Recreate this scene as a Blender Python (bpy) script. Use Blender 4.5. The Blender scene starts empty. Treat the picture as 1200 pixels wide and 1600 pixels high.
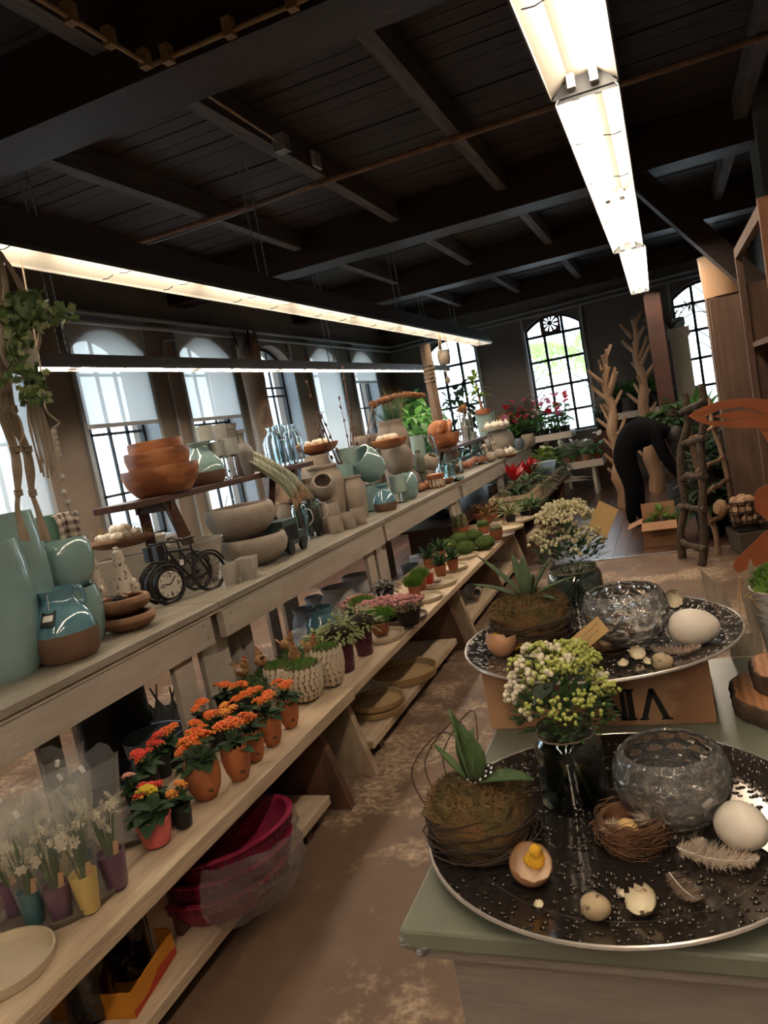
import bpy, bmesh, math, random
from mathutils import Vector, Matrix, Euler
R = random.Random(7)
PI = math.pi
scene = bpy.context.scene
COL = scene.collection

# ------------------------------------------------------------------ camera
CAM_F = 1180.0                      # focal length in pixels of a 1200 x 1600 frame
ROLL, PITCH, YAW, EYE = math.radians(10.6), math.radians(6.05), math.radians(21.7), 1.55
FWD = Vector((-math.sin(YAW) * math.cos(PITCH), math.cos(YAW) * math.cos(PITCH), -math.sin(PITCH)))
RT0 = Vector((math.cos(YAW), math.sin(YAW), 0.0))
UP0 = RT0.cross(FWD)
RIGHT = RT0 * math.cos(ROLL) - UP0 * math.sin(ROLL)
UP = RT0 * math.sin(ROLL) + UP0 * math.cos(ROLL)
cam_data = bpy.data.cameras.new('camera')
cam_data.sensor_fit = 'VERTICAL'
cam_data.sensor_height = 32.0
cam_data.lens = CAM_F / 1600.0 * 32.0
cam_data.clip_start = 0.02
cam_data.clip_end = 200
cam = bpy.data.objects.new('camera', cam_data)
COL.objects.link(cam)
cam.matrix_world = Matrix.Translation((0, 0, EYE)) @ Matrix((RIGHT, UP, -FWD)).transposed().to_4x4()
scene.camera = cam

# ------------------------------------------------------------------ sky, exposure
world = bpy.data.worlds.new('overcast_sky')
scene.world = world
world.use_nodes = True
wn = world.node_tree.nodes
wn['Background'].inputs[0].default_value = (0.74, 0.88, 1.0, 1)
wn['Background'].inputs[1].default_value = 3.6
scene.view_settings.view_transform = 'Standard'
scene.view_settings.look = 'None'
scene.view_settings.exposure = 0.6
scene.view_settings.gamma = 1.0
scene.view_settings.use_curve_mapping = False
TUBE_POWER = 40.0                   # emission of the lit fluorescent tubes
try:
    scene.cycles.use_denoising = True
    scene.cycles.use_adaptive_sampling = True
    scene.cycles.adaptive_threshold = 0.08
    scene.cycles.adaptive_min_samples = 16
    scene.cycles.max_bounces = 8
    scene.cycles.diffuse_bounces = 3
    scene.cycles.glossy_bounces = 4
    scene.cycles.transmission_bounces = 8
    scene.cycles.transparent_max_bounces = 12
    scene.cycles.sample_clamp_indirect = 4.0
    scene.cycles.caustics_reflective = False
    scene.cycles.caustics_refractive = False
except Exception:
    pass


# ------------------------------------------------------------------ where things stand, read from the photograph
def ray(px, py):
    dx, dy = px - 600, py - 800
    u = dx * math.cos(ROLL) - dy * math.sin(ROLL)
    v = dx * math.sin(ROLL) + dy * math.cos(ROLL)
    return FWD * CAM_F + RT0 * u - UP0 * v


def onz(px, py, z):                 # point of that sight line at height z
    d = ray(px, py)
    t = (z - EYE) / d.z
    return Vector((d.x * t, d.y * t, z))


def onx(px, py, x):
    d = ray(px, py)
    t = x / d.x
    return Vector((x, d.y * t, EYE + d.z * t))


def ony(px, py, y):
    d = ray(px, py)
    t = y / d.y
    return Vector((d.x * t, y, EYE + d.z * t))


def mpp(p):                         # metres per photograph pixel at a point
    return (Vector(p) - Vector((0, 0, EYE))).dot(FWD) / CAM_F


# ------------------------------------------------------------------ materials
MATS = {}


def mat(name, col, rough=0.6, col2=None, scale=6.0, mix=(0.35, 0.65), bump=0.0, bscale=30.0, metal=0.0, trans=0.0,
        ior=1.45, emit=0.0, stretch=(1, 1, 1), spec=0.5, alpha=1.0, sub=0.0, coat=0.0, detail=4.0, tl=0.0, tex='noise', coord='Object'):
    if name in MATS:
        return MATS[name]
    m = bpy.data.materials.new(name)
    m.use_nodes = True
    nt = m.node_tree
    n, l = nt.nodes, nt.links
    b = n['Principled BSDF']
    b.inputs['Base Color'].default_value = (*col, 1)
    b.inputs['Roughness'].default_value = rough
    b.inputs['Metallic'].default_value = metal
    b.inputs['IOR'].default_value = ior
    b.inputs['Transmission Weight'].default_value = trans
    b.inputs['Alpha'].default_value = alpha
    b.inputs['Specular IOR Level'].default_value = spec
    b.inputs['Coat Weight'].default_value = coat
    if sub:
        b.inputs['Subsurface Weight'].default_value = sub
        b.inputs['Subsurface Radius'].default_value = (0.02, 0.01, 0.006)
    if emit:
        b.inputs['Emission Color'].default_value = (*col, 1)
        b.inputs['Emission Strength'].default_value = emit
    if col2 is not None or bump:
        tc = n.new('ShaderNodeTexCoord')
        mp = n.new('ShaderNodeMapping')
        mp.inputs['Scale'].default_value = stretch
        l.new(tc.outputs[coord], mp.inputs[0])
    if col2 is not None:
        if tex == 'wave':
            t = n.new('ShaderNodeTexWave')
            t.inputs['Scale'].default_value = scale
            t.inputs['Distortion'].default_value = 3.6
            t.inputs['Detail'].default_value = 3.0
            t.inputs['Detail Scale'].default_value = 1.2
        elif tex == 'voronoi':
            t = n.new('ShaderNodeTexVoronoi')
            t.inputs['Scale'].default_value = scale
        else:
            t = n.new('ShaderNodeTexNoise')
            t.inputs['Scale'].default_value = scale
            t.inputs['Detail'].default_value = detail
        l.new(mp.outputs[0], t.inputs['Vector'])
        rp = n.new('ShaderNodeValToRGB')
        rp.color_ramp.elements[0].position, rp.color_ramp.elements[1].position = mix
        rp.color_ramp.elements[0].color = (*col, 1)
        rp.color_ramp.elements[1].color = (*col2, 1)
        l.new(t.outputs[0], rp.inputs[0])
        l.new(rp.outputs[0], b.inputs['Base Color'])
    if bump:
        t2 = n.new('ShaderNodeTexNoise')
        t2.inputs['Scale'].default_value = bscale
        t2.inputs['Detail'].default_value = 5
        l.new(mp.outputs[0], t2.inputs['Vector'])
        bp = n.new('ShaderNodeBump')
        bp.inputs['Strength'].default_value = bump
        bp.inputs['Distance'].default_value = 0.01
        l.new(t2.outputs[0], bp.inputs['Height'])
        l.new(bp.outputs[0], b.inputs['Normal'])
    if tl:
        tr = n.new('ShaderNodeBsdfTranslucent')
        tr.inputs[0].default_value = (*[min(1, c * 1.3) for c in col], 1)
        mx = n.new('ShaderNodeMixShader')
        mx.inputs[0].default_value = tl
        l.new(b.outputs[0], mx.inputs[1])
        l.new(tr.outputs[0], mx.inputs[2])
        l.new(mx.outputs[0], n['Material Output'].inputs[0])
    MATS[name] = m
    return m


def film(name, col, gloss=0.08, clear=0.9, rough=0.1, diff=0.0):      # thin see-through sheet: transparent, a little gloss and haze
    if name in MATS:
        return MATS[name]
    m = bpy.data.materials.new(name)
    m.use_nodes = True
    n, l = m.node_tree.nodes, m.node_tree.links
    n.remove(n['Principled BSDF'])
    t = n.new('ShaderNodeBsdfTransparent')
    t.inputs[0].default_value = (*col, 1)
    g = n.new('ShaderNodeBsdfGlossy')
    g.inputs['Roughness'].default_value = rough
    fr = n.new('ShaderNodeLayerWeight')
    fr.inputs[0].default_value = 0.35
    ma = n.new('ShaderNodeMath')
    ma.operation = 'MULTIPLY_ADD'
    ma.inputs[1].default_value = 1 - clear
    ma.inputs[2].default_value = gloss
    ma.use_clamp = True
    l.new(fr.outputs['Facing'], ma.inputs[0])
    mx = n.new('ShaderNodeMixShader')
    l.new(ma.outputs[0], mx.inputs[0])
    l.new(t.outputs[0], mx.inputs[1])
    l.new(g.outputs[0], mx.inputs[2])
    out = mx
    if diff:
        d = n.new('ShaderNodeBsdfDiffuse')
        d.inputs[0].default_value = (*col, 1)
        tl2 = n.new('ShaderNodeBsdfTranslucent')
        tl2.inputs[0].default_value = (*col, 1)
        ad = n.new('ShaderNodeMixShader')
        l.new(d.outputs[0], ad.inputs[1])
        l.new(tl2.outputs[0], ad.inputs[2])
        m2 = n.new('ShaderNodeMixShader')
        m2.inputs[0].default_value = diff
        l.new(mx.outputs[0], m2.inputs[1])
        l.new(ad.outputs[0], m2.inputs[2])
        out = m2
    l.new(out.outputs[0], n['Material Output'].inputs[0])
    MATS[name] = m
    return m


# ------------------------------------------------------------------ mesh building
class MB:
    def __init__(s):
        s.v, s.f, s.mi, s.cur = [], [], [], 0

    def add(s, vs, fs):
        o = len(s.v)
        s.v += [tuple(v) for v in vs]
        s.f += [tuple(i + o for i in f) for f in fs]
        s.mi += [s.cur] * len(fs)
        return s

    def box(s, x0, x1, y0, y1, z0, z1, M=None):
        vs = [Vector((x, y, z)) for z in (z0, z1) for y in (y0, y1) for x in (x0, x1)]
        if M is not None:
            vs = [M @ v for v in vs]
        return s.add(vs, [(0, 2, 3, 1), (4, 5, 7, 6), (0, 1, 5, 4), (2, 6, 7, 3), (0, 4, 6, 2), (1, 3, 7, 5)])

    def bar(s, a, b, w, h, up=(0, 0, 1)):
        a, b = Vector(a), Vector(b)
        d = (b - a)
        L = d.length
        d = d / L
        u = Vector(up)
        x = d.cross(u)
        if x.length < 1e-4:
            x = d.cross(Vector((1, 0, 0)))
        x.normalize()
        y = x.cross(d)
        M = Matrix((x, d, y)).transposed().to_4x4()
        M.translation = a
        return s.box(-w / 2, w / 2, 0, L, -h / 2, h / 2, M)

    def lathe(s, prof, n=24, c=(0, 0, 0), M=None, sx=1.0, sy=1.0, wob=None):
        vs, fs = [], []
        c = Vector(c)
        for j, (r, z) in enumerate(prof):
            for i in range(n):
                a = 2 * PI * i / n
                k = 1.0 if wob is None else wob(a, j)
                v = Vector((r * k * math.cos(a) * sx, r * k * math.sin(a) * sy, z))
                v = (M @ v if M is not None else v) + c
                vs.append(v)
        m = len(prof)
        for j in range(m - 1):
            for i in range(n):
                k = (i + 1) % n
                fs.append((j * n + i, j * n + k, (j + 1) * n + k, (j + 1) * n + i))
        if prof[0][0] > 1e-5:
            fs.append(tuple(reversed(range(n))))
        if prof[-1][0] > 1e-5:
            fs.append(tuple(range((m - 1) * n, m * n)))
        return s.add(vs, fs)

    def tube(s, pts, r, n=6, cap=True):
        pts = [Vector(p) for p in pts]
        m = len(pts)
        rs = r if isinstance(r, (list, tuple)) else [r] * m
        vs, fs = [], []
        px = None
        for i, p in enumerate(pts):
            d = (pts[min(i + 1, m - 1)] - pts[max(i - 1, 0)])
            if d.length < 1e-9:
                d = Vector((0, 0, 1))
            d.normalize()
            x = (px - d * px.dot(d)) if px is not None else d.cross(Vector((0.13, 0.31, 0.94)))
            if x.length < 1e-4:
                x = d.cross(Vector((1, 0, 0.2)))
            x.normalize()
            px = x
            y = d.cross(x)
            for k in range(n):
                a = 2 * PI * k / n
                vs.append(p + (x * math.cos(a) + y * math.sin(a)) * rs[i])
        for i in range(m - 1):
            for k in range(n):
                q = (k + 1) % n
                fs.append((i * n + k, i * n + q, (i + 1) * n + q, (i + 1) * n + k))
        if cap:
            fs.append(tuple(reversed(range(n))))
            fs.append(tuple(range((m - 1) * n, m * n)))
        return s.add(vs, fs)

    def ball(s, c, r, sx=1, sy=1, sz=1, n=10, m=6, M=None, egg=0.0):
        prof = []
        vs, fs = [], []
        c = Vector(c)
        for j in range(m + 1):
            t = PI * j / m
            z = -math.cos(t)
            rr = math.sin(t) * (1 - egg * z)
            for i in range(n):
                a = 2 * PI * i / n
                v = Vector((rr * math.cos(a) * sx * r, rr * math.sin(a) * sy * r, z * sz * r))
                vs.append((M @ v if M is not None else v) + c)
        for j in range(m):
            for i in range(n):
                k = (i + 1) % n
                fs.append((j * n + i, j * n + k, (j + 1) * n + k, (j + 1) * n + i))
        return s.add(vs, fs)

    def leaf(s, base, d, L, w, up=(0, 0, 1), droop=0.3, n=4, fold=0.15, tip=1.0, shape=None):
        # a curved blade with a crease: starts at base, runs along d, droops
        base, d, up = Vector(base), Vector(d).normalized(), Vector(up)
        side = d.cross(up)
        if side.length < 1e-3:
            side = d.cross(Vector((1, 0.3, 0)))
        side.normalize()
        nr = side.cross(d).normalized()
        vs, fs = [], []
        for i in range(n + 1):
            t = i / n
            ww = (shape(t) if shape else math.sin(PI * min(1, (t * 0.92 + 0.06)) ** 0.85) * (1 if t < 0.98 or tip == 0 else 0.12)) * w / 2
            p = base + d * L * t + Vector((0, 0, -1)) * droop * L * t * t
            vs += [p - side * ww + nr * fold * ww, p, p + side * ww + nr * fold * ww]
        for i in range(n):
            a = i * 3
            fs += [(a, a + 1, a + 4, a + 3), (a + 1, a + 2, a + 5, a + 4)]
        return s.add(vs, fs)

    def prism(s, poly, z0, z1, M=None):
        n = len(poly)
        vs = [Vector((x, y, z0)) for x, y in poly] + [Vector((x, y, z1)) for x, y in poly]
        if M is not None:
            vs = [M @ v for v in vs]
        fs = [tuple(reversed(range(n))), tuple(range(n, 2 * n))]
        fs += [(i, (i + 1) % n, n + (i + 1) % n, n + i) for i in range(n)]
        return s.add(vs, fs)

    def mesh(s, name, mats, smooth=True, ang=40):
        used = set(i for f in s.f for i in f)
        if len(used) < len(s.v):            # drop points no face uses
            ix = {o: n for n, o in enumerate(sorted(used))}
            s.v = [s.v[i] for i in sorted(used)]
            s.f = [tuple(ix[i] for i in f) for f in s.f]
        me = bpy.data.meshes.new(name)
        me.from_pydata(s.v, [], s.f)
        for m in (mats if isinstance(mats, (list, tuple)) else [mats]):
            me.materials.append(m)
        if any(s.mi):
            me.polygons.foreach_set('material_index', s.mi)
        me.validate()
        if smooth:
            me.polygons.foreach_set('use_smooth', [True] * len(me.polygons))
            me.set_sharp_from_angle(angle=math.radians(ang))
        me.update()
        return me

    def build(s, name, mats, parent=None, loc=(0, 0, 0), rot=(0, 0, 0), smooth=True, ang=40):
        return link(name, s.mesh(name, mats, smooth, ang), parent, loc, rot)


CH = {}                             # children by parent name


def link(name, me, parent=None, loc=(0, 0, 0), rot=(0, 0, 0), scale=(1, 1, 1)):
    o = bpy.data.objects.new(name, me)
    COL.objects.link(o)
    o.parent = parent
    if parent is not None:
        CH.setdefault(parent.name, []).append(o)
    o.location, o.rotation_euler = loc, rot
    o.scale = scale if isinstance(scale, (tuple, list)) else (scale,) * 3
    return o


def tag(o, label=None, cat=None, group=None, kind=None):
    for k, v in (('label', label), ('category', cat), ('group', group), ('kind', kind)):
        if v:
            o[k] = v
    return o


def thing(name, label, cat, loc=(0, 0, 0), rz=0.0, group=None, rot=None, scale=1.0):
    return tag(link(name, None, None, loc, rot or (0, 0, rz), scale), label, cat, group)


def struct(o):
    o['kind'] = 'structure'
    return o


def bevel(o, w=0.004, seg=2):
    m = o.modifiers.new('edge', 'BEVEL')
    m.width, m.segments, m.limit_method = w, seg, 'ANGLE'
    return o


def copy_thing(root, loc, rz=None, label=None, group=None, scale=None):
    def cp(o, par):
        c = o.copy()
        COL.objects.link(c)
        c.parent = par
        if par is not None:
            CH.setdefault(par.name, []).append(c)
        for ch in CH.get(o.name, []):
            cp(ch, c)
        return c
    r = cp(root, None)
    r.location = loc
    if rz is not None:
        r.rotation_euler = (root.rotation_euler.x, root.rotation_euler.y, rz)
    if scale:
        r.scale = (scale,) * 3
    tag(r, label, None, group)
    return r

# ================================================================== the room
XL, XR, YF, YB = -4.6, 1.45, 13.1, -5.0
ZC, ZB, ZJ = 3.56, 3.20, 3.37       # ceiling boards, underside of beams, underside of joists
m_wall = mat('taupe_plaster', (0.17, 0.135, 0.105), 0.85, (0.21, 0.168, 0.132), 1.6, bump=0.15, bscale=14)
m_wall_far = mat('grey_plaster', (0.15, 0.13, 0.118), 0.85, (0.185, 0.163, 0.148), 1.4, bump=0.15, bscale=14)
m_beam = mat('dark_beam_wood', (0.022, 0.010, 0.007), 0.5, (0.036, 0.018, 0.013), 3, stretch=(0.4, 4, 4), bump=0.3, bscale=20)
m_joist = mat('grey_joist_wood', (0.07, 0.056, 0.047), 0.7, (0.14, 0.12, 0.105), 4, stretch=(6, 0.6, 6), bump=0.3, bscale=20)
m_cboard = mat('ceiling_board_wood', (0.020, 0.012, 0.010), 0.6, (0.045, 0.031, 0.026), 2.2, stretch=(0.8, 9, 9), bump=0.4, bscale=16)
m_iron = mat('window_iron', (0.012, 0.014, 0.016), 0.5)
m_reveal = mat('pale_reveal_paint', (0.34, 0.37, 0.39), 0.6, (0.30, 0.33, 0.35), 3)
m_glass = film('window_glass', (0.97, 0.99, 1.0), gloss=0.03, clear=0.8, rough=0.0)
m_blind = film('roller_blind_cloth', (0.74, 0.72, 0.68), gloss=0.0, clear=1.0, rough=0.5, diff=0.80)
m_white_metal = mat('white_enamel', (0.55, 0.55, 0.53), 0.4)
m_dark_metal = mat('dark_metal', (0.03, 0.032, 0.034), 0.45, metal=0.6)


def floor_concrete():
    m = bpy.data.materials.new('worn_concrete')
    m.use_nodes = True
    n, l = m.node_tree.nodes, m.node_tree.links
    b = n['Principled BSDF']
    tc = n.new('ShaderNodeTexCoord')
    def noise(sc, det, lo, hi, c0, c1, rough=0.55):
        t = n.new('ShaderNodeTexNoise')
        t.inputs['Scale'].default_value, t.inputs['Detail'].default_value, t.inputs['Roughness'].default_value = sc, det, rough
        l.new(tc.outputs['Object'], t.inputs['Vector'])
        r = n.new('ShaderNodeValToRGB')
        r.color_ramp.elements[0].position, r.color_ramp.elements[1].position = lo, hi
        r.color_ramp.elements[0].color, r.color_ramp.elements[1].color = (*c0, 1), (*c1, 1)
        l.new(t.outputs[0], r.inputs[0])
        return t, r
    t1, r1 = noise(2.1, 6, 0.3, 0.7, (0.10, 0.055, 0.031), (0.17, 0.102, 0.062))
    t2, r2 = noise(0.75, 10, 0.50, 0.57, (0, 0, 0), (1, 1, 1), 0.74)
    t3, r3 = noise(34, 5, 0.40, 0.58, (0.15, 0.15, 0.15), (1, 1, 1))
    mu = n.new('ShaderNodeMix')
    mu.data_type, mu.blend_type = 'RGBA', 'MULTIPLY'
    mu.inputs['Factor'].default_value = 1
    l.new(r2.outputs[0], mu.inputs['A'])
    l.new(r3.outputs[0], mu.inputs['B'])
    mx = n.new('ShaderNodeMix')
    mx.data_type = 'RGBA'
    l.new(mu.outputs['Result'], mx.inputs['Factor'])
    l.new(r1.outputs[0], mx.inputs['A'])
    mx.inputs['B'].default_value = (0.46, 0.33, 0.22, 1)
    l.new(mx.outputs['Result'], b.inputs['Base Color'])
    b.inputs['Roughness'].default_value = 0.62
    bp = n.new('ShaderNodeBump')
    bp.inputs['Strength'].default_value, bp.inputs['Distance'].default_value = 0.35, 0.006
    l.new(t3.outputs[0], bp.inputs['Height'])
    l.new(bp.outputs[0], b.inputs['Normal'])
    return m


FE = 7.1                            # here the concrete meets the boards
struct(MB().box(XL, XR, YB, FE, -0.12, 0).build('floor', floor_concrete(), smooth=False))
fl = struct(MB().box(XL, XR, FE, YF, -0.12, -0.012).build('floor_boarded', m_beam, smooth=False))
m_fb = [mat('floor_board_%d' % k, c, 0.30, tuple(x * 1.5 for x in c), 3, stretch=(9, 0.8, 9), bump=0.12, bscale=12, spec=0.9)
        for k, c in enumerate([(0.085, 0.040, 0.026), (0.11, 0.054, 0.034), (0.068, 0.033, 0.023)])]
fbm = [MB().box(0, 0.127, 0, YF - FE - 0.05, -0.012, 0.006).mesh('floor_board', m, False) for m in m_fb]
x = XL
while x < XR - 0.1:
    link('floor_board', fbm[R.randrange(3)], fl, (x, FE + 0.05, 0))
    x += 0.1305
MB().box(XL, XR, FE, FE + 0.045, -0.01, 0.010).build('threshold_strip', mat('strip_metal', (0.45, 0.42, 0.40), 0.35, metal=0.7), fl, smooth=False)

# ceiling boards run across the room, joists along it, heavy beams across
ce = struct(MB().box(XL - 0.3, XR + 0.3, YB - 0.3, YF + 0.3, ZC + 0.02, ZC + 0.1).build('ceiling', m_beam, smooth=False))
cbm = [MB().box(XL, XR, 0, 0.136, -0.02 - 0.004 * k, 0.02).mesh('ceiling_board', m_cboard, False) for k in range(3)]
y = YB
while y < YF:
    link('ceiling_board', cbm[R.randrange(3)], ce, (0, y, ZC))
    y += 0.143
for k, x in enumerate((-4.05, -3.05, -2.06, -1.08, -0.1, 0.78)):
    struct(MB().box(x - 0.045, x + 0.045, YB, YF, ZJ, ZC - 0.025).build('joist', m_joist, smooth=False))
for k, (y0, y1) in enumerate(((-4.3, -3.98), (-0.9, -0.58), (2.92, 3.25), (6.74, 7.05), (9.55, 9.85))):
    struct(MB().box(XL, XR, y0, y1, ZB, ZC - 0.03).build('beam', m_beam, smooth=False))
struct(MB().box(XL, XR, YF - 0.22, YF, ZB + 0.05, ZC - 0.03).build('beam', m_beam, smooth=False))


def arched_wall(mb, f, u0, u1, z1, opens, th):
    """f(u, t, z) -> point; opens: (ua, ub, sill, spring, crown)"""
    def col(ua, ub, za, zb, z):
        vs = [f(u, t, zz) for t in (0, th) for (u, zz) in ((ua, za), (ub, zb), (ub, z), (ua, z))]
        mb.add(vs, [(0, 1, 2, 3), (7, 6, 5, 4), (0, 4, 5, 1), (1, 5, 6, 2), (2, 6, 7, 3), (3, 7, 4, 0)])
    u = u0
    for (a, b, sill, spr, crown) in opens:
        col(u, a, 0, 0, z1)
        vs = [f(q, t, zz) for t in (0, th) for (q, zz) in ((a, 0), (b, 0), (b, sill), (a, sill))]
        mb.add(vs, [(0, 1, 2, 3), (7, 6, 5, 4), (0, 4, 5, 1), (1, 5, 6, 2), (2, 6, 7, 3), (3, 7, 4, 0)])
        N = 8
        for k in range(N):
            ta, tb = k / N, (k + 1) / N
            za = spr + (crown - spr) * (1 - (2 * ta - 1) ** 2)
            zb = spr + (crown - spr) * (1 - (2 * tb - 1) ** 2)
            col(a + (b - a) * ta, a + (b - a) * tb, za, zb, z1)
        u = b
    col(u, u1, 0, 0, z1)


TH = 0.30
LW = [(3.62 + 1.54 * k, 3.62 + 1.54 * k + 0.98, 0.95, 2.68, 2.88) for k in range(6)]
LW = [(2.08, 3.06, 0.95, 2.68, 2.88)] + [(a - 0.0, b, s, p, c) for a, b, s, p, c in LW]
mb = MB()
arched_wall(mb, lambda u, t, z: Vector((XL - t, u, z)), YB, YF, ZC, LW, TH)
wl = struct(mb.build('wall_left', m_wall, smooth=False))
FWN = [(-3.93, -2.98, 0.95, 2.70, 2.93), (-2.12, -1.17, 0.95, 2.74, 2.95), (0.22, 1.17, 0.95, 2.74, 2.95)]
mb = MB()
arched_wall(mb, lambda u, t, z: Vector((u, YF + t, z)), XL - TH, XR, ZC, FWN, TH)
struct(mb.build('wall_far', m_wall_far, smooth=False))
struct(MB().box(XR, XR + 0.3, YB, YF + 0.3, 0, ZC).build('wall_right', m_wall_far, smooth=False))
struct(MB().box(XL, XR, YB - 0.3, YB, 0, ZC).build('wall_back', m_wall_far, smooth=False))
# grey painted pier that carries the second beam, with its diagonal brace
struct(MB().box(0.86, XR, 6.62, 7.12, 0, ZC - 0.03).build('wall_pier', mat('grey_green_paint', (0.13, 0.14, 0.125), 0.7, (0.16, 0.17, 0.15), 3), smooth=False))


def window(name, f, a, b, sill, spr, crown, rows, cols, depth, blind=None):
    """f(u, t, z): t runs outwards from the inner wall face"""
    root = struct(link(name, None))
    w = b - a
    BW = 0.024 if depth > 0.12 else 0.042
    fb = MB()
    N = 10
    arc = [(a + w * k / N, spr + (crown - spr) * (1 - (2 * k / N - 1) ** 2)) for k in range(N + 1)]
    path = [(a + 0.02, sill + 0.02), (a + 0.02, spr)] + [(min(max(u, a + 0.02), b - 0.02), z - 0.02) for u, z in arc[1:-1]] + [(b - 0.02, spr), (b - 0.02, sill + 0.02), (a + 0.02, sill + 0.02)]
    for (ua, za), (ub, zb) in zip(path[:-1], path[1:]):
        fb.bar(f(ua, depth, za), f(ub, depth, zb), 0.05, 0.05)
    fb.build('window_frame', m_iron, root, smooth=False)
    us = [a + w * (k + 1) / cols for k in range(cols - 1)]
    for u in us:
        t = (u - a) / w
        MB().bar(f(u, depth, sill), f(u, depth, spr + (crown - spr) * (1 - (2 * t - 1) ** 2)), BW, BW).build('glazing_bar', m_iron, root, smooth=False)
    for z in rows:
        MB().bar(f(a, depth, z), f(b, depth, z), BW, BW).build('glazing_bar', m_iron, root, smooth=False)
    zs = [sill] + list(rows) + [crown - 0.01]
    ub = [a] + us + [b]
    for za, zb in zip(zs[:-1], zs[1:]):
        for ua, uc in zip(ub[:-1], ub[1:]):
            vs = [f(u, depth + t, z) for t in (-0.003, 0.003) for u, z in ((ua + 0.012, za + 0.012), (uc - 0.012, za + 0.012), (uc - 0.012, zb - 0.012), (ua + 0.012, zb - 0.012))]
            MB().add(vs, [(0, 1, 2, 3), (7, 6, 5, 4), (0, 4, 5, 1), (1, 5, 6, 2), (2, 6, 7, 3), (3, 7, 4, 0)]).build('pane', m_glass, root, smooth=False)
    # pale painted lining of the reveal and the sill board
    rv = MB()
    for u0, u1 in ((a - 0.004, a + 0.008), (b - 0.008, b + 0.004)):
        vs = [f(u, t, z) for t in (0.0, depth - 0.02) for u, z in ((u0, sill), (u1, sill), (u1, spr), (u0, spr))]
        rv.add(vs, [(0, 1, 2, 3), (7, 6, 5, 4), (0, 4, 5, 1), (1, 5, 6, 2), (2, 6, 7, 3), (3, 7, 4, 0)])
    rv.build('reveal_lining', m_reveal, root, smooth=False)
    cs = MB()
    for u0, u1 in ((a - 0.035, a + 0.01), (b - 0.01, b + 0.035)):
        vs = [f(u, t, z) for t in (-0.03, 0.0) for u, z in ((u0, sill), (u1, sill), (u1, crown + 0.04), (u0, crown + 0.04))]
        cs.add(vs, [(0, 1, 2, 3), (7, 6, 5, 4), (0, 4, 5, 1), (1, 5, 6, 2), (2, 6, 7, 3), (3, 7, 4, 0)])
    cs.build('casing', m_reveal, root, smooth=False)
    sl = MB()
    vs = [f(u, t, z) for t in (-0.05, depth) for u, z in ((a - 0.03, sill - 0.02), (b + 0.03, sill - 0.02), (b + 0.03, sill + 0.012), (a - 0.03, sill + 0.012))]
    sl.add(vs, [(0, 1, 2, 3), (7, 6, 5, 4), (0, 4, 5, 1), (1, 5, 6, 2), (2, 6, 7, 3), (3, 7, 4, 0)])
    sl.build('window_sill', m_reveal, root, smooth=False)
    return root


fleft = lambda u, t, z: Vector((XL - t, u, z))
ffar = lambda u, t, z: Vector((u, YF + t, z))
ROWS = (1.36, 1.80, 2.16, 2.50)
BL = [None, 1.02, 2.05, 2.03, None, 1.02, 2.40]
for k, (a, b, s, p, c) in enumerate(LW):
    window('window_%d' % (k + 1), fleft, a, b, s, p, c, (1.42, 1.98, 2.52) if k != 4 else (1.30, 1.75, 2.25, 2.36), 4 if k < 4 else 3, 0.17)
    if BL[k]:
        t = thing('roller_blind', ('pale roller blind drawn fully down at the window behind the macrame hanger',
                                   'pale roller blind half down behind the stacked wooden bowls',
                                   'pale roller blind half down behind the stacked grey mugs',
                                   'pale roller blind drawn far down behind the bare budding twigs',
                                   'short pale roller blind on the window nearest the far corner')[[1, 2, 3, 5, 6].index(k)], 'blind', (XL + 0.02, (a + b) / 2, BL[k]), group='roller blinds')
        h = 2.93 - BL[k]
        MB().add([(0, -0.47, 0), (0, 0.47, 0), (0, 0.47, h), (0, -0.47, h)], [(0, 1, 2, 3)]).build('cloth', m_blind, t, smooth=False)
        MB().box(-0.02, 0.012, -0.48, 0.48, -0.03, 0.005).build('bottom_bar', m_white_metal, t, smooth=False)
        MB().box(-0.03, 0.06, -0.52, 0.52, h - 0.01, h + 0.07).build('head_rail', m_reveal, t, smooth=False)
for k, (a, b, s, p, c) in enumerate(FWN):
    window('window_%d' % (k + 8), ffar, a, b, s, p, c, (1.32, 1.76, 2.2, 2.62) if k else (1.32, 1.72, 2.1, 2.45), 3, 0.10)

# outside: pale yard and two trees seen faintly through the far windows
struct(MB().box(-40, -5.2, -20, 60, -0.4, -0.3).build('ground_outside', mat('pale_yard', (0.5, 0.5, 0.48), 0.9), smooth=False))
struct(MB().box(-5.2, 40, 13.7, 60, -0.4, -0.3).build('ground_yard', mat('pale_yard', (0.5, 0.5, 0.48), 0.9), smooth=False))

# ------------------------------------------------------------------ brace, post, conduits, pipes
struct(MB().bar((-0.12, 6.9, 3.34), (1.0, 6.9, 1.82), 0.16, 0.20, (0, 1, 0)).build('brace', m_beam, smooth=False))
m_post = mat('red_brown_paint', (0.085, 0.030, 0.020), 0.6, (0.05, 0.02, 0.015), 4, bump=0.2)
struct(MB().box(-0.13, 0.06, 10.0, 10.2, 0, 2.62).build('post', m_post, smooth=False))
m_cond = mat('old_yellow_conduit', (0.42, 0.29, 0.14), 0.55, (0.27, 0.18, 0.09), 9)
m_rust = mat('rusty_conduit', (0.30, 0.16, 0.085), 0.6, (0.17, 0.09, 0.05), 9)
m_pipe = mat('grey_pipe_paint', (0.28, 0.30, 0.31), 0.45)


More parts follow.
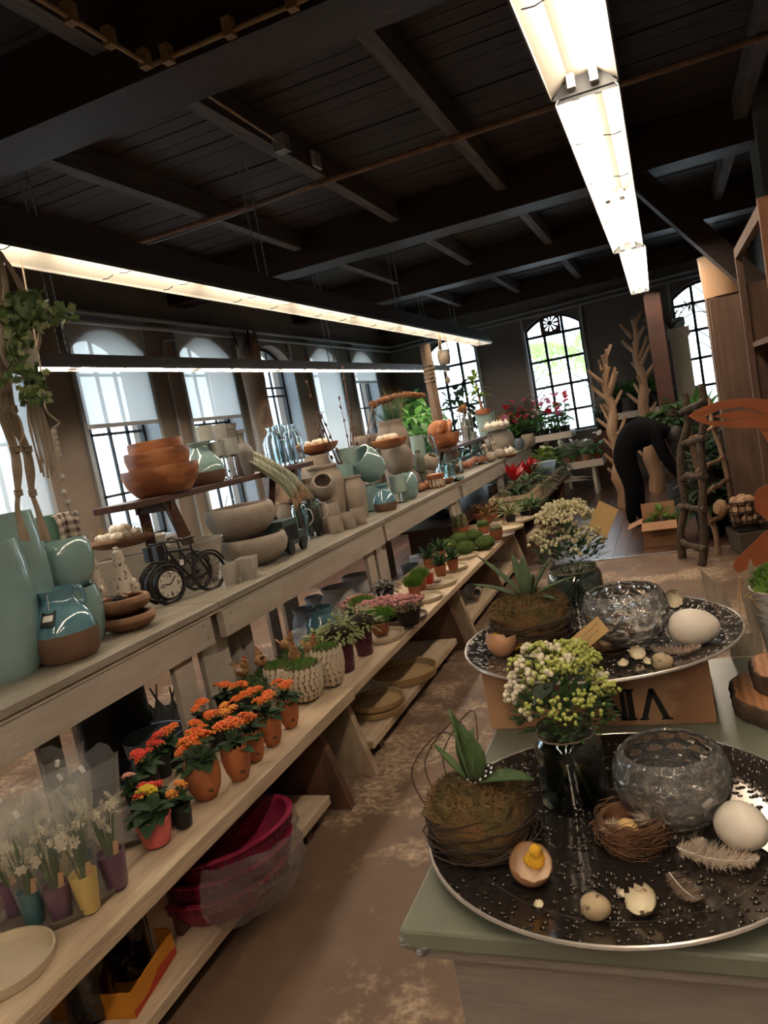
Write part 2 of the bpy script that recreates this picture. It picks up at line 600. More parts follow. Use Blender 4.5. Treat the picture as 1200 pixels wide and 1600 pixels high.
def pipe(name, label, pts, r, m, clips=None, cat='pipe'):
    t = thing(name, label, cat, pts[0])
    o = Vector(pts[0])
    MB().tube([Vector(p) - o for p in pts], r, 8).build('tube', m, t)
    for c in clips or []:
        MB().box(-0.02, 0.02, -0.02, 0.02, -0.02, 0.05).build('clip', m, t, Vector(c) - o)
    return t


a, b, c = onz(40, -10, 3.17), onz(235, 103, 3.17), onz(480, -8, 3.17)
a.x = b.x
c.y = b.y
cl = [a.lerp(b, t) for t in (0.3, 0.62, 0.95)] + [b.lerp(c, t) for t in (0.12, 0.52, 0.9)]
pipe('conduit', 'yellowed conduit with clips bending around the nearest dark beam', [a, b + (a - b) * 0.06, b + (c - b) * 0.02, c], 0.010, m_cond, cl)
yc = onz(500, 283, ZJ).y - 0.02
pipe('conduit', 'rusty conduit running across under the ceiling joists', [(-4.3, yc, ZJ - 0.02), (0.8, yc, ZJ - 0.02)], 0.02, m_rust, [(x, yc, ZJ - 0.02) for x in (-3.05, -2.06, -1.08, -0.1)])
pipe('cable', 'pair of pale cables tied along the rusty ceiling conduit', [(-4.3, yc - 0.045, ZJ - 0.06), (-3.4, yc - 0.05, ZJ - 0.075), (-2.6, yc - 0.045, ZJ - 0.06), (-2.15, yc - 0.04, ZJ - 0.02)], 0.006, m_pipe, cat='cable')
jx = thing('junction_box', 'small grey junction box on the joist above the hanging chains', 'junction box', onz(441, 232, ZJ - 0.06))
MB().box(-0.04, 0.04, -0.04, 0.04, -0.02, 0.075).build('box', mat('grey_plastic', (0.25, 0.24, 0.22), 0.5), jx)
MB().tube([(0, -0.04, 0.03), (0, -0.9, 0.05)], 0.008, 6).build('feed_tube', m_cond, jx)
sx = tag(MB().box(-0.012, 0.012, -0.06, 0.06, -0.05, 0.05).build('transformer_box', mat('cream_plastic', (0.4, 0.37, 0.32), 0.5), None, onz(494, 250, ZJ + 0.05)), 'small flat cream box fixed beside the joist near the conduit', 'box')
for q, (zz, lab) in enumerate(((2.98, 'upper'), (2.90, 'lower'))):
    pipe('heating_pipe', '%s of the two grey pipes running above the left windows' % lab,
         [(XL + 0.12, 1.0, zz + 0.03), (XL + 0.12, YF - 0.14, zz), (XR - 0.1, YF - 0.14, zz + 0.12)], 0.022, m_pipe)
pipe('heating_pipe', 'thin grey riser pipe on the wall between two blinds', [(XL + 0.08, 6.62, 2.84), (XL + 0.04, 6.45, 2.82), (XL + 0.04, 6.42, 2.7), (XL + 0.04, 6.42, 0.3)], 0.014, m_pipe)

# ------------------------------------------------------------------ fluorescent fittings
m_tube = mat('lit_tube', (1.0, 0.85, 0.68), 0.4, emit=TUBE_POWER)
m_refl = mat('white_reflector', (0.36, 0.33, 0.27), 0.35)
m_house = mat('grey_housing', (0.12, 0.125, 0.135), 0.4, metal=0.3)


def fitting(name, label, x, y0, y1, z, w, tilt=0.0, deep=0.06, refl=None, tubes=(-0.04, 0.04), skew=0.0, seg=1.24, chains=(), group=None, off=()):
    t = thing(name, label, 'light fixture', (x, y0, z), -skew, group, rot=(0, tilt, -skew))
    L = y1 - y0
    h = w / 2
    def trough(pts, nm, m):
        mb = MB()
        n = len(pts)
        mb.add([(px, yy, pz) for yy in (0, L) for px, pz in pts], [(i, i + 1, n + i + 1, n + i) for i in range(n - 1)])
        return mb.build(nm, m, t, smooth=False)
    trough([(-h, 0), (-h + 0.002, 0.012), (-0.05, deep), (0.05, deep), (h - 0.002, 0.012), (h, 0)], 'reflector', refl or m_refl)
    trough([(-h, 0), (-h - 0.006, 0.0), (-h - 0.006, 0.02), (-0.06, deep + 0.025), (0.06, deep + 0.025), (h + 0.006, 0.02), (h + 0.006, 0.0), (h, 0)], 'housing', m_house)
    for yy in (0, L):
        MB().add([(-h, yy, 0), (-0.05, yy, deep + 0.02), (0.05, yy, deep + 0.02), (h, yy, 0)], [(0, 1, 2, 3)]).build('end_plate', m_house, t, smooth=False)
    n = max(1, int(L / seg))
    s = L / n
    for k in range(n):
        for q, tx in enumerate(tubes):
            if (k, q) not in off:
                MB().tube([(tx, k * s + 0.05, deep - 0.032), (tx, (k + 1) * s - 0.05, deep - 0.032)], 0.013, 8).build('lamp_tube', m_tube, t)
            MB().box(tx - 0.014, tx + 0.014, k * s + 0.01, k * s + 0.045, deep - 0.048, deep).build('lamp_holder', m_white_metal, t, smooth=False)
            MB().box(tx - 0.014, tx + 0.014, (k + 1) * s - 0.045, (k + 1) * s - 0.01, deep - 0.048, deep).build('lamp_holder', m_white_metal, t, smooth=False)
        for yy in (k * s + s * 0.3, k * s + s * 0.7):
            MB().tube([(-h * 0.85, yy, 0.006), (-h * 0.55, yy, 0.002), (-h * 0.2, yy, 0.012)], 0.003, 4).build('spring_clip', m_dark_metal, t)
            MB().tube([(h * 0.2, yy, 0.012), (h * 0.55, yy, 0.002), (h * 0.85, yy, 0.006)], 0.003, 4).build('spring_clip', m_dark_metal, t)
    for cy in chains:
        for dx in (-0.03, 0.03):
            c = MB()
            H = ZC - z - 0.1
            kn = int(H / 0.022)
            for i in range(kn):
                z0 = deep + 0.02 + H * i / kn
                w2 = 0.006
                if i % 2:
                    c.box(dx - w2, dx + w2, cy - 0.0015, cy + 0.0015, z0, z0 + 0.024)
                else:
                    c.box(dx - 0.0015, dx + 0.0015, cy - w2, cy + w2, z0, z0 + 0.024)
            tag(c.build('chain', m_pipe, t, smooth=False), kind='stuff')
    return t


fitting('fluorescent_fixture', 'twin tube fixture of the overhead row behind the viewer', -0.135, -1.95, 0.58, 2.615, 0.235, group='overhead lamp row', chains=(0.5, 2.0))
fitting('fluorescent_fixture', 'added unseen twin tube fixture to the side behind the viewer', 0.85, -4.5, -0.4, 2.615, 0.235, chains=(0.5, 3.0), off=((0, 1), (1, 1), (2, 1)))  # added fill lamp out of view, brightens the cabinet front
fitting('fluorescent_fixture', 'added unseen twin tube fixture above the aisle behind the viewer', -1.4, -4.5, -0.4, 2.615, 0.235, chains=(0.5, 3.0), off=((0, 1), (1, 1), (2, 1)))  # second added fill lamp out of view, lifts the foreground and bench
fitting('fluorescent_fixture', 'unseen twin tube fixture added at the back end of the overhead row', -0.135, -4.6, -1.97, 2.615, 0.235, group='overhead lamp row', chains=(0.5, 2.0))  # unseen, row carried farther back for more frontal light
fitting('fluorescent_fixture', 'bright twin tube fixture overhead with a wider side shroud, nearest the viewer', -0.135, 0.6, 3.02, 2.615, 0.235, group='overhead lamp row', chains=(0.5, 2.0), off=((0, 0), (1, 0)))
fitting('fluorescent_fixture', 'bright twin tube fixture in the middle of the overhead row', -0.13, 3.03, 6.6, 2.60, 0.225, group='overhead lamp row', chains=(0.4, 3.0), skew=-0.004, off=((0, 1),))
fitting('fluorescent_fixture', 'bright twin tube fixture ending at the brown post', -0.115, 6.62, 9.85, 2.60, 0.20, group='overhead lamp row', chains=(0.5, 2.8), skew=-0.012)
fitting('fluorescent_fixture', 'long chain-hung lamp trough above the pottery counter', -2.46, 1.6, 11.6, 2.55, 0.21, tilt=0.0, deep=0.15, refl=mat('darkened_reflector', (0.20, 0.185, 0.155), 0.4), skew=-0.002, chains=(3.2, 6.1, 8.3))  # reflector colour lowered so the lit trough does not burn out
fitting('fluorescent_fixture', 'long low lamp trough hanging in front of the left windows', -3.45, 2.6, 11.7, 2.28, 0.12, skew=0.03, tilt=0.0, chains=(1.2, 5.0, 8.4))

# ================================================================== counter, bench, table
m_cream = mat('cream_paint', (0.42, 0.365, 0.30), 0.5, (0.36, 0.31, 0.25), 5, stretch=(3, 0.6, 3), bump=0.12, bscale=22)
m_ctop = mat('grey_counter_paint', (0.30, 0.265, 0.205), 0.33, (0.22, 0.19, 0.145), 3.5, stretch=(4, 0.6, 4), bump=0.1, bscale=18)
m_plank = mat('pale_scaffold_board', (0.56, 0.43, 0.30), 0.7, (0.43, 0.315, 0.205), 4, stretch=(7, 0.7, 7), bump=0.3, bscale=18)
m_plank2 = mat('whitewashed_board', (0.46, 0.36, 0.25), 0.7, (0.30, 0.21, 0.13), 5, stretch=(3, 3, 1), bump=0.3, bscale=18)
m_brown = mat('brown_board', (0.135, 0.062, 0.033), 0.65, (0.075, 0.036, 0.02), 4, stretch=(4, 4, 0.8), bump=0.2, bscale=14)
m_dkwood = mat('dark_stool_wood', (0.085, 0.034, 0.02), 0.4, (0.05, 0.02, 0.012), 5, stretch=(5, 0.8, 5), bump=0.15)
m_nail = mat('nail_head', (0.05, 0.045, 0.04), 0.5, metal=0.5)
CT, CF, CB = 0.92, -2.04, -3.02     # counter top height, front and back
BT, BF, BB = 0.45, -1.475, -2.03    # bench top height, front and back

cj = [0.66, 2.89, 5.12, 7.35, 9.58, 11.75]
ORD = ['nearest', 'second', 'third', 'fourth', 'farthest']
for k in range(5):
    y0, y1 = cj[k], cj[k + 1]
    t = thing('display_counter', 'cream painted counter section of the long pottery display, %s of five' % ORD[k], 'counter', (CF, y0, 0), group='pottery counter sections')
    L = y1 - y0
    for q, (xa, xb) in enumerate(((-0.32, 0.0), (-0.65, -0.325), (-0.98, -0.655))):
        bevel(MB().box(xa, xb, 0.003, L - 0.003, CT - 0.032, CT).build('top_board', m_ctop, t, smooth=False), 0.003)
    MB().box(-0.035, -0.012, 0.0, L - 0.004, CT - 0.05, CT - 0.034).build('lip_strip', m_cream, t, smooth=False)
    off = 0.0 if k % 2 == 0 else 0.012
    ap = bevel(MB().box(-0.045, -0.018 + off, 0.02, L - 0.06, 0.742, CT - 0.052).build('apron_board', m_cream, t, smooth=False), 0.002)
    for ny in (0.07, 0.09, L - 0.11, L - 0.13):
        MB().ball((0, 0, 0), 0.004, sx=0.5, n=6, m=4).build('nail', m_nail, ap, (-0.017 + off, ny, 0.78 if ny < 0.08 or ny > L - 0.12 else 0.84))
    MB().box(-0.96, -0.935, 0.03, L - 0.03, 0.74, CT - 0.034).build('back_rail', m_cream, t, smooth=False)
    for (ya, yb, xo) in ((L - 0.34, L - 0.21, -0.05), (L - 0.10, L + 0.02, -0.075), (0.03, 0.13, -0.09)):
        MB().box(xo - 0.028, xo, ya, yb, 0.0, CT - 0.06).build('post', m_cream, t, smooth=False)
        MB().box(-0.95, -0.92, ya, yb, 0.0, CT - 0.06).build('post', m_cream, t, smooth=False)
    MB().box(-0.94, -0.08, L - 0.30, L - 0.26, 0.80, CT - 0.034).build('cross_rail', m_cream, t, smooth=False)

bj = [0.35, 2.955, 4.93, 7.42]
for k in range(3):
    y0, y1 = bj[k], bj[k + 1]
    t = thing('plant_bench', ('long pale plank bench holding narcissi and kalanchoes', 'pale plank bench holding the succulent saucers in the middle',
                              'pale plank bench holding cactus saucers at the far end')[k], 'bench', (BF, y0, 0), group='low plank benches')
    L = y1 - y0
    for q, (xa, xb) in enumerate(((-0.268, 0.0), (-0.555, -0.274))):
        bevel(MB().box(xa, xb, 0.002, L - 0.003, BT - (0.052 if k == 0 else 0.038), BT - 0.002 * q).build('top_plank', m_plank, t, smooth=False), 0.004)
    for (yl, mt, xin) in (([(1.42, m_brown, 0.0), (2.36, m_brown, 0.0)], [(0.05, m_plank2, 0.0), (1.80, m_brown, 0.0)], [(0.08, m_plank2, 0.0), (1.15, m_brown, 0), (2.2, m_plank2, 0)])[k]):
        b0, b1, t0, t1 = -0.50, 0.0 + xin, -0.48, -0.10
        if k == 0 and yl == 1.42:
            b0, b1, t0, t1 = -0.54, -0.16, -0.54, -0.20
        z1 = BT - 0.053
        vs = [(b0, yl, 0), (b1, yl, 0), (t1, yl, z1), (t0, yl, z1), (b0, yl + 0.045, 0), (b1, yl + 0.045, 0), (t1, yl + 0.045, z1), (t0, yl + 0.045, z1)]
        MB().add(vs, [(0, 1, 2, 3), (7, 6, 5, 4), (0, 4, 5, 1), (1, 5, 6, 2), (2, 6, 7, 3), (3, 7, 4, 0)]).build('trestle_board', mt, t, smooth=False)
    ya, yb = [(0.1, 2.30), (0.2, 1.76), (0.2, 2.15)][k]
    bevel(MB().box(-0.46, -0.055, ya, yb, 0.06, 0.10).build('lower_plank', m_plank, t, smooth=False), 0.004)
    for yy in (ya + 0.12, yb - 0.2):
        MB().box(-0.44, -0.08, yy, yy + 0.05, 0, 0.06).build('runner', m_dkwood, t, smooth=False)
    if k == 0:
        MB().box(-0.235, -0.195, 1.32, 1.42, 0.1, z1).build('support_batten', m_plank, t, smooth=False)

# painted cupboard in front with its grey-green top
TZ = 0.95
c0 = onz(622, 1452, TZ)
TX0, TY0 = c0.x, c0.y
TY1 = onz(1150, 1026, TZ).y
TX1 = 0.62
m_ttop = mat('grey_green_top', (0.175, 0.185, 0.135), 0.36, (0.13, 0.135, 0.105), 3, bump=0.05, bscale=20)
m_tside = mat('chalky_taupe_paint', (0.235, 0.20, 0.17), 0.75, (0.20, 0.17, 0.145), 6, stretch=(1, 1, 5), bump=0.15, bscale=20)
tb = thing('display_cabinet', 'taupe painted cabinet with chipped grey-green top holding the Easter plates', 'cabinet', (TX0, TY0, 0))
o = MB().box(0, TX1 - TX0, 0, TY1 - TY0, TZ - 0.028, TZ).build('top_board', m_ttop, tb, smooth=False)
bevel(o, 0.005, 2)
MB().box(0.05, TX1 - TX0 - 0.05, 0.035, TY1 - TY0 - 0.05, 0, TZ - 0.045).build('body', m_tside, tb, smooth=False)
MB().box(0.015, TX1 - TX0 - 0.02, 0.012, TY1 - TY0 - 0.02, TZ - 0.045, TZ - 0.028).build('moulding', m_tside, tb, smooth=False)
ch = MB()
for q in range(9):
    ch.ball((0.002 + R.random() * 0.03, 0.003 + 0.003 * R.random(), TZ - 0.014 - R.random() * 0.018), 0.005 + 0.003 * R.random(), sz=0.8, n=6, m=4)
ch.build('chipped_corner', mat('silver_chip', (0.28, 0.27, 0.26), 0.4, metal=0.5, bump=0.6, bscale=90), tb)
# pale second table top behind the cabinet
PZ = 0.93

# ================================================================== shared builders for wares and plants
AWAY = lambda p: Vector((p[0], p[1], 0)).normalized()


def stand(px, py, z, r=0.0):        # base centre of a thing whose front foot is seen at that pixel
    p = onz(px, py, z)
    return p + AWAY(p) * r


def prof_open(pr, wall=0.07, deep=0.55):
    rt, zt = pr[-1]
    out = list(pr)
    out += [(rt - wall, zt + 0.0), (rt - wall * 1.3, zt - 0.08)]
    zi = zt * (1 - deep)
    for r, z in reversed(pr[:-1]):
        if z > zi and z < zt - 0.08:
            out.append((max(0.05, r - wall * 1.3), z))
    rr = out[-1][0]
    out += [(rr * 0.9, zi), (0.0, zi)]
    return out


def smooth_pts(pts, n=5):
    P = [Vector(p) for p in pts]
    out = []
    for i in range(len(P) - 1):
        p0, p1, p2, p3 = P[max(i - 1, 0)], P[i], P[i + 1], P[min(i + 2, len(P) - 1)]
        for k in range(n):
            t = k / n
            out.append(0.5 * ((2 * p1) + (p2 - p0) * t + (2 * p0 - 5 * p1 + 4 * p2 - p3) * t * t + (3 * p1 - p0 - 3 * p2 + p3) * t ** 3))
    out.append(P[-1])
    return out


PROFILE = {
    'vase': [(0.62, 0), (0.70, 0.02), (0.90, 0.30), (1.0, 0.55), (0.97, 0.75), (0.84, 0.92), (0.76, 0.98), (0.76, 1.0)],
    'tall': [(0.72, 0), (0.78, 0.02), (0.92, 0.35), (0.99, 0.7), (1.0, 0.93), (0.97, 1.0)],
    'bucket': [(0.70, 0), (0.73, 0.02), (0.86, 0.5), (0.97, 0.95), (1.0, 1.0)],
    'barrel': [(0.72, 0), (0.80, 0.05), (0.95, 0.3), (1.0, 0.55), (0.95, 0.82), (0.86, 1.0)],
    'ballpot': [(0.55, 0), (0.68, 0.04), (0.92, 0.28), (1.0, 0.52), (0.93, 0.78), (0.74, 0.95), (0.68, 1.0)],
    'bowl': [(0.40, 0), (0.48, 0.03), (0.76, 0.28), (0.95, 0.65), (1.0, 0.95), (0.98, 1.0)],
    'lowbowl': [(0.45, 0), (0.60, 0.05), (0.90, 0.35), (1.0, 0.68), (0.96, 0.92), (0.90, 1.0)],
    'cyl': [(0.94, 0), (0.99, 0.03), (1.0, 0.1), (1.0, 0.97), (0.98, 1.0)],
    'urn': [(0.60, 0), (0.68, 0.03), (0.90, 0.35), (1.0, 0.62), (0.93, 0.80), (0.70, 0.91), (0.62, 0.94), (0.68, 1.0)],
    'jar': [(0.70, 0), (0.76, 0.03), (0.95, 0.4), (1.0, 0.7), (0.90, 0.84), (0.74, 0.90), (0.72, 0.94), (0.80, 0.97), (0.80, 1.0)],
    'jug': [(0.80, 0), (0.92, 0.05), (1.0, 0.28), (0.94, 0.48), (0.72, 0.68), (0.50, 0.82), (0.45, 0.90), (0.62, 0.98), (0.62, 1.0)],
    'cone': [(0.52, 0), (0.56, 0.02), (0.78, 0.5), (0.98, 0.97), (1.0, 1.0)],
    'bottle': [(0.80, 0), (0.92, 0.03), (1.0, 0.2), (1.0, 0.62), (0.86, 0.76), (0.48, 0.86), (0.42, 0.92), (0.52, 0.98), (0.52, 1.0)],
    'goblet': [(0.50, 0), (0.52, 0.02), (0.12, 0.06), (0.10, 0.40), (0.45, 0.48), (0.95, 0.60), (1.0, 0.95), (0.98, 1.0)],
    'egg': [(0.42, 0), (0.62, 0.06), (0.88, 0.30), (1.0, 0.58), (0.97, 0.80), (0.90, 1.0)],
    'saucer': [(0.86, 0), (0.94, 0.1), (1.0, 0.9), (1.0, 1.0), (0.95, 1.0), (0.90, 0.35), (0.0, 0.3)],
}


def lath(prof, w, h, open_=True, wall=0.07, deep=0.55, n=28, mb=None, wob=None, sx=1, sy=1, M=None, c=(0, 0, 0)):
    pr = PROFILE[prof] if isinstance(prof, str) else prof
    pr2 = prof_open(pr, wall, deep) if open_ and prof != 'saucer' else pr
    mb = mb or MB()
    mb.lathe([(r * w, z * h) for r, z in pr2], n, wob=wob, sx=sx, sy=sy, M=M, c=c)
    return mb


def pot(name, label, cat, p, w, h, prof, m, group=None, wall=0.07, deep=0.55, rot=(0, 0, 0), n=28, sx=1, sy=1, two=None):
    """a turned vessel; p base centre, w radius, h height in metres; two=(second material, height share of the bare foot)"""
    mb = lath(prof, w, h, True, wall, deep, n, sx=sx, sy=sy)
    ms = [m]
    if two:
        ms = [m, two[0]]
        me_i = []
        for f in mb.f:
            zc = sum(mb.v[i][2] for i in f) / len(f)
            rc = sum(math.hypot(mb.v[i][0], mb.v[i][1]) for i in f) / len(f)
            me_i.append(1 if zc < two[1] * h and rc > 0.2 * w else 0)
        mb.mi = me_i
    o = mb.build(name, ms, None, p, rot)
    return tag(o, label, cat, group)


def potp(name, label, cat, px, py, z, w, h, prof, m, **k):      # front foot pixel, width and height in pixels
    p = onz(px, py, z)
    s = mpp(p)
    pr = PROFILE[prof] if isinstance(prof, str) else prof
    p = p + AWAY(p) * (w * s / 2 * pr[0][0] * 0.9)
    s = mpp(p)
    return pot(name, label, cat, p, w * s / 2, h * s * 1.02, prof, m, **k)


def pott(name, label, cat, px, py, x, w, prof, m, z=None, **k):  # rim-centre pixel on the plane at that x, width in pixels
    q = onx(px, py, x)
    z = CT if z is None else z
    s = mpp(q)
    return pot(name, label, cat, (q.x, q.y, z), w * s / 2, q.z - z, prof, m, **k)


# ---- colours
m_celadon = mat('celadon_glaze', (0.185, 0.30, 0.285), 0.12, (0.23, 0.345, 0.325), 5, coat=0.9, bump=0.04, bscale=9)
m_celadon2 = mat('pale_celadon_glaze', (0.26, 0.35, 0.315), 0.2, (0.31, 0.39, 0.35), 5, coat=0.3)
m_blueglaze = mat('blue_grey_glaze', (0.085, 0.20, 0.25), 0.10, (0.13, 0.255, 0.295), 6, coat=0.9, bump=0.05, bscale=12)
m_terra = mat('bare_brown_clay', (0.115, 0.062, 0.038), 0.8, (0.145, 0.08, 0.05), 8)
m_terracotta = mat('terracotta', (0.32, 0.105, 0.045), 0.75, (0.26, 0.085, 0.04), 9)
m_stone = mat('grey_beige_stoneware', (0.335, 0.275, 0.215), 0.8, (0.235, 0.19, 0.15), 7, bump=0.25, bscale=24)
m_stone2 = mat('weathered_stoneware', (0.27, 0.22, 0.175), 0.85, (0.165, 0.13, 0.10), 6, bump=0.3, bscale=22)
m_white_stone = mat('chalk_white_stoneware', (0.40, 0.355, 0.30), 0.75, (0.33, 0.29, 0.245), 10, bump=0.2, bscale=30)
m_bluestone = mat('blue_grey_stoneware', (0.55, 0.60, 0.66), 0.6, (0.48, 0.53, 0.58), 5, bump=0.1)
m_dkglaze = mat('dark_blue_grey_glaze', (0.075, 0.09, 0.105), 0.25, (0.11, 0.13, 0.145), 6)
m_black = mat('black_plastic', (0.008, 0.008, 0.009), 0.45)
m_acacia = mat('orange_carved_wood', (0.36, 0.135, 0.05), 0.42, (0.20, 0.066, 0.026), 2.6, bump=0.06, stretch=(1, 2.6, 5), detail=2.0, mix=(0.46, 0.56))
m_bark_bowl = mat('rough_bark_bowl', (0.25, 0.125, 0.06), 0.7, (0.14, 0.065, 0.032), 7, bump=0.4, bscale=25)
m_egg = mat('cream_eggshell', (0.66, 0.52, 0.38), 0.5, (0.60, 0.46, 0.33), 18)
m_whiteegg = mat('white_eggshell', (0.80, 0.71, 0.60), 0.45, (0.76, 0.67, 0.56), 25, bump=0.05, bscale=80)
m_clear = mat('clear_glass', (0.95, 0.98, 0.97), 0.02, trans=1.0, ior=1.48)
m_aqua = mat('aqua_glass', (0.72, 0.90, 0.90), 0.04, trans=1.0, ior=1.45)
m_grass = mat('fresh_green', (0.10, 0.20, 0.028), 0.7, (0.06, 0.13, 0.02), 20, spec=0.25, tl=0.25)
m_leaf = mat('mid_green_leaf', (0.052, 0.11, 0.028), 0.7, (0.032, 0.075, 0.02), 14, spec=0.25, tl=0.2)
m_leafd = mat('dark_green_leaf', (0.022, 0.05, 0.02), 0.7, (0.035, 0.07, 0.028), 12, spec=0.25, tl=0.1)
m_leafg = mat('grey_green_leaf', (0.10, 0.145, 0.075), 0.7, (0.075, 0.115, 0.06), 12, spec=0.25, tl=0.15)
m_leafl = mat('lime_leaf', (0.21, 0.28, 0.05), 0.7, (0.15, 0.22, 0.04), 12, spec=0.25, tl=0.25)
m_moss = mat('moss_green', (0.055, 0.085, 0.018), 0.95, (0.03, 0.05, 0.012), 30, bump=0.8, bscale=60)
m_soil = mat('dark_soil', (0.025, 0.016, 0.01), 0.95, bump=0.5, bscale=60)
m_straw = mat('straw', (0.34, 0.21, 0.09), 0.8)
m_white_tag = mat('white_plastic_tag', (0.62, 0.60, 0.55), 0.5)
m_kraft = mat('kraft_card', (0.56, 0.36, 0.155), 0.8, (0.52, 0.33, 0.14), 20)
m_linen = mat('natural_jute', (0.30, 0.235, 0.165), 0.9, (0.22, 0.165, 0.11), 40, stretch=(1, 1, 0.3))


def tufts(mb, c, r, h, n, L, w=0.004, spread=0.8, rad=None, up=0.6):       # short blades sprouting from a flattened dome
    for _ in range(n):
        a, q = R.random() * 2 * PI, math.sqrt(R.random())
        d = Vector((math.cos(a) * q, math.sin(a) * q, math.sqrt(max(0, 1 - q * q))))
        p = Vector(c) + Vector((d.x * r, d.y * r, d.z * h))
        dd = (d * spread + Vector((R.uniform(-.5, .5), R.uniform(-.5, .5), up))).normalized()
        s = dd.cross(Vector((R.uniform(-1, 1), R.uniform(-1, 1), 0.2)))
        s = s.normalized() * w
        l = L * R.uniform(0.6, 1.25)
        mb.add([p - s, p + s, p + dd * l], [(0, 1, 2)])
    return mb


def egg_mesh(name, m, r=0.022, n=16):
    return MB().ball((0, 0, 0), r, sz=1.3, egg=0.14, n=n, m=10).mesh(name, m)


def lump(c, r, n=14, m=8, amp=0.12, sz=0.8, mb=None):              # uneven mound
    mb = mb or MB()
    o = len(mb.v)
    mb.ball(c, r, sz=sz, n=n, m=m)
    c = Vector(c)
    for i in range(o, len(mb.v)):
        v = Vector(mb.v[i])
        d = v - c
        k = 1 + amp * (math.sin(d.x * 9 / r * 0.31 + 1.3) * math.sin(d.y * 7 / r * 0.4 + 0.4) + 0.6 * math.sin(d.z * 8 / r + d.x * 5 / r))
        mb.v[i] = tuple(c + d * k)
    return mb


def rose(mb, c, r, n=5, cup=0.5):  # small open flower
    c = Vector(c)
    for k in range(n):
        a = 2 * PI * k / n + R.random() * 0.4
        mb.leaf(c, (math.cos(a), math.sin(a), cup), r, r * 0.9, droop=0.25, n=2)
    return mb

# ================================================================== Easter plates on the cabinet
m_plate = mat('smoked_glass_plate', (0.085, 0.066, 0.054), 0.36, (0.115, 0.092, 0.076), 9, metal=0.5)
m_hammer = mat('hammered_plate_rim', (0.30, 0.26, 0.225), 0.12, metal=0.92)
m_rimline = mat('bright_plate_edge', (0.62, 0.56, 0.50), 0.25, metal=0.6)


def hammer_nodes(m, scale, dist, strength):
    n, l = m.node_tree.nodes, m.node_tree.links
    tc = n.new('ShaderNodeTexCoord')
    v = n.new('ShaderNodeTexVoronoi')
    v.inputs['Scale'].default_value = scale
    l.new(tc.outputs['Object'], v.inputs['Vector'])
    mr = n.new('ShaderNodeMapRange')
    mr.inputs['From Min'].default_value, mr.inputs['From Max'].default_value = 0.05, 0.42
    l.new(v.outputs['Distance'], mr.inputs['Value'])
    bp = n.new('ShaderNodeBump')
    bp.inputs['Strength'].default_value, bp.inputs['Distance'].default_value = strength, dist
    l.new(mr.outputs[0], bp.inputs['Height'])
    l.new(bp.outputs[0], n['Principled BSDF'].inputs['Normal'])


hammer_nodes(m_hammer, 78, 0.0035, 0.9)
hammer_nodes(m_plate, 52, 0.0003, 0.07)


def charger(label, p, r, cut=1.0, rimw=0.22):
    t = thing('charger_plate', label, 'plate', p, group='smoked charger plates')
    ri = r * (1 - rimw)
    MB().lathe([(r * 0.55, 0.0), (r * 0.62, 0.0), (ri, 0.005), (ri, 0.011), (r * 0.7, 0.008), (0, 0.008)], 72).build('well', m_plate, t)
    MB().lathe([(ri, 0.004), (r * 0.99, 0.019), (r * 0.99, 0.024), (ri + 0.012, 0.0135), (ri, 0.0108)], 96).build('hammered_rim', m_hammer if cut > 1 else m_plate2, t)
    MB().tube([(r * math.cos(2 * PI * k / 72), r * math.sin(2 * PI * k / 72), 0.0225) for k in range(73)], 0.0028, 6, cap=False).build('edge_line', m_rimline, t)
    return t


m_plate2 = mat('dark_hammered_rim', (0.095, 0.077, 0.065), 0.13, metal=0.8)
hammer_nodes(m_plate2, 85, 0.003, 0.8)
PL1 = Vector((-0.144, 1.003, TZ))
charger('dark round charger plate lying directly on the cabinet top', PL1, 0.26, 1.0)
CRX0, CRX1, CRY0, CRY1, CRZ = -0.40, 0.002, 1.346, 1.60, 1.062
PL2 = Vector((-0.19, 1.475, CRZ))
charger('silvery charger plate raised on the upside down wooden wine crate', PL2, 0.262, 2.0)
P1Z, P2Z = TZ + 0.0085, CRZ + 0.0085

# wine crate, upside down, so that its VIN stands on its head
m_pine = mat('pine_crate_wood', (0.42, 0.235, 0.13), 0.6, (0.31, 0.15, 0.078), 6, tex='wave', stretch=(0.35, 1, 3), bump=0.1)
cr = thing('wine_crate', 'upside down pine wine crate with VIN in black letters', 'crate', (CRX0, CRY0, TZ))
W, D, H = CRX1 - CRX0, CRY1 - CRY0, CRZ - TZ
for nm, b in (('front_panel', (0, W, 0, 0.012, 0, H)), ('back_panel', (0, W, D - 0.012, D, 0, H)), ('side_panel', (0, 0.012, 0.0125, D - 0.0125, 0, H)),
              ('side_panel', (W - 0.012, W, 0.0125, D - 0.0125, 0, H)), ('bottom_panel', (0.013, W - 0.013, 0.0125, D - 0.0125, H - 0.01, H))):
    bevel(MB().box(*b).build(nm, m_pine, cr, smooth=False), 0.0015)
m_ink = mat('burnt_black_ink', (0.012, 0.009, 0.008), 0.7)
def glyph(name, polys, x, z, hgt):
    mb = MB()
    for po in polys:
        M = Matrix(((1, 0, 0, 0), (0, 0, 1, 0), (0, 1, 0, 0), (0, 0, 0, 1)))
        mb.prism([(px * hgt, py * hgt) for px, py in po], -0.0012, 0.0006, M)
    mb.build(name, m_ink, cr, (x, 0, z), smooth=False)
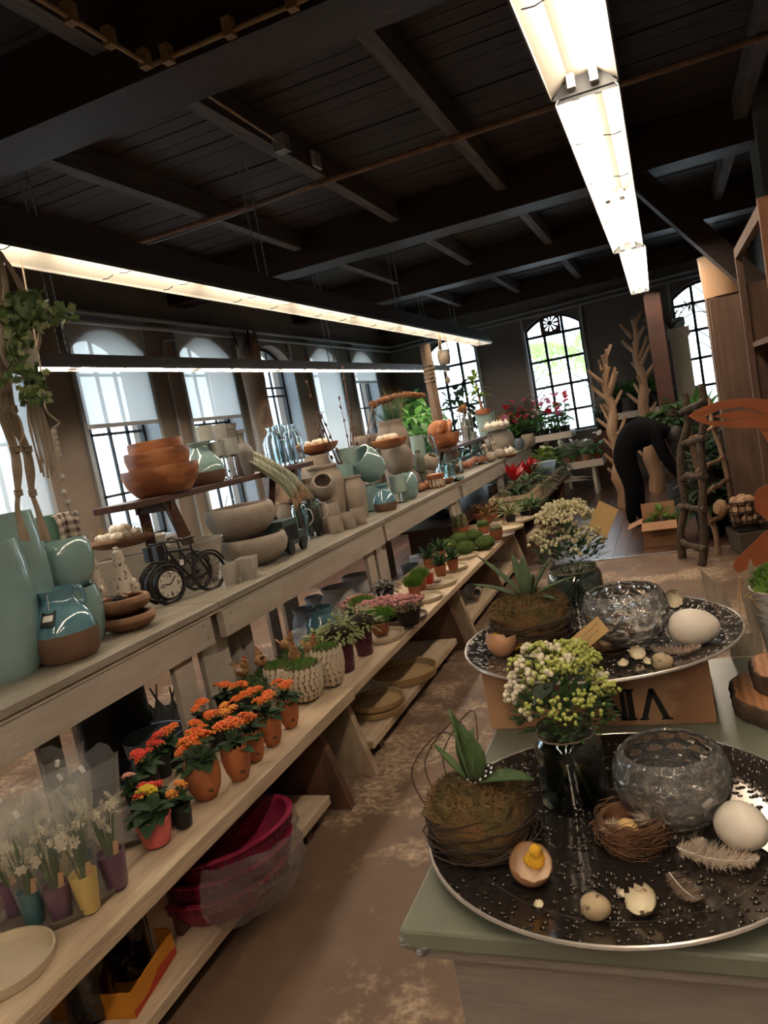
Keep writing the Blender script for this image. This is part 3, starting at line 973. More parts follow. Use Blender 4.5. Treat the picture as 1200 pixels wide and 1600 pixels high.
# the glyphs are drawn as they appear: turned by half a circle
V_ = [[(0.0, 0.0), (0.17, 0.0), (0.47, 0.86), (0.40, 1.0), (0.34, 1.0)], [(0.34, 1.0), (0.48, 1.0), (0.86, 0.0), (0.67, 0.0), (0.40, 0.78)], [(-0.05, 0), (0.24, 0), (0.24, 0.05), (-0.05, 0.05)], [(0.6, 0), (0.93, 0), (0.93, 0.05), (0.6, 0.05)]]
I_ = [[(0.06, 0), (0.25, 0), (0.25, 1), (0.06, 1)], [(0, 0), (0.31, 0), (0.31, 0.06), (0, 0.06)], [(0, 0.94), (0.31, 0.94), (0.31, 1), (0, 1)]]
N_ = [[(0.0, 0), (0.15, 0), (0.15, 1), (0, 1)], [(0.60, 0), (0.75, 0), (0.75, 1), (0.60, 1)], [(0.58, 0), (0.75, 0), (0.17, 1), (0, 1)]]
gz0, gh = 0.010, 0.058
for nm, g, px in (('letter', V_, 1003), ('letter', I_, 981), ('letter', N_, 943)):
    q = ony(px, 1128, CRY0)
    glyph(nm, g, q.x - CRX0, gz0, gh)

# pale tray board behind, wood slices, birch pot at the edge
m_slice = mat('cut_wood_face', (0.40, 0.185, 0.075), 0.6, (0.30, 0.125, 0.05), 22, tex='wave')
m_barkd = mat('dark_bark', (0.10, 0.062, 0.036), 0.9, (0.045, 0.028, 0.018), 26, bump=0.9, bscale=50)


def slice_(label, c, r, h, z):
    t = thing('wood_slice', label, 'wood slice', (c[0], c[1], z), group='stacked wood slices')
    wob = lambda a, j: 1 + 0.04 * math.sin(3 * a + 1) + 0.025 * math.sin(7 * a + 2) + 0.012 * math.sin(19 * a)
    MB().lathe([(r * 0.94, 0.001), (r * 0.97, 0.002), (r * 1.0, h * 0.5), (r * 0.97, h - 0.002), (r * 0.94, h - 0.001)], 64, wob=wob).build('bark', m_barkd, t)
    MB().lathe([(r * 0.93, 0.0), (r * 0.93, h), (0, h)], 64, wob=wob).build('cut_face', m_slice, t, ang=30)
    return t


q = onz(1142, 1112, TZ)
slice_('lower and wider bark edged wood slice beside the crate', (q.x + 0.115, q.y + 0.015), 0.118, 0.034, TZ)
slice_('upper and smaller bark edged wood slice of the stack', (q.x + 0.128, q.y + 0.035), 0.092, 0.034, TZ + 0.0345)

m_birch = mat('white_birch_bark', (0.52, 0.49, 0.46), 0.75, (0.10, 0.075, 0.06), 7, mix=(0.56, 0.66), stretch=(1, 1, 4), bump=0.4, bscale=30)
bp_ = onz(1190, 1015, TZ)
t = thing('birch_planter', 'birch bark planter with bright green moss at the cabinet edge', 'planter', (bp_.x + 0.065, bp_.y - 0.05, TZ))
lath('bucket', 0.078, 0.15, deep=0.2, wall=0.05).build('bark_sleeve', m_birch, t)
lump((0, 0, 0.15), 0.068, sz=0.6).build('moss_mound', mat('bright_moss', (0.12, 0.20, 0.02), 0.9, (0.06, 0.12, 0.012), 60, bump=0.9, bscale=70), t)
tag(tufts(MB(), (0, 0, 0.15), 0.07, 0.042, 700, 0.012, 0.0022).build('moss_tufts', m_grass, t, smooth=False), kind='stuff')
st = MB()
for k in range(26):
    a = R.random() * 2 * PI
    st.tube([(0.07 * math.cos(a), 0.07 * math.sin(a), 0.145), (0.095 * math.cos(a + .2), 0.095 * math.sin(a + .2), 0.15 + R.uniform(-.03, .03)), (0.10 * math.cos(a + .5), 0.10 * math.sin(a + .5), 0.12 + R.uniform(-.03, .03))], 0.0012, 4)
tag(st.build('straw', m_straw, t), kind='stuff')
bt = onz(1136, 962, TZ + 0.05)
t = thing('bark_ornament', 'pair of pale pointed bark leaves tied beside the birch planter', 'ornament', (bp_.x - 0.012, bp_.y - 0.03, TZ))
m_pbark = mat('pale_bark_strip', (0.33, 0.27, 0.20), 0.8, (0.22, 0.17, 0.12), 9, stretch=(4, 1, 1), bump=0.4)
for dx, dz, an in ((-0.035, 0.14, -0.35), (0.0, 0.155, 0.05)):
    mb = MB()
    mb.prism([(-0.006, 0), (0.012, 0.0), (0.026, 0.09), (0.004, 0.13 + dz * 0.2), (-0.018, 0.085)], -0.002, 0.002, Matrix.Rotation(an, 4, 'Y') @ Matrix.Rotation(PI / 2, 4, 'X'))
    mb.build('bark_leaf', m_pbark, t, (dx, 0, 0.045))
MB().box(-0.05, 0.012, -0.006, 0.006, 0, 0.05).build('foot_strip', m_pbark, t)


# ---- crystal bowls with thumb-print dimples
m_crystal = mat('lead_crystal', (0.97, 0.96, 0.94), 0.02, trans=0.93, ior=1.42)

def crystal(label, p, r):
    NA, NZ = 120, 44
    mb = MB()
    vs, fs = [], []
    rows, cols = 8, 15
    def surf(i, j):
        th = math.radians(14) + (math.radians(124) - math.radians(14)) * j / NZ
        a = 2 * PI * i / NA
        rr = r
        k = th / PI * rows * 1.25
        row = round(k)
        ph = a / (2 * PI) * cols + (0.5 if row % 2 else 0)
        du, dv = (ph - round(ph)), (k - row)
        d = math.hypot(du * max(0.35, math.sin(th)), dv * 0.9)
        rr *= 1 - 0.075 * max(0, 1 - (d / 0.47) ** 2)
        return Vector((rr * math.sin(th) * math.cos(a), rr * math.sin(th) * math.sin(a), -rr * math.cos(th) * 0.94))
    zb = surf(0, 0).z
    for j in range(NZ + 1):
        vs += [surf(i, j) - Vector((0, 0, zb)) for i in range(NA)]
    top = vs[-1].z
    rt = math.hypot(vs[-1].x, vs[-1].y)
    inner = [(rt - 0.002, top + 0.002), (rt - 0.005, top)]
    for q in range(1, 12):
        th = math.radians(124) - math.radians(104) * q / 11
        ri = r * 0.905
        inner.append((ri * math.sin(th), -ri * math.cos(th) * 0.92 - zb + 0.002))
    for rr, z in inner:
        vs += [Vector((rr * math.cos(2 * PI * i / NA), rr * math.sin(2 * PI * i / NA), z)) for i in range(NA)]
    M = NZ + 1 + len(inner)
    for j in range(M - 1):
        for i in range(NA):
            k = (i + 1) % NA
            fs.append((j * NA + i, j * NA + k, (j + 1) * NA + k, (j + 1) * NA + i))
    fs.append(tuple(reversed(range(NA))))
    fs.append(tuple(range((M - 1) * NA, M * NA)))
    mb.add(vs, fs)
    o = mb.build('crystal_bowl', m_crystal, None, p, ang=60)
    return tag(o, label, 'bowl', 'crystal tealight bowls')


p = stand(1062, 1302, P1Z + 0.004, 0.03)
crystal('dimpled clear crystal bowl on the lower charger plate', p, 88 * mpp(p))
p = stand(986, 1018, P2Z, 0.03)
crystal('dimpled clear crystal bowl on the raised charger plate', p, 66 * mpp(p))


# ---- eggs and shells
def one_egg(label, px, py, z, w, m, rot, name='egg', cat='egg', sz=1.3):
    p = onz(px, py, z)
    s = mpp(p)
    r = w * s / 2
    o = MB().ball((0, 0, 0), r, sz=sz, egg=0.13, n=28, m=18).build(name, m, None, (p.x, p.y, z + r * 0.99), rot)
    o.location = onz(px, py, z + r * 0.99)
    return tag(o, label, cat)


one_egg('large cream white egg lying on the lower plate beside the crystal bowl', 1160, 1291, P1Z + 0.002, 70, m_whiteegg, (1.35, 0.0, 0.6))
one_egg('large cream white egg lying on the raised plate', 1084, 980, P2Z, 54, m_whiteegg, (PI / 2, 0, 1.45), sz=1.35)
m_quail = mat('speckled_quail_shell', (0.40, 0.30, 0.18), 0.5, (0.07, 0.04, 0.025), 55, mix=(0.60, 0.66), coord='Object')
one_egg('small speckled quail egg near the front rim of the lower plate', 931, 1417, P1Z + 0.002, 40, m_quail, (PI / 2 - 0.2, 0, 1.2), 'quail_egg', sz=1.25)
one_egg('small speckled quail egg on the raised plate', 1035, 1034, P2Z, 27, m_quail, (PI / 2, 0, 1.4), 'quail_egg', sz=1.25)

m_brownshell = mat('brown_eggshell_outside', (0.46, 0.235, 0.12), 0.5, (0.50, 0.265, 0.14), 20)
m_inshell = mat('pale_eggshell_inside', (0.66, 0.50, 0.36), 0.6)
m_chick = mat('yellow_chick_fluff', (0.72, 0.42, 0.03), 0.9, (0.62, 0.33, 0.02), 60, bump=0.6, bscale=120)


def shell(name, label, p, r, rot, mo, mi, cut=0.55, cat='eggshell', jag=0.06):
    t = thing(name, label, cat, Vector(p) + Vector((0, 0, r * (1 - math.cos(rot[0]) * math.cos(rot[1])) * 1.12 + 0.0005)), rot=rot)
    N = 30
    J = [R.uniform(-1, 1) for _ in range(N)]
    for inside in (0, 1):
        vs, fs = [], []
        rr = r * (1 - 0.045 * inside)
        for j in range(9):
            for i in range(N):
                th = PI * cut * j / 8 * (1 + (jag * J[i] if j == 8 else 0))
                a = 2 * PI * i / N
                vs.append((rr * math.sin(th) * math.cos(a), rr * math.sin(th) * math.sin(a), r - rr * math.cos(th) * 1.12))
        for j in range(8):
            for i in range(N):
                k = (i + 1) % N
                f = (j * N + i, j * N + k, (j + 1) * N + k, (j + 1) * N + i)
                fs.append(f if not inside else tuple(reversed(f)))
        MB().add(vs, fs).build('inner_shell' if inside else 'outer_shell', mi if inside else mo, t)
    return t


def chick(p, s, label, rz):
    t = thing('toy_chick', label, 'toy chick', p, rz)
    b = MB().ball((0, 0, 0.5 * s), 0.5 * s, sx=1.15, n=14, m=9)
    b.ball((0.25 * s, 0, 1.15 * s), 0.36 * s, n=14, m=9)
    b.build('body', m_chick, t)
    tag(tufts(MB(), (0, 0, 0.5 * s), 0.5 * s, 0.5 * s, 120, 0.12 * s, 0.02 * s).build('fluff', m_chick, t, smooth=False), kind='stuff')
    MB().lathe([(0.08 * s, 0), (0.0, 0.16 * s)], 6, M=Matrix.Rotation(PI / 2, 3, 'Y').to_4x4()).build('beak', mat('orange_beak', (0.6, 0.2, 0.03), 0.6), t, (0.58 * s, 0, 1.12 * s))
    for sy in (-1, 1):
        MB().ball((0.50 * s, sy * 0.17 * s, 1.22 * s), 0.05 * s, n=6, m=4).build('eye', m_black, t)
        MB().ball((-0.05 * s, sy * 0.5 * s, 0.55 * s), 0.28 * s, sy=0.35, sx=1.2, n=8, m=5).build('wing', m_chick, t)
    return t


p = onz(823, 1372, P1Z + 0.002)
s1 = mpp(p)
shell('broken_eggshell', 'broken brown eggshell with a toy chick on the lower plate', p, 33 * s1, (0.55, 0.35, 0.3), m_brownshell, m_inshell, 0.56)
chick(onz(838, 1356, P1Z + 0.012), 28 * s1, 'yellow fluffy toy chick in the broken eggshell of the lower plate', -0.9)
p = onz(783, 1026, P2Z)
s2 = mpp(p)
shell('broken_eggshell', 'broken brown eggshell with yellow inside on the raised plate', p, 24 * s2, (-0.25, 0.15, 0), m_brownshell, mat('yolk_yellow_inside', (0.75, 0.47, 0.02), 0.7), 0.60)
q = onz(800, 1016, P2Z)
MB_ = MB().prism([(-0.012, 0), (0.01, -0.002), (0.014, 0.012), (0.002, 0.022), (-0.010, 0.016)], 0, 0.003, Matrix.Rotation(PI / 2, 4, 'X'))
tag(MB_.build('paper_petal', MATS['yolk_yellow_inside'], None, q + Vector((0.014, -0.014, 0.006)), (0, 0, 0.4)), 'small yellow petal leaning on the brown shell of the raised plate', 'petal')
m_qin = mat('quail_shell_inside', (0.66, 0.58, 0.42), 0.6, (0.34, 0.20, 0.09), 60, mix=(0.62, 0.7))
for lab, px, py, z, w, rt in (('opened quail eggshell half lying in front of the coconut nest', 1008, 1422, P1Z, 26, (0.45, -0.25, 0.1)),
                              ('tiny curled piece of quail shell beside the opened half', 968, 1404, P1Z, 9, (0.6, 0.5, 1)),
                              ('small white eggshell chip beside the brown shell on the lower plate', 843, 1420, P1Z, 8, (0.2, 0.1, 0)),
                              ('speckled shell piece leaning against the glass jar foot', 858, 1260, P1Z, 14, (0.9, 0.3, 0.5)),
                              ('white broken quail shell on the raised plate front', 997, 1030, P2Z, 13, (0.7, 0, 0.2)),
                              ('pale shell chip at the front rim of the raised plate', 1012, 1040, P2Z, 8, (0.4, 0.2, 0.1)),
                              ('flat white shell chip by the tag on the raised plate', 975, 1043, P2Z, 9, (0.3, 0, 0)),
                              ('curved beige shell piece behind the crystal bowl of the raised plate', 1050, 950, P2Z + 0.004, 15, (1.2, 0.2, 0.4))):
    p = onz(px, py, z)
    shell('quail_shell', lab, p + Vector((0, 0, 0.002)), w * mpp(p), rt, m_quail if w > 12 else m_qin, m_qin, 0.42, jag=0.16)


# ---- feathers
m_down = mat('white_down', (0.62, 0.52, 0.42), 0.9, tl=0.4)
m_downg = mat('beige_down', (0.45, 0.34, 0.26), 0.9, tl=0.4)


def feather(label, p, L, rz, m, curl=0.3, n=150, flat=0.35):
    t = thing('feather', label, 'feather', p, rz)
    ax = [Vector((L * (k / 8 - 0.5), 0, 0.004 + curl * L * (k / 8 - 0.5) ** 2)) for k in range(9)]
    MB().tube(ax, [0.0008 * (1.2 - k / 9) for k in range(9)], 4).build('quill', m_white_tag, t)
    mb = MB()
    for k in range(n):
        u = R.random()
        a = Vector((L * (u - 0.5), 0, 0.004 + curl * L * (u - 0.5) ** 2))
        w = L * 0.30 * math.sin(PI * min(1, u * 0.9 + 0.1)) ** 0.6 * R.uniform(0.6, 1.2)
        sg = R.choice((-1, 1))
        d = Vector((R.uniform(0.1, 0.9), sg, R.uniform(-0.05, 1) * flat)).normalized()
        s = Vector((0.00045, 0.0, 0.0002))
        m1 = a + d * w * 0.6 + Vector((0, 0, R.uniform(-1, 1) * w * 0.15))
        e = a + d * w + Vector((R.uniform(-.3, .3), R.uniform(-.3, .3), R.uniform(-.2, .5) * flat)) * w * 0.7
        mb.add([a - s, a + s, m1 + s, m1 - s, e], [(0, 1, 2, 3), (3, 2, 4)])
    tag(mb.build('down', m, t, smooth=False), kind='stuff')
    return t


for lab, px, py, z, L, rz, m, fl_, n in (
        ('wide beige feather lying below the large egg', 1122, 1348, P1Z + 0.004, 120, -0.2, m_down, 0.4, 420),
        ('small pale feather lying just left of the wide beige one', 1090, 1332, P1Z + 0.004, 55, 1.2, m_down, 0.7, 160),
        ('brownish feather lying near the front of the lower plate', 1070, 1396, P1Z + 0.003, 78, -1.0, m_downg, 0.25, 260),
        ('beige feathers in front of the egg on the raised plate', 1060, 1022, P2Z + 0.003, 70, 0.1, m_downg, 0.4, 260),
        ('brown downy feather stuck in the raised moss nest', 832, 905, P2Z + 0.07, 40, 1.3, m_downg, 0.8, 160),
        ('pale downy feather stuck in the lower moss nest', 728, 1222, P1Z + 0.085, 44, 1.8, m_downg, 0.8, 160)):
    p = onz(px, py, z)
    feather(lab, p, L * mpp(p), rz, m, 0.4, int(n * 1.8), fl_)
def fluff(label, px, py, z, rpx, n, m):
    p = onz(px, py, z)
    r = rpx * mpp(p)
    t = thing('down_tuft', label, 'feather', p)
    mb = MB()
    for k in range(n):
        d = Vector((R.gauss(0, 1), R.gauss(0, 1), abs(R.gauss(0, 1)) * 0.9 + 0.15)).normalized()
        e = d * r * R.uniform(0.5, 1.1)
        m1 = e * 0.55 + Vector((R.uniform(-.12, .12), R.uniform(-.12, .12), R.uniform(-.05, .12))) * r
        sd = d.cross(Vector((R.uniform(-1, 1), R.uniform(-1, 1), 0.3))).normalized() * 0.00045
        mb.add([-sd, sd, m1 + sd, m1 - sd, e], [(0, 1, 2, 3), (3, 2, 4)])
    tag(mb.build('down', m, t, smooth=False), kind='stuff')
    MB().tube([(0, 0, 0), (0.002, 0.001, r * 0.6)], 0.0006, 4).build('quill', m_white_tag, t)


fluff('big white down tuft on the coconut nest', 1022, 1283, P1Z + 0.036, 38, 520, m_down)
fluff('small white down tuft at the nest left side', 957, 1298, P1Z + 0.034, 24, 240, m_down)
fluff('white down beside the kraft tag on the raised plate', 965, 1006, P2Z + 0.016, 20, 200, m_down)
# spotted guinea fowl feather
p = onz(748, 1216, P1Z + 0.10)
t = thing('spotted_feather', 'black feather with white dots stuck in the lower moss nest', 'feather', p, rot=(0.5, -0.5, 0.2))
MB().prism([(-0.028, 0.004), (0.0, -0.010), (0.026, -0.004), (0.030, 0.004), (0.02, 0.012), (-0.01, 0.014)], -0.0006, 0.0006).build('vane', m_black, t)
dm = MB().ball((0, 0, 0), 0.0022, sz=0.4, n=6, m=4).mesh('dot', m_white_tag)
for i in range(5):
    for j in range(3):
        link('dot', dm, t, (-0.016 + 0.009 * i + 0.003 * (j % 2), -0.004 + 0.006 * j, 0.001))


# ---- nests
m_twig = mat('dark_twig', (0.035, 0.020, 0.012), 0.8)
m_mossb = mat('brown_green_moss', (0.075, 0.06, 0.018), 0.95, (0.125, 0.062, 0.02), 26, bump=0.9, bscale=70)
m_coir = mat('coconut_fibre', (0.16, 0.075, 0.035), 0.85, (0.10, 0.045, 0.02), 30)


def ring_twigs(r, z0, z1, n, th, m, wild=0.12):
    mb = MB()
    for k in range(n):
        a0, sp = R.random() * 2 * PI, R.uniform(0.8, 2.6)
        z = R.uniform(z0, z1)
        rr = r * R.uniform(0.9, 1.08)
        dz = R.uniform(-1, 1) * (z1 - z0) * 0.5
        pts = []
        for i in range(7):
            u = i / 6
            bul = 1 + wild * R.uniform(-0.5, 0.5) + (wild * 1.2 * u * u if k % 7 == 0 else 0)
            zz = z + dz * u
            prof = 1 - 0.35 * max(0, (z0 + (z1 - z0) * 0.35 - zz) / (z1 - z0))
            pts.append((rr * bul * prof * math.cos(a0 + sp * u), rr * bul * prof * math.sin(a0 + sp * u), max(0.002, zz)))
        mb.tube(pts, [th, th, th, th * 0.9, th * 0.8, th * 0.7, th * 0.4], 4)
    return mb


def moss_nest(label, p, r, h, leaves, lm):
    t = thing('moss_nest', label, 'plant arrangement', p)
    lath('barrel', r, h * 0.8, open_=False, n=24).build('moss_base', m_mossb, t)
    lump((0, 0, h * 0.62), r * 0.98, sz=0.42).build('moss_mound', m_mossb, t)
    tag(tufts(MB(), (0, 0, h * 0.62), r * 1.0, r * 0.44, 1500, r * 0.13, r * 0.012, 0.5, up=0.1).build('moss_tufts', m_mossb, t, smooth=False), kind='stuff')
    tag(ring_twigs(r * 1.02, 0.004, h * 0.5, 80, 0.0013, m_twig).build('twigs', m_twig, t), kind='stuff')
    for (dx, dy, dz, L, w, dr) in leaves:
        o = MB().leaf((0, 0, 0), (dx, dy, dz), L, w, droop=dr, n=8, fold=0.35)
        o2 = o.build('leaf', lm, t, (dx * 0.01, dy * 0.01, h * 0.9), ang=80)
        sm = o2.modifiers.new('thick', 'SOLIDIFY')
        sm.thickness = 0.003
    return t


m_hairy = mat('soft_hairy_leaf', (0.085, 0.135, 0.045), 0.75, (0.045, 0.085, 0.03), 40, stretch=(1, 1, 1), bump=0.5, bscale=90, tl=0.1)
p = stand(764, 1352, P1Z, 0.05)
s = mpp(p)
nr = 80 * s
moss_nest('dark twig and moss nest with tall hairy green leaves on the lower plate', p, nr, 118 * s,
          [(-0.14, 0.02, 1, 0.105, 0.030, 0.0), (-0.02, -0.05, 1, 0.085, 0.048, 0.0), (0.10, 0.05, 0.9, 0.075, 0.022, 0.0), (0.96, -0.2, 0.34, 0.085, 0.032, 0.18), (-0.75, 0.3, 0.75, 0.07, 0.011, 0.05), (0.05, 0.1, 1, 0.07, 0.02, 0)], m_hairy)
lw = MB()
for k in range(3):
    a0 = 2.3 + 0.35 * k
    lw.tube(smooth_pts([(nr * 1.02 * math.cos(a0), nr * 1.02 * math.sin(a0), 0.03), (nr * 1.35 * math.cos(a0), nr * 1.35 * math.sin(a0), 0.10), (nr * 1.1 * math.cos(a0 - .6), nr * 1.1 * math.sin(a0 - .6), 0.165 - .012 * k), (nr * 0.4 * math.cos(a0 - 1), nr * 0.4 * math.sin(a0 - 1), 0.14)], 6), 0.0009, 4)
lw.build('loose_twig', m_twig, bpy.data.objects['moss_nest'])
p = stand(838, 1010, P2Z, 0.045)
s = mpp(p)
moss_nest('twig and moss nest with spreading striped green leaves on the raised plate', p, 60 * s, 78 * s,
          [(-0.75, 0.0, 0.95, 0.13, 0.022, 0.05), (-1, 0.1, 0.45, 0.115, 0.017, 0.1), (0.0, 0.1, 1, 0.085, 0.024, 0), (0.55, 0.1, 0.85, 0.09, 0.019, 0.02), (0.95, 0, 0.45, 0.10, 0.018, 0.1), (-0.25, 0.3, 1, 0.095, 0.02, 0), (0.3, -0.3, 0.9, 0.06, 0.018, 0.05), (0.9, -0.5, 0.2, 0.06, 0.016, 0.2)], m_leafg)
p = stand(996, 1342, P1Z, 0.03)
s = mpp(p)
t = thing('coconut_nest', 'small coconut fibre nest with egg and down on the lower plate', 'nest', p)
lath([(0.3, 0), (0.55, 0.08), (0.85, 0.4), (1.0, 0.8), (0.96, 1.0)], 50 * s, 50 * s, deep=0.5, wall=0.1).build('fibre_bowl', m_coir, t)
tag(ring_twigs(50 * s, 0.004, 50 * s, 190, 0.0007, m_coir, 0.22).build('fibres', m_coir, t), kind='stuff')
q = onz(981, 1296, P1Z + 0.035)
tag(link('quail_egg', egg_mesh('nest_egg', m_kraft, 0.0135), None, q, (1.2, 0.3, 0.4)), 'tan egg lying inside the coconut fibre nest', 'egg')
p = stand(955, 1022, P2Z, 0.03)
t = thing('coconut_nest', 'small fibre nest behind the kraft tag on the raised plate', 'nest', p)
lath('lowbowl', 36 * mpp(p), 30 * mpp(p), deep=0.6, wall=0.14).build('fibre_bowl', m_coir, t)
tag(ring_twigs(36 * mpp(p), 0.003, 28 * mpp(p), 50, 0.0008, m_coir, 0.15).build('fibres', m_coir, t), kind='stuff')
one_egg('speckled egg inside the small fibre nest on the raised plate', 948, 1000, P2Z + 0.012, 26, m_quail, (1.3, 0, 0.2), 'quail_egg', sz=1.25)


# ---- jars with posies
m_water = film('still_water', (0.66, 0.72, 0.70), gloss=0.02, clear=0.9, rough=0.0)
m_jar = film('jar_glass', (0.70, 0.78, 0.78), gloss=0.07, clear=0.45, rough=0.02)
m_stem = mat('flower_stem', (0.07, 0.10, 0.03), 0.6)
m_budg = mat('lime_buds', (0.38, 0.40, 0.10), 0.6, (0.30, 0.33, 0.075), 40)
m_budw = mat('ivory_buds', (0.66, 0.60, 0.45), 0.6, (0.58, 0.51, 0.36), 40)
m_budc = mat('cream_petals', (0.72, 0.66, 0.46), 0.65, (0.62, 0.54, 0.30), 30, tl=0.2)


def cluster_mesh(name, m, n, sp, r):
    mb = MB()
    for k in range(n):
        a, q = R.random() * 2 * PI, math.sqrt(R.random()) * sp
        mb.ball((q * math.cos(a), q * math.sin(a), sp * 0.8 * (1 - (q / sp) ** 2) * R.uniform(0.5, 1.1)), r * R.uniform(0.7, 1.2), n=7, m=5)
    return mb.mesh(name, m)


def posy(label, p, jr, jh, br, bh, cream, tagpx=None):
    t = thing('posy_jar', label, 'flower jar', p)
    pr = [(0.86 * jr, 0), (0.97 * jr, 0.004), (jr, 0.02), (jr, jh * 0.72), (jr * 0.93, jh * 0.84), (jr * 0.80, jh * 0.90), (jr * 0.80, jh * 0.95), (jr * 0.84, jh * 0.955), (jr * 0.84, jh), (jr * 0.78, jh), (jr * 0.76, jh * 0.89), (jr * 0.89, jh * 0.82), (jr * 0.95, jh * 0.7), (jr * 0.95, 0.02), (jr * 0.85, 0.008), (0, 0.008)]
    MB().lathe(pr, 40).build('glass_jar', m_jar, t)
    MB().lathe([(0, 0.010), (jr * 0.84, 0.010), (jr * 0.94, 0.022), (jr * 0.94, jh * 0.66), (0, jh * 0.66)], 40).build('water', m_water, t)
    for k in range(9):
        a = R.random() * 2 * PI
        MB().tube([(0.6 * jr * math.cos(a), 0.6 * jr * math.sin(a), 0.014), (0.1 * jr * math.cos(a + 2), 0.1 * jr * math.sin(a + 2), jh * 0.6), (0.5 * jr * math.cos(a + 3), 0.5 * jr * math.sin(a + 3), jh)], 0.0016, 5).build('stem', m_stem, t)
    MB().tube([(jr * 0.86 * math.cos(2 * PI * k / 24), jr * 0.86 * math.sin(2 * PI * k / 24), jh * 0.9 + 0.001 * (k % 2)) for k in range(25)], 0.0016, 5, cap=False).build('string', m_linen, t)
    fo = MB()
    for k in range(300):
        a, q = R.random() * 2 * PI, math.sqrt(R.random())
        z = jh + (1 - q * 0.8) * bh * R.uniform(0.1, 0.8)
        d = Vector((math.cos(a) * q + R.uniform(-.4, .4), math.sin(a) * q + R.uniform(-.4, .4), 0.5))
        fo.leaf((math.cos(a) * q * br * 0.85, math.sin(a) * q * br * 0.85, z), d, br * R.uniform(0.16, 0.30), br * 0.10, droop=0.3, n=3)
    tag(fo.build('foliage', m_leaf, t, ang=80), kind='stuff')
    cm = [cluster_mesh('bud_cluster', m_budc if cream else m_budg, 13, br * 0.17, br * 0.038), cluster_mesh('bud_cluster', m_budw, 6, br * 0.16, br * 0.052)]
    if cream:
        cm[1] = cluster_mesh('bud_cluster', m_budc, 9, br * 0.2, br * 0.05)
    for k in range(80):
        a, q = k * 2.4, math.sqrt((k + 0.5) / 80)
        z = jh + bh * (0.50 + 0.50 * math.sqrt(max(0, 1 - q * q))) * R.uniform(0.88, 1.05)
        if q > 0.8:
            z -= bh * 0.18
        link('bud_cluster', cm[1 if (k % 9 == 0 or (math.cos(a) < -0.45 and k % 2)) else 0], t, (br * q * 0.95 * math.cos(a), br * q * 0.95 * math.sin(a), z - br * 0.1), (-0.8 * q * math.sin(a), 0.8 * q * math.cos(a), R.random() * 6))
    for k in range(26):
        a = R.random() * 2 * PI
        q = R.uniform(0.7, 1.15)
        MB().leaf((0, 0, 0), (math.cos(a), math.sin(a), 0.6), br * 0.42, br * 0.15, droop=0.3).build('leaf', m_leaf, t, (br * q * 0.7 * math.cos(a), br * q * 0.7 * math.sin(a), jh + bh * 0.25))
    return t


p = stand(905, 1272, P1Z, 0.035)
s = mpp(p)
t = posy('glass jar of ivory and lime buds with a eucalyptus leaf on the lower plate', p, 52 * s, 128 * s, 84 * s, 130 * s, False)
eu = MB().leaf((0, 0, 0), (-0.15, -0.35, 0.5), 0.062, 0.052, droop=0.2, n=6, fold=0.1)
q = onz(852, 1050, p.z + 0.20)
eu.build('eucalyptus_leaf', mat('blue_green_eucalyptus', (0.10, 0.13, 0.10), 0.6), t, q - p)
MB().leaf((0, 0, 0), (-0.4, -0.6, -0.2), 0.045, 0.032, droop=0.2, n=5).build('eucalyptus_leaf', MATS['blue_green_eucalyptus'], t, q - p + Vector((0.008, -0.01, -0.012)))
p2 = stand(903, 955, P2Z, 0.03)
p2 = Vector((p2.x, p2.y + 0.03, P2Z))
s = mpp(p2)
t2 = posy('glass jar of cream blossom and green sprigs on the raised plate', p2, 42 * s, 62 * s, 58 * s, 104 * s, True)


def card(parent, label, corners, z, wr=True):
    a, b, c = corners
    n = (b - a).cross(c - a).normalized() * 0.0006
    d = a + (c - b)
    mb = MB().add([v + e for e in (-n, n) for v in (a, b, c, d)], [(0, 1, 2, 3), (7, 6, 5, 4), (0, 4, 5, 1), (1, 5, 6, 2), (2, 6, 7, 3), (3, 7, 4, 0)])
    o = mb.build('kraft_tag', m_kraft, None, (0, 0, 0), smooth=False)
    tag(o, label, 'tag')
    if n.dot(a - Vector((0, 0, EYE))) > 0:
        n = -n
    if wr:
        u, v = (b - a), (c - b)
        h = a + u * 0.5 + v * 0.13 + n * 1.5
        un, vn = u.normalized(), v.normalized()
        vs = []
        for rr in (0.0055, 0.0022):
            vs += [h + (un * math.cos(2 * PI * k / 16) + vn * math.sin(2 * PI * k / 16)) * rr for k in range(16)]
        MB().add(vs, [(k, (k + 1) % 16, 16 + (k + 1) % 16, 16 + k) for k in range(16)]).build('eyelet', m_brown, o, smooth=False)
        MB().add(vs[16:], [tuple(range(16))]).build('eyelet_hole', m_black, o, smooth=False)
        for row, (f0, f1) in enumerate(((0.40, 0.80), (0.35, 0.9))):
            sc = MB()
            pts = []
            for k in range(22):
                w_ = f0 + (f1 - f0) * k / 21
                pts.append(a + v * w_ + u * (0.62 - 0.3 * row + 0.05 * math.sin(k * 2.1) + 0.03 * math.sin(k * 5)) + n * 1.6)
            sc.tube(pts, 0.00035, 4).build('handwriting', mat('pencil_grey', (0.18, 0.12, 0.07), 0.8), o)
    return o


def at_depth(px, py, ref):          # point of the sight line in the vertical plane through ref that faces the room's length
    return ony(px, py, ref)


yy = 1.225
card(None, 'kraft price tag with eyelet tucked in the front posy', [at_depth(887, 1002, yy), at_depth(905, 1024, yy - 0.004), at_depth(952, 985, yy - 0.002)], 0)
yy = p2.y - 0.02
card(None, 'folded yellow kraft card standing in the cream posy', [at_depth(936, 782, yy), at_depth(918, 826, yy), at_depth(948, 840, yy)], 0, False)

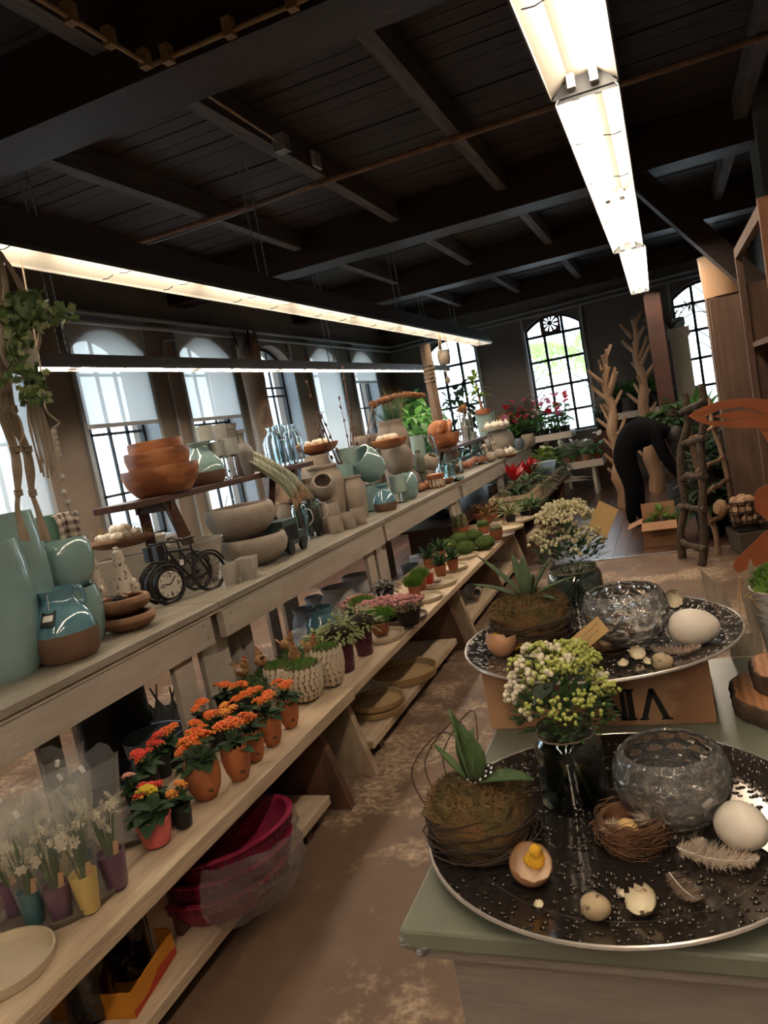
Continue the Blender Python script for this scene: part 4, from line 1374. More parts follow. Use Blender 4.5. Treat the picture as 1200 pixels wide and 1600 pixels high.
# ================================================================== plants on the low bench
m_saucer = mat('cream_saucer', (0.52, 0.43, 0.30), 0.5, (0.47, 0.38, 0.26), 7, bump=0.05)
m_saucerd = mat('grey_brown_tray', (0.16, 0.125, 0.095), 0.55, (0.11, 0.085, 0.065), 7)
m_tan = mat('tan_saucer', (0.40, 0.27, 0.13), 0.6, (0.36, 0.24, 0.115), 6)


def saucer(label, px, py, z, rpx, m, hm=0.028, name='saucer', r=None):
    p = onz(px, py, z)
    r = r or rpx * mpp(p)
    return tag(lath('saucer', r, hm, False, n=48).build(name, m, None, p), label, 'saucer')


saucer('large empty cream saucer at the near end of the bench', 2, 1520, BT, 84, m_saucer, 0.03)
TR2 = onz(98, 1400, BT)
tag(lath('saucer', 0.175, 0.022, False, n=48).build('round_tray', m_saucerd, None, TR2), 'round grey brown tray under the sleeved narcissi', 'tray')
TR3 = onz(214, 1286, BT)
tag(lath('saucer', 0.165, 0.022, False, n=48).build('round_tray', m_saucerd, None, TR3), 'round grey brown tray under the pink pot', 'tray')

# ---- narcissi in coloured pots, each in a clear sleeve
m_purple = mat('purple_pot_glaze', (0.10, 0.022, 0.07), 0.3)
m_teal = mat('teal_pot_glaze', (0.012, 0.095, 0.115), 0.3)
m_yellow = mat('butter_yellow_pot', (0.62, 0.44, 0.12), 0.35)
m_pink = mat('coral_pink_pot', (0.62, 0.13, 0.115), 0.35)
m_petal = mat('white_narcissus_petal', (0.68, 0.62, 0.48), 0.6, tl=0.25)
m_sleeve = film('clear_sleeve', (0.97, 0.97, 0.95), gloss=0.02, clear=0.82, rough=0.12, diff=0.09)
m_wood_label = mat('wooden_plant_label', (0.50, 0.27, 0.13), 0.7)
fm = []
for v in range(2):
    mb = MB()
    for k in range(6):
        a = 2 * PI * k / 6
        mb.leaf((0, 0, 0), (math.cos(a), math.sin(a), 0.25), 0.016, 0.011, droop=0.1, n=3)
    mb.lathe([(0.003, 0), (0.005, 0.005), (0.006, 0.006)], 8)
    fm.append(mb.mesh('flower', m_petal))


def narcissus(label, px, py, w, h, m, lean=0.0, front=True, z=BT + 0.008):
    p = onz(px, py, z)
    s = mpp(p)
    r, hh = w * s / 2, h * s
    p = p + AWAY(p) * r * 0.7
    t = thing('narcissus_pot', label, 'potted plant', p, R.random() * 6, 'sleeved narcissi')
    lath([(0.66, 0), (0.7, 0.02), (0.9, 0.6), (1, 1)], r, hh, deep=0.15, wall=0.08).build('pot', m, t)
    for k in range(7):
        a = k * 0.9 + R.random()
        MB().leaf((0.3 * r * math.cos(a), 0.3 * r * math.sin(a), hh * 0.85), (0.16 * math.cos(a), 0.16 * math.sin(a), 1), hh * R.uniform(1.3, 1.9), 0.012, droop=0.03, n=3).build('leaf', m_leaf, t)
    for k in range(5):
        a = k * 1.26 + R.random() * 0.6
        top = Vector((r * 0.9 * math.cos(a), r * 0.9 * math.sin(a), hh * R.uniform(1.75, 2.35)))
        st = MB().tube([(0.2 * r * math.cos(a), 0.2 * r * math.sin(a), hh * 0.85), top * 0.6 + Vector((0, 0, hh * 0.3)), top], 0.002, 5).build('stem', m_stem, t)
        for q in range(3):
            link('flower', fm[q % 2], st, top + Vector((R.uniform(-1, 1) * 0.016, R.uniform(-1, 1) * 0.016, R.uniform(-.01, .02))), (R.uniform(0.6, 1.6), 0, R.random() * 6.3), R.uniform(0.9, 1.3))
    H = hh * 3.5
    N = 16
    wob = [R.uniform(0.85, 1.15) for _ in range(N)]
    vs, fs = [], []
    for j in range(5):
        u = j / 4
        for i in range(N):
            a = 2 * PI * i / N
            rr = (r * 0.75 + (r * 2.0 - r * 0.75) * u) * (1 + (wob[i] - 1) * u)
            vs.append((rr * math.cos(a), rr * math.sin(a), hh * 0.05 + H * u + 0.02 * (wob[i] - 1) * j))
    for j in range(4):
        for i in range(N):
            k = (i + 1) % N
            fs.append((j * N + i, j * N + k, (j + 1) * N + k, (j + 1) * N + i))
    MB().add(vs, fs).build('sleeve', m_sleeve, t, ang=180)
    MB().box(-0.006, 0.006, -0.001, 0.001, 0, 0.022).build('sleeve_clip', m_white_tag, t, (r * 1.3, 0, H * R.uniform(0.86, 0.95)), (0.2, 0.3, R.random() * 3))
    if front:
        d = -AWAY(p)
        a = math.atan2(d.y, d.x) - t.rotation_euler.z
        MB().box(-0.007, 0.007, -0.001, 0.001, 0, 0.055).build('plant_label', m_wood_label, t, (r * 0.62 * math.cos(a + .5), r * 0.62 * math.sin(a + .5), hh * 0.8), (0.1, 0.15, a + PI / 2))
    return t


for a in (('purple potted white narcissus in clear sleeve at the frame edge', 26, 1432, 34, 52, m_purple),
          ('teal potted white narcissus in clear sleeve with wooden label', 58, 1448, 40, 55, m_teal),
          ('purple potted white narcissus between the teal and yellow pots', 100, 1440, 44, 56, m_purple),
          ('butter yellow potted white narcissus in clear sleeve', 144, 1428, 43, 62, m_yellow),
          ('purple potted white narcissus nearest the pink pot', 186, 1392, 44, 60, m_purple)):
    narcissus(*a)
for lab, px, py, m in (('teal potted narcissus behind the yellow potted one', 142, 1368, m_teal), ('narcissus in the second row behind the teal pot', 62, 1395, m_purple),
                       ('narcissus in the second row behind the middle purple pot', 102, 1385, m_yellow), ('narcissus sleeve at the back of the tray beside the dark bucket', 128, 1335, m_purple)):
    narcissus(lab, px, py, 36, 46, m, front=False)

# ---- kalanchoes in orange egg shaped pots
m_orpot = mat('burnt_orange_pot', (0.45, 0.15, 0.052), 0.6, (0.33, 0.105, 0.04), 7, bump=0.08)
m_orange = mat('orange_kalanchoe', (0.68, 0.10, 0.012), 0.6, (0.62, 0.17, 0.03), 60)
m_orange2 = mat('amber_kalanchoe', (0.66, 0.24, 0.03), 0.6)
m_red = mat('red_kalanchoe', (0.58, 0.035, 0.02), 0.6)
m_yel = mat('yellow_kalanchoe', (0.62, 0.44, 0.02), 0.6)
m_pinkf = mat('pale_pink_kalanchoe', (0.60, 0.25, 0.20), 0.6)
m_stampk = mat('stamped_dark_mark', (0.03, 0.025, 0.02), 0.8)


def head_mesh(name, ms, n=34, r=0.026, fr=0.0052):
    mb = MB()
    for k in range(n):
        a, q = k * 2.4, math.sqrt((k + 0.5) / n)
        c = Vector((r * q * math.cos(a), r * q * math.sin(a), r * 0.75 * math.sqrt(max(0, 1 - q * q * 0.9)) + R.uniform(-.002, .002)))
        mb.cur = 0 if q < 0.75 or k % 3 == 0 else 1
        mb.ball(c, fr * (1 if mb.cur == 0 else 0.72) * R.uniform(0.85, 1.15), sz=0.75, n=6, m=4)
    mb.cur = 0
    return mb.mesh(name, ms)


KH = {k: head_mesh('flower_head', ms) for k, ms in (('o', [m_orange, m_orange2]), ('a', [m_orange2, m_orange]), ('r', [m_red, m_orange]), ('y', [m_yel, m_leafl]), ('p', [m_pinkf, m_leafg]))}
oval = lambda t: max(0.03, math.sin(PI * (t * 0.9 + 0.08))) ** 0.6
KL = [MB().leaf((0, 0, 0), (1, 0, e), L, L * 0.62, droop=dr, n=5, fold=0.25, shape=oval).mesh('leaf', m_leafd) for e, L, dr in ((0.25, 0.062, 0.35), (0.6, 0.055, 0.3), (0.1, 0.066, 0.45))]


def crown_rim(r, h, n=14, amp=0.10):  # broken-egg cup with a zigzag edge
    mb = MB()
    N = n * 2
    pr = [(0.0, 0.0), (0.42, 0), (0.60, 0.05), (0.86, 0.28), (1.0, 0.58), (0.99, 0.78), (0.93, 0.93)]
    vs, fs = [], []
    for j, (q, z) in enumerate(pr + [(0.88, 0.93), (0.9, 0.75), (0.0, 0.72)]):
        for i in range(N):
            zz = z + (amp if (i % 2 and j in (len(pr) - 1, len(pr))) else 0)
            a = 2 * PI * i / N
            vs.append((r * q * math.cos(a), r * q * math.sin(a), h * zz))
    m = len(pr) + 3
    for j in range(m - 1):
        for i in range(N):
            k = (i + 1) % N
            fs.append((j * N + i, j * N + k, (j + 1) * N + k, (j + 1) * N + i))
    return mb.add(vs, fs)


def kalanchoe(label, p, r, h, kind, heads=3, potm=None, potmesh=None, fh=1.0, group='orange potted kalanchoes'):
    t = thing('kalanchoe_pot', label, 'potted plant', p, R.random() * 6.28, group)
    sc = r / 0.045
    if potmesh:
        link('pot', potmesh, t, scale=(sc, sc, h / 0.1))
    else:
        lath('bucket', r, h, deep=0.2).build('pot', potm, t)
    lath([(0.85, 0.0), (0.85, 0.05)], r, h, False).build('soil', m_soil, t, (0, 0, h * 0.78))
    for k in range(17):
        link('leaf', KL[k % 3], t, (0, 0, h * 0.84 + 0.010 * (k // 5)), (0, R.uniform(-.4, 0), k * 2.4), sc * R.uniform(0.9, 1.2) * 0.98)
    for k in range(heads):
        a = k * 2.3 + R.random()
        q = 0.5 * r * (0 if heads == 1 else 1)
        z = h + 0.046 * sc * fh + R.uniform(-.01, .012)
        link('flower_head', KH[kind] if k or kind == 'y' else KH[kind], t, (q * math.cos(a), q * math.sin(a), z), (R.uniform(-.4, .4), R.uniform(-.4, .4), R.random() * 6), sc * R.uniform(0.95, 1.2))
        MB().tube([(0, 0, h * 0.8), (q * math.cos(a), q * math.sin(a), z)], 0.0022, 5).build('stem', m_stem, t)
    return t


EGGPOT = crown_rim(0.045, 0.1).mesh('pot', m_orpot)
stamp = MB()
for k in range(9):
    a = R.random() * PI
    stamp.bar((-0.009 * math.cos(a), 0, -0.009 * math.sin(a)), (0.009 * math.cos(a), 0, 0.009 * math.sin(a)), 0.0012, 0.0016)
STAMP = stamp.mesh('stamp_mark', m_stampk, False)
front = [(326, 1252, 57, 62), (377, 1222, 45, 60), (402, 1192, 34, 52), (428, 1167, 38, 52), (456, 1139, 34, 50)]
NM = ['first', 'second', 'third', 'fourth', 'fifth']
for k, (px, py, w, h) in enumerate(front):
    p = onz(px, py, BT)
    s = mpp(p)
    p = p + AWAY(p) * w * s * 0.25
    t = kalanchoe('orange kalanchoe in a zigzag rimmed orange pot, %s of the front row' % NM[k], p, w * s / 2, h * s, 'o', 4, None, EGGPOT)
    d = -AWAY(p)
    a = math.atan2(d.y, d.x) + 0.25
    r_ = w * s / 2
    q = link('stamp_mark', STAMP, t, (0, 0, 0))
    q.matrix_local = Matrix.Rotation(-t.rotation_euler.z, 4, 'Z') @ Matrix.Translation((r_ * 0.90 * math.cos(a), r_ * 0.90 * math.sin(a), h * s * 0.33)) @ Matrix.Rotation(a + PI / 2, 4, 'Z') @ Matrix.Rotation(-0.35, 4, 'X')
back = [(290, 1160, 'o'), (262, 1135, 'o'), (242, 1150, 'r'), (306, 1130, 'o'), (330, 1110, 'o'), (312, 1096, 'o'), (352, 1102, 'a'), (376, 1086, 'o'), (398, 1072, 'o'), (372, 1064, 'o'), (345, 1066, 'o'), (222, 1170, 'r')]
RN = ['behind the first front pot', 'near the round dark bucket', 'beside the dark bucket rim', 'in the middle of the second row', 'under the first straw hen', 'at the back near the grey bucket',
      'with amber buds behind the third front pot', 'behind the fourth front pot', 'left of the last front pot', 'below the dark moss mound', 'next to the counter post', 'with red flowers at the dark bucket']
for k, (px, py, kd) in enumerate(back):
    q = onz(px, py, BT + 0.155)     # flower head height
    kalanchoe('orange kalanchoe %s' % RN[k] if kd != 'r' else 'red orange kalanchoe %s' % RN[k], Vector((q.x, q.y, BT)), 0.042, 0.085, kd, 3, m_black)
p = onz(248, 1322, BT + 0.008)
s = mpp(p)
kalanchoe('yellow kalanchoe in a coral pink tumbler pot', p + AWAY(p) * 0.03, 30 * s, 44 * s, 'y', 1, m_pink, None, 1.1, 'mixed kalanchoes on the tray')
for lab, px, py, kd in (('red kalanchoe behind the pink pot', 222, 1232, 'r'), ('orange kalanchoe on the tray right of the yellow one', 275, 1232, 'a'), ('pale pink kalanchoe at the tray back', 205, 1212, 'p'), ('scarlet kalanchoe between the pink pot and the bucket', 243, 1225, 'r')):
    q = onz(px, py, BT + 0.13)
    kalanchoe(lab, Vector((q.x, q.y, BT + 0.008)), 0.036, 0.075, kd, 2, m_black, None, 0.9, 'mixed kalanchoes on the tray')

# ---- mosaic shell pots with moss and straw hens
m_shellpot = mat('cream_shell_mosaic', (0.56, 0.46, 0.33), 0.6, (0.62, 0.53, 0.40), 8)
m_grout = mat('dark_mosaic_grout', (0.13, 0.09, 0.06), 0.9)


def mosaic(label, px, py, w, h, z=BT):
    p = onz(px, py, z)
    s = mpp(p)
    r, hh = w * s / 2, h * s
    p = p + AWAY(p) * r * 0.6
    t = thing('mosaic_planter', label, 'planter', p, 0, 'shell mosaic planters')
    crown_rim(r, hh, 11, 0.12).build('body', m_grout, t)
    pr = [(0.60, 0.05), (0.86, 0.28), (1.0, 0.58), (0.99, 0.78), (0.93, 0.95)]
    def rad(z):
        for (r0, z0), (r1, z1) in zip(pr[:-1], pr[1:]):
            if z <= z1:
                return r0 + (r1 - r0) * (z - z0) / (z1 - z0)
        return pr[-1][0]
    tm = []
    for v in range(3):
        n = 5 + v % 2
        tm.append(MB().prism([(0.0135 * math.cos(2 * PI * k / n + v) * R.uniform(0.75, 1.15), 0.0135 * math.sin(2 * PI * k / n + v) * R.uniform(0.75, 1.15)) for k in range(n)], 0, 0.003).mesh('shell_chip', m_shellpot, False))
    rows = 6
    for j in range(rows):
        zz = 0.08 + 0.88 * (j + 0.5) / rows
        rr = rad(zz) * r
        nn = int(2 * PI * rr / 0.0235)
        for i in range(nn):
            a = 2 * PI * (i + 0.5 * (j % 2)) / nn
            sl = math.atan2(rad(min(0.95, zz + 0.08)) - rad(max(0.05, zz - 0.08)), 0.16 * hh / r)
            link('shell_chip', tm[R.randrange(3)], t, (rr * math.cos(a), rr * math.sin(a), zz * hh), (R.uniform(-.1, .1), PI / 2 + sl, a), (0.85 * hh / 0.11, 1.0, 1.0))
    lump((0, 0, hh * 0.85), r * 0.88, sz=0.45).build('moss_mound', m_moss, t)
    tag(tufts(MB(), (0, 0, hh * 0.85), r * 0.92, r * 0.42, 500, 0.016, 0.0018).build('moss_tufts', m_grass, t, smooth=False), kind='stuff')
    return t


mosaic('cream shell mosaic planter filled with green moss, nearer of the front two', 482, 1100, 62, 60)
mosaic('cream shell mosaic planter touching the purple glass pot', 521, 1076, 50, 66)
mosaic('cream shell mosaic planter half hidden behind the orange kalanchoes', 443, 1090, 46, 50)
for lab, px, py, r in (('dark moss mound under the first straw hen', 392, 1075, 0.075), ('dark moss mound behind the mosaic planters', 425, 1052, 0.075), ('dark moss mound below the back hens', 455, 1030, 0.07)):
    p = onz(px, py, BT + 0.09)
    t = thing('moss_pot', lab, 'planter', (p.x, p.y, BT), 0, 'dark moss pots')
    lath('bucket', r * 0.9, 0.09, deep=0.2).build('pot', m_black, t)
    lump((0, 0, 0.09), r, sz=0.6).build('moss_mound', m_moss, t)
    tag(tufts(MB(), (0, 0, 0.09), r, r * 0.6, 400, 0.018, 0.002).build('moss_tufts', mat('deep_moss', (0.03, 0.06, 0.012), 0.9), t, smooth=False), kind='stuff')

m_hay = mat('hen_straw', (0.30, 0.16, 0.065), 0.9, (0.20, 0.10, 0.04), 40, bump=0.6, bscale=70)
m_comb = mat('red_felt_comb', (0.42, 0.02, 0.015), 0.7)


def hen(label, px, py, z, w, rz, tagw=False):
    p = onz(px, py, z)
    s = mpp(p) * w
    t = thing('straw_hen', label, 'hen figurine', p, rz, 'straw hens')
    b = MB().ball((0, 0, 0.42 * s), 0.42 * s, sx=1.25, sz=0.95, n=12, m=8)
    b.ball((0.28 * s, 0, 0.75 * s), 0.26 * s, sz=1.3, n=10, m=7)
    b.ball((0.36 * s, 0, 1.05 * s), 0.17 * s, n=10, m=7)
    b.build('body', m_hay, t)
    tl = MB()
    for k in range(9):
        a = -0.5 + k * 0.12
        tl.leaf((-0.35 * s, 0, 0.5 * s), (-1, a * 0.9, 0.75), 0.6 * s, 0.12 * s, droop=-0.1, n=3)
    tl.build('tail', m_hay, t)
    MB().prism([(-0.1 * s, 0), (0.12 * s, 0), (0.13 * s, 0.14 * s), (0.05 * s, 0.09 * s), (0.0, 0.18 * s), (-0.05 * s, 0.08 * s), (-0.11 * s, 0.12 * s)], -0.03 * s, 0.03 * s, Matrix.Translation((0.36 * s, 0, 1.16 * s)) @ Matrix.Rotation(PI / 2, 4, 'X')).build('comb', m_comb, t)
    MB().lathe([(0.05 * s, 0), (0, 0.12 * s)], 6, M=Matrix.Rotation(PI / 2, 3, 'Y').to_4x4()).build('beak', m_yel, t, (0.52 * s, 0, 1.04 * s))
    if tagw:
        MB().box(-0.2 * s, 0.2 * s, -0.01 * s, 0.01 * s, -0.1 * s, 0.1 * s).build('price_tag', m_white_tag, t, (0.2 * s, -0.4 * s, 0.6 * s), (0.2, 0.2, 0.4))
    return t


hen('straw hen with a white price tag on the nearest moss mound', 380, 1058, BT + 0.13, 26, -0.2, True)
hen('straw hen with lowered head on the second moss mound', 409, 1042, BT + 0.13, 24, 2.4, True)
hen('straw hen at the back beside the grey urns', 450, 1016, BT + 0.12, 23, 0.2)
hen('straw hen facing outwards on the front mosaic planter', 462, 1034, BT + 0.13, 25, -0.9)
hen('straw hen on the moss nearest the variegated plant', 487, 1020, BT + 0.13, 23, -0.1)

# ---- variegated trailing plant in purple glass, ferns, sedums
m_pglass = mat('purple_glass_pot', (0.11, 0.018, 0.05), 0.12, trans=0.35, coat=0.3)
m_trad = mat('striped_cream_green_leaf', (0.12, 0.17, 0.05), 0.6, (0.27, 0.29, 0.13), 30, tl=0.15, stretch=(1, 1, 1))


def bushy(label, p, pr, ph, potm, r, h, n, L, w, lm, name='potted_plant', prof='bucket', up=0.3, droop=0.4, group=None, extra=None, leafn=4, cat='potted plant'):
    t = thing(name, label, cat, p, R.random() * 6, group)
    lath(prof, pr, ph, deep=0.2).build('pot', potm, t)
    MB().ball((0, 0, ph + h * 0.2), r * 0.55, sz=h / r * 0.5, n=10, m=6).build('soil', m_soil, t)
    lms = [MB().leaf((0, 0, 0), (1, 0, up + e), L, w, droop=droop, n=leafn, fold=0.3).mesh('leaf', lm) for e in (-0.2, 0.2, 0.7)]
    for k in range(n):
        a, q = k * 2.4, math.sqrt((k + 0.5) / n)
        link('leaf', lms[0 if q > 0.75 else (1 if q > 0.4 else 2)], t, (r * q * 0.75 * math.cos(a), r * q * 0.75 * math.sin(a), ph * 0.95 + h * (1 - q * q) * R.uniform(0.5, 1.0)), (R.uniform(-.3, .3), R.uniform(-.3, .3), a + R.uniform(-.7, .7)), R.uniform(0.75, 1.2))
    if extra:
        extra(t, ph, r, h)
    return t


for lab, px, py, w, h, nn in (('variegated trailing plant in the larger purple glass pot', 541, 1053, 44, 54, 95), ('variegated trailing plant in the purple glass pot further along', 572, 1026, 36, 46, 70)):
    p = onz(px, py, BT)
    s = mpp(p)
    bushy(lab, p + AWAY(p) * w * s * 0.4, w * s / 2, h * s, m_pglass, 44 * s, 42 * s, int(nn * 1.8), 0.038, 0.017, m_trad, group='variegated trailing plants')
p = onz(500, 1000, BT + 0.11)
bushy('variegated trailing plant spreading behind the straw hens', Vector((p.x, p.y, BT)), 0.05, 0.10, m_pglass, 0.13, 0.07, 170, 0.038, 0.017, m_trad, group='variegated trailing plants')
sau = [(597, 998, 36, m_saucer, 'cream saucer under the feathery green plant'), (634, 968, 36, m_saucerd, 'dark grey saucer under the black potted pink sedum'), (662, 937, 32, m_saucer, 'cream saucer beside the grass filled terracotta pot'),
       (684, 914, 31, m_saucer, 'cream saucer with a single pale rosette succulent'), (704, 890, 28, m_saucer, 'cream saucer under the red potted aloe'), (724, 872, 24, m_saucer, 'small empty cream saucer by the moss balls')]
for px, py, r, m, lab in sau:
    saucer(lab, px, py, BT, r, m, 0.026)
FERN = [(596, 990, 0.09, 'feathery bright green plant in terracotta on the cream saucer'), (570, 968, 0.09, 'feathery green plant behind the variegated leaves')]
for px, py, r, lab in FERN:
    p = onz(px, py, BT + 0.02)
    t = thing('fern_pot', lab, 'potted plant', p, 0, 'feathery green plants')
    lath('bucket', r * 0.62, 0.075, deep=0.2).build('pot', m_terracotta, t)
    lump((0, 0, 0.085), r * 0.75, sz=0.45).build('green_core', m_leaf, t)
    tag(tufts(MB(), (0, 0, 0.08), r * 0.95, r * 0.5, 900, 0.03, 0.0022, 0.9).build('fronds', m_grass, t, smooth=False), kind='stuff')
m_sedp = mat('pink_sedum_tip', (0.50, 0.20, 0.22), 0.6, (0.42, 0.26, 0.20), 30)
m_sedg = mat('beige_sedum_leaf', (0.33, 0.26, 0.17), 0.6, (0.40, 0.30, 0.20), 30)


def sedum(label, p, r, ph, potm, n=60):
    t = thing('sedum_pot', label, 'potted plant', p, R.random() * 6, 'pink sedums')
    lath('bucket', r * 0.8, ph, deep=0.2).build('pot', potm, t)
    sm = []
    for v in range(2):
        mb = MB()
        for k in range(7):
            mb.cur = 0
            mb.leaf((0, 0, 0.004 * k), (math.cos(k * 2.4), math.sin(k * 2.4), 0.8), 0.018, 0.009, droop=0.1, n=2)
        mb.cur = 1
        for k in range(7):
            mb.ball((0.006 * math.cos(k * 2.4), 0.006 * math.sin(k * 2.4), 0.036 + 0.002 * (k % 3)), 0.0042, n=5, m=4)
        mb.cur = 0
        mb.tube([(0, 0, 0), (0, 0, 0.036)], 0.0015, 4)
        sm.append(mb.mesh('shoot', [m_sedg, m_sedp]))
    for k in range(n):
        a, q = k * 2.4, math.sqrt((k + 0.5) / n)
        link('shoot', sm[k % 2], t, (r * q * math.cos(a), r * q * math.sin(a), ph * 0.92 + 0.02 * (1 - q)), (-0.5 * q * math.sin(a), 0.5 * q * math.cos(a), R.random() * 6), R.uniform(1.15, 1.6))
    lump((0, 0, ph * 0.9), r * 0.8, sz=0.3).build('mound', m_leafd, t)
    return t


p = onz(641, 975, BT + 0.02)
sedum('pink tipped sedum in a square black pot on the dark saucer', p, 0.095, 0.095, m_black)
for lab, px, py in (('pink tipped sedum behind the feathery plant', 580, 952), ('pink tipped sedum in the middle of the row', 606, 945), ('pink tipped sedum nearest the grey urn', 560, 945)):
    p = onz(px, py, BT + 0.10)
    sedum(lab, Vector((p.x, p.y, BT)), 0.105, 0.085, m_black, 64)
p = onz(600, 915, BT + 0.12)
bushy('nearly black leaved plant behind the pink sedums', Vector((p.x, p.y, BT)), 0.06, 0.09, m_black, 0.12, 0.07, 70, 0.045, 0.02, mat('black_purple_leaf', (0.018, 0.014, 0.014), 0.4), group=None)
for lab, px, py in (('grass filled terracotta pot on the cream saucer', 650, 935), ('grass filled terracotta pot just behind the first', 660, 922)):
    p = onz(px, py, BT + 0.02)
    t = thing('grass_pot', lab, 'potted plant', p, 0, 'grass pots')
    lath('bucket', 0.042, 0.085, deep=0.2).build('pot', m_terracotta, t)
    MB().ball((0, 0, 0.085), 0.04, sz=0.5, n=10, m=6).build('tuft_core', m_leaf, t)
    tag(tufts(MB(), (0, 0, 0.08), 0.05, 0.03, 700, 0.055, 0.0016, 0.7, up=0.9).build('grass_blades', m_grass, t, smooth=False), kind='stuff')


def rosette(mb, c, r, n, m=None, up0=0.2, up1=1.2, w=0.4, droop=0.0, nn=3):
    for k in range(n):
        q = k / n
        a = k * 2.4
        mb.leaf(c, (math.cos(a), math.sin(a), up1 + (up0 - up1) * q), r * (0.55 + 0.45 * q), r * w, droop=droop, n=nn, fold=0.4)
    return mb


def aloe(label, px, py, z, r, potm, lm, ph=0.075, pr=0.046, flower=None, n=16, group='small succulents'):
    p = onz(px, py, z)
    t = thing('succulent_pot', label, 'potted plant', p, R.random() * 6, group)
    lath('bucket', pr, ph, deep=0.2).build('pot', potm, t)
    lm_ = [MB().leaf((0, 0, 0), (1, 0, e), r, r * 0.26, droop=0.02, n=3, fold=0.5).mesh('leaf', lm) for e in (0.35, 0.8, 1.8)]
    for k in range(n):
        link('leaf', lm_[2 - (3 * k) // n], t, (0, 0, ph * 0.9), (0, 0, k * 2.4), R.uniform(0.85, 1.1))
    if flower:
        rose(MB(), (0, 0, ph + r * 0.9), 0.014, 6, 0.6).build('flower', flower, t)
    return t


m_redpot = mat('red_pot', (0.40, 0.02, 0.02), 0.3)
aloe('small aloe in a bright red pot', 672, 912, BT + 0.02, 0.05, m_redpot, mat('pale_rosette', (0.40, 0.33, 0.24), 0.6), 0.07, 0.036)
aloe('small aloe in terracotta beside the red pot', 690, 900, BT + 0.02, 0.12, m_terracotta, m_leafd, 0.08)
aloe('small aloe in terracotta with a yellow flower', 709, 890, BT + 0.02, 0.12, m_terracotta, m_leafd, 0.08, flower=m_yel)
aloe('dark aloe behind the red pot', 672, 888, BT, 0.13, m_terracotta, m_leafd, 0.08)
aloe('dark aloe in the back row by the grey bucket', 690, 875, BT, 0.13, m_terracotta, m_leafd, 0.08)
p = onz(684, 912, BT + 0.012)
t = thing('rosette_succulent', 'single pale grey rosette lying in a cream saucer', 'succulent', p)
rosette(MB(), (0, 0, 0.002), 0.055, 26, w=0.34).build('rosette', mat('grey_rosette', (0.34, 0.31, 0.24), 0.6), t)
p = onz(660, 905, BT + 0.03)
t = thing('rosette_succulent', 'pale pink rosette behind the red pot', 'succulent', (p.x, p.y, BT))
lath('bucket', 0.035, 0.06, deep=0.2).build('pot', m_terracotta, t)
rosette(MB(), (0, 0, 0.06), 0.05, 20, w=0.4).build('rosette', m_sedp, t)

# dark tray with moss balls, cactus pots
p = onz(735, 856, BT)
tag(lath('saucer', 0.215, 0.02, False, n=48).build('round_tray', m_saucerd, None, p), 'dark tray holding the round moss balls', 'tray')
m_mball = mat('velvet_moss', (0.045, 0.08, 0.012), 0.95, (0.07, 0.11, 0.02), 40, bump=1.0, bscale=60)
for k, (px, py, lab) in enumerate(((700, 860, 'left moss ball on the dark tray'), (729, 864, 'front middle moss ball on the dark tray'), (759, 856, 'right moss ball on the dark tray'), (741, 845, 'back moss ball on the dark tray'), (718, 850, 'moss ball at the middle of the dark tray'))):
    p = onz(px, py, BT + 0.012)
    t = thing('moss_ball', lab, 'moss ball', p, R.random() * 6, 'moss balls')
    lump((0, 0, 0.045), 0.085, 18, 12, 0.05, 0.62).build('moss_mound', m_mball, t)
    tag(tufts(MB(), (0, 0, 0.045), 0.085, 0.055, 500, 0.007, 0.002).build('moss_tufts', m_mball, t, smooth=False), kind='stuff')
for px, py, r, m, lab in ((779, 840, 26, m_saucerd, 'saucer under the terracotta cactus pot'), (795, 827, 24, m_saucer, 'cream saucer with dark soil near the bench end'), (808, 815, 24, m_saucer, 'cream saucer under the spider plants')):
    saucer(lab, px, py, BT, r, m, 0.024)
m_cact = mat('spiny_cactus', (0.085, 0.095, 0.04), 0.8, (0.16, 0.14, 0.075), 60, bump=0.9, bscale=90)


def cactus(label, px, py, z, r, ph, n, tall, m, z2=None):
    p = onz(px, py, z)
    t = thing('cactus_pot', label, 'potted plant', Vector((p.x, p.y, z2 or z)), R.random() * 6, 'cactus pots')
    lath('bucket', r, ph, deep=0.2).build('pot', m_terracotta, t)
    for k in range(n):
        a, q = k * 2.4, (0 if n == 1 else math.sqrt((k + 0.5) / n) * 0.7)
        rr = r * (0.85 if n == 1 else 0.35)
        MB().lathe([(rr * 0.8, 0), (rr, tall * 0.3), (rr * 0.95, tall * 0.7), (rr * 0.5, tall * 0.95), (0, tall)], 16, wob=lambda a, j: 1 + 0.1 * math.cos(8 * a)).build('cactus_body', m, t, (r * q * math.cos(a), r * q * math.sin(a), ph * 0.85), (R.uniform(-.2, .2), R.uniform(-.2, .2), 0))
    return t


cactus('round cactus in terracotta at the bench edge', 777, 843, BT + 0.02, 0.06, 0.085, 1, 0.06, m_cact)
cactus('round moss green cactus in terracotta further in', 757, 832, BT + 0.01, 0.06, 0.06, 1, 0.07, m_mball)
cactus('cluster of upright cacti behind the moss balls', 722, 832, BT + 0.0, 0.085, 0.06, 9, 0.13, m_cact)
m_orsuc = mat('orange_brown_succulent', (0.24, 0.105, 0.035), 0.7, (0.13, 0.09, 0.03), 30)
for lab, px, py in (('orange brown succulent behind the round cactus', 762, 818), ('orange brown succulent left of the spider plants', 748, 812), ('brownish succulent beside the upright cacti', 772, 810)):
    aloe(lab, px, py, BT + 0.02, 0.13, m_terracotta, m_orsuc, 0.07, 0.055, n=20)
m_spider = mat('pale_striped_blade', (0.20, 0.22, 0.085), 0.6, (0.30, 0.30, 0.16), 25, tl=0.2)
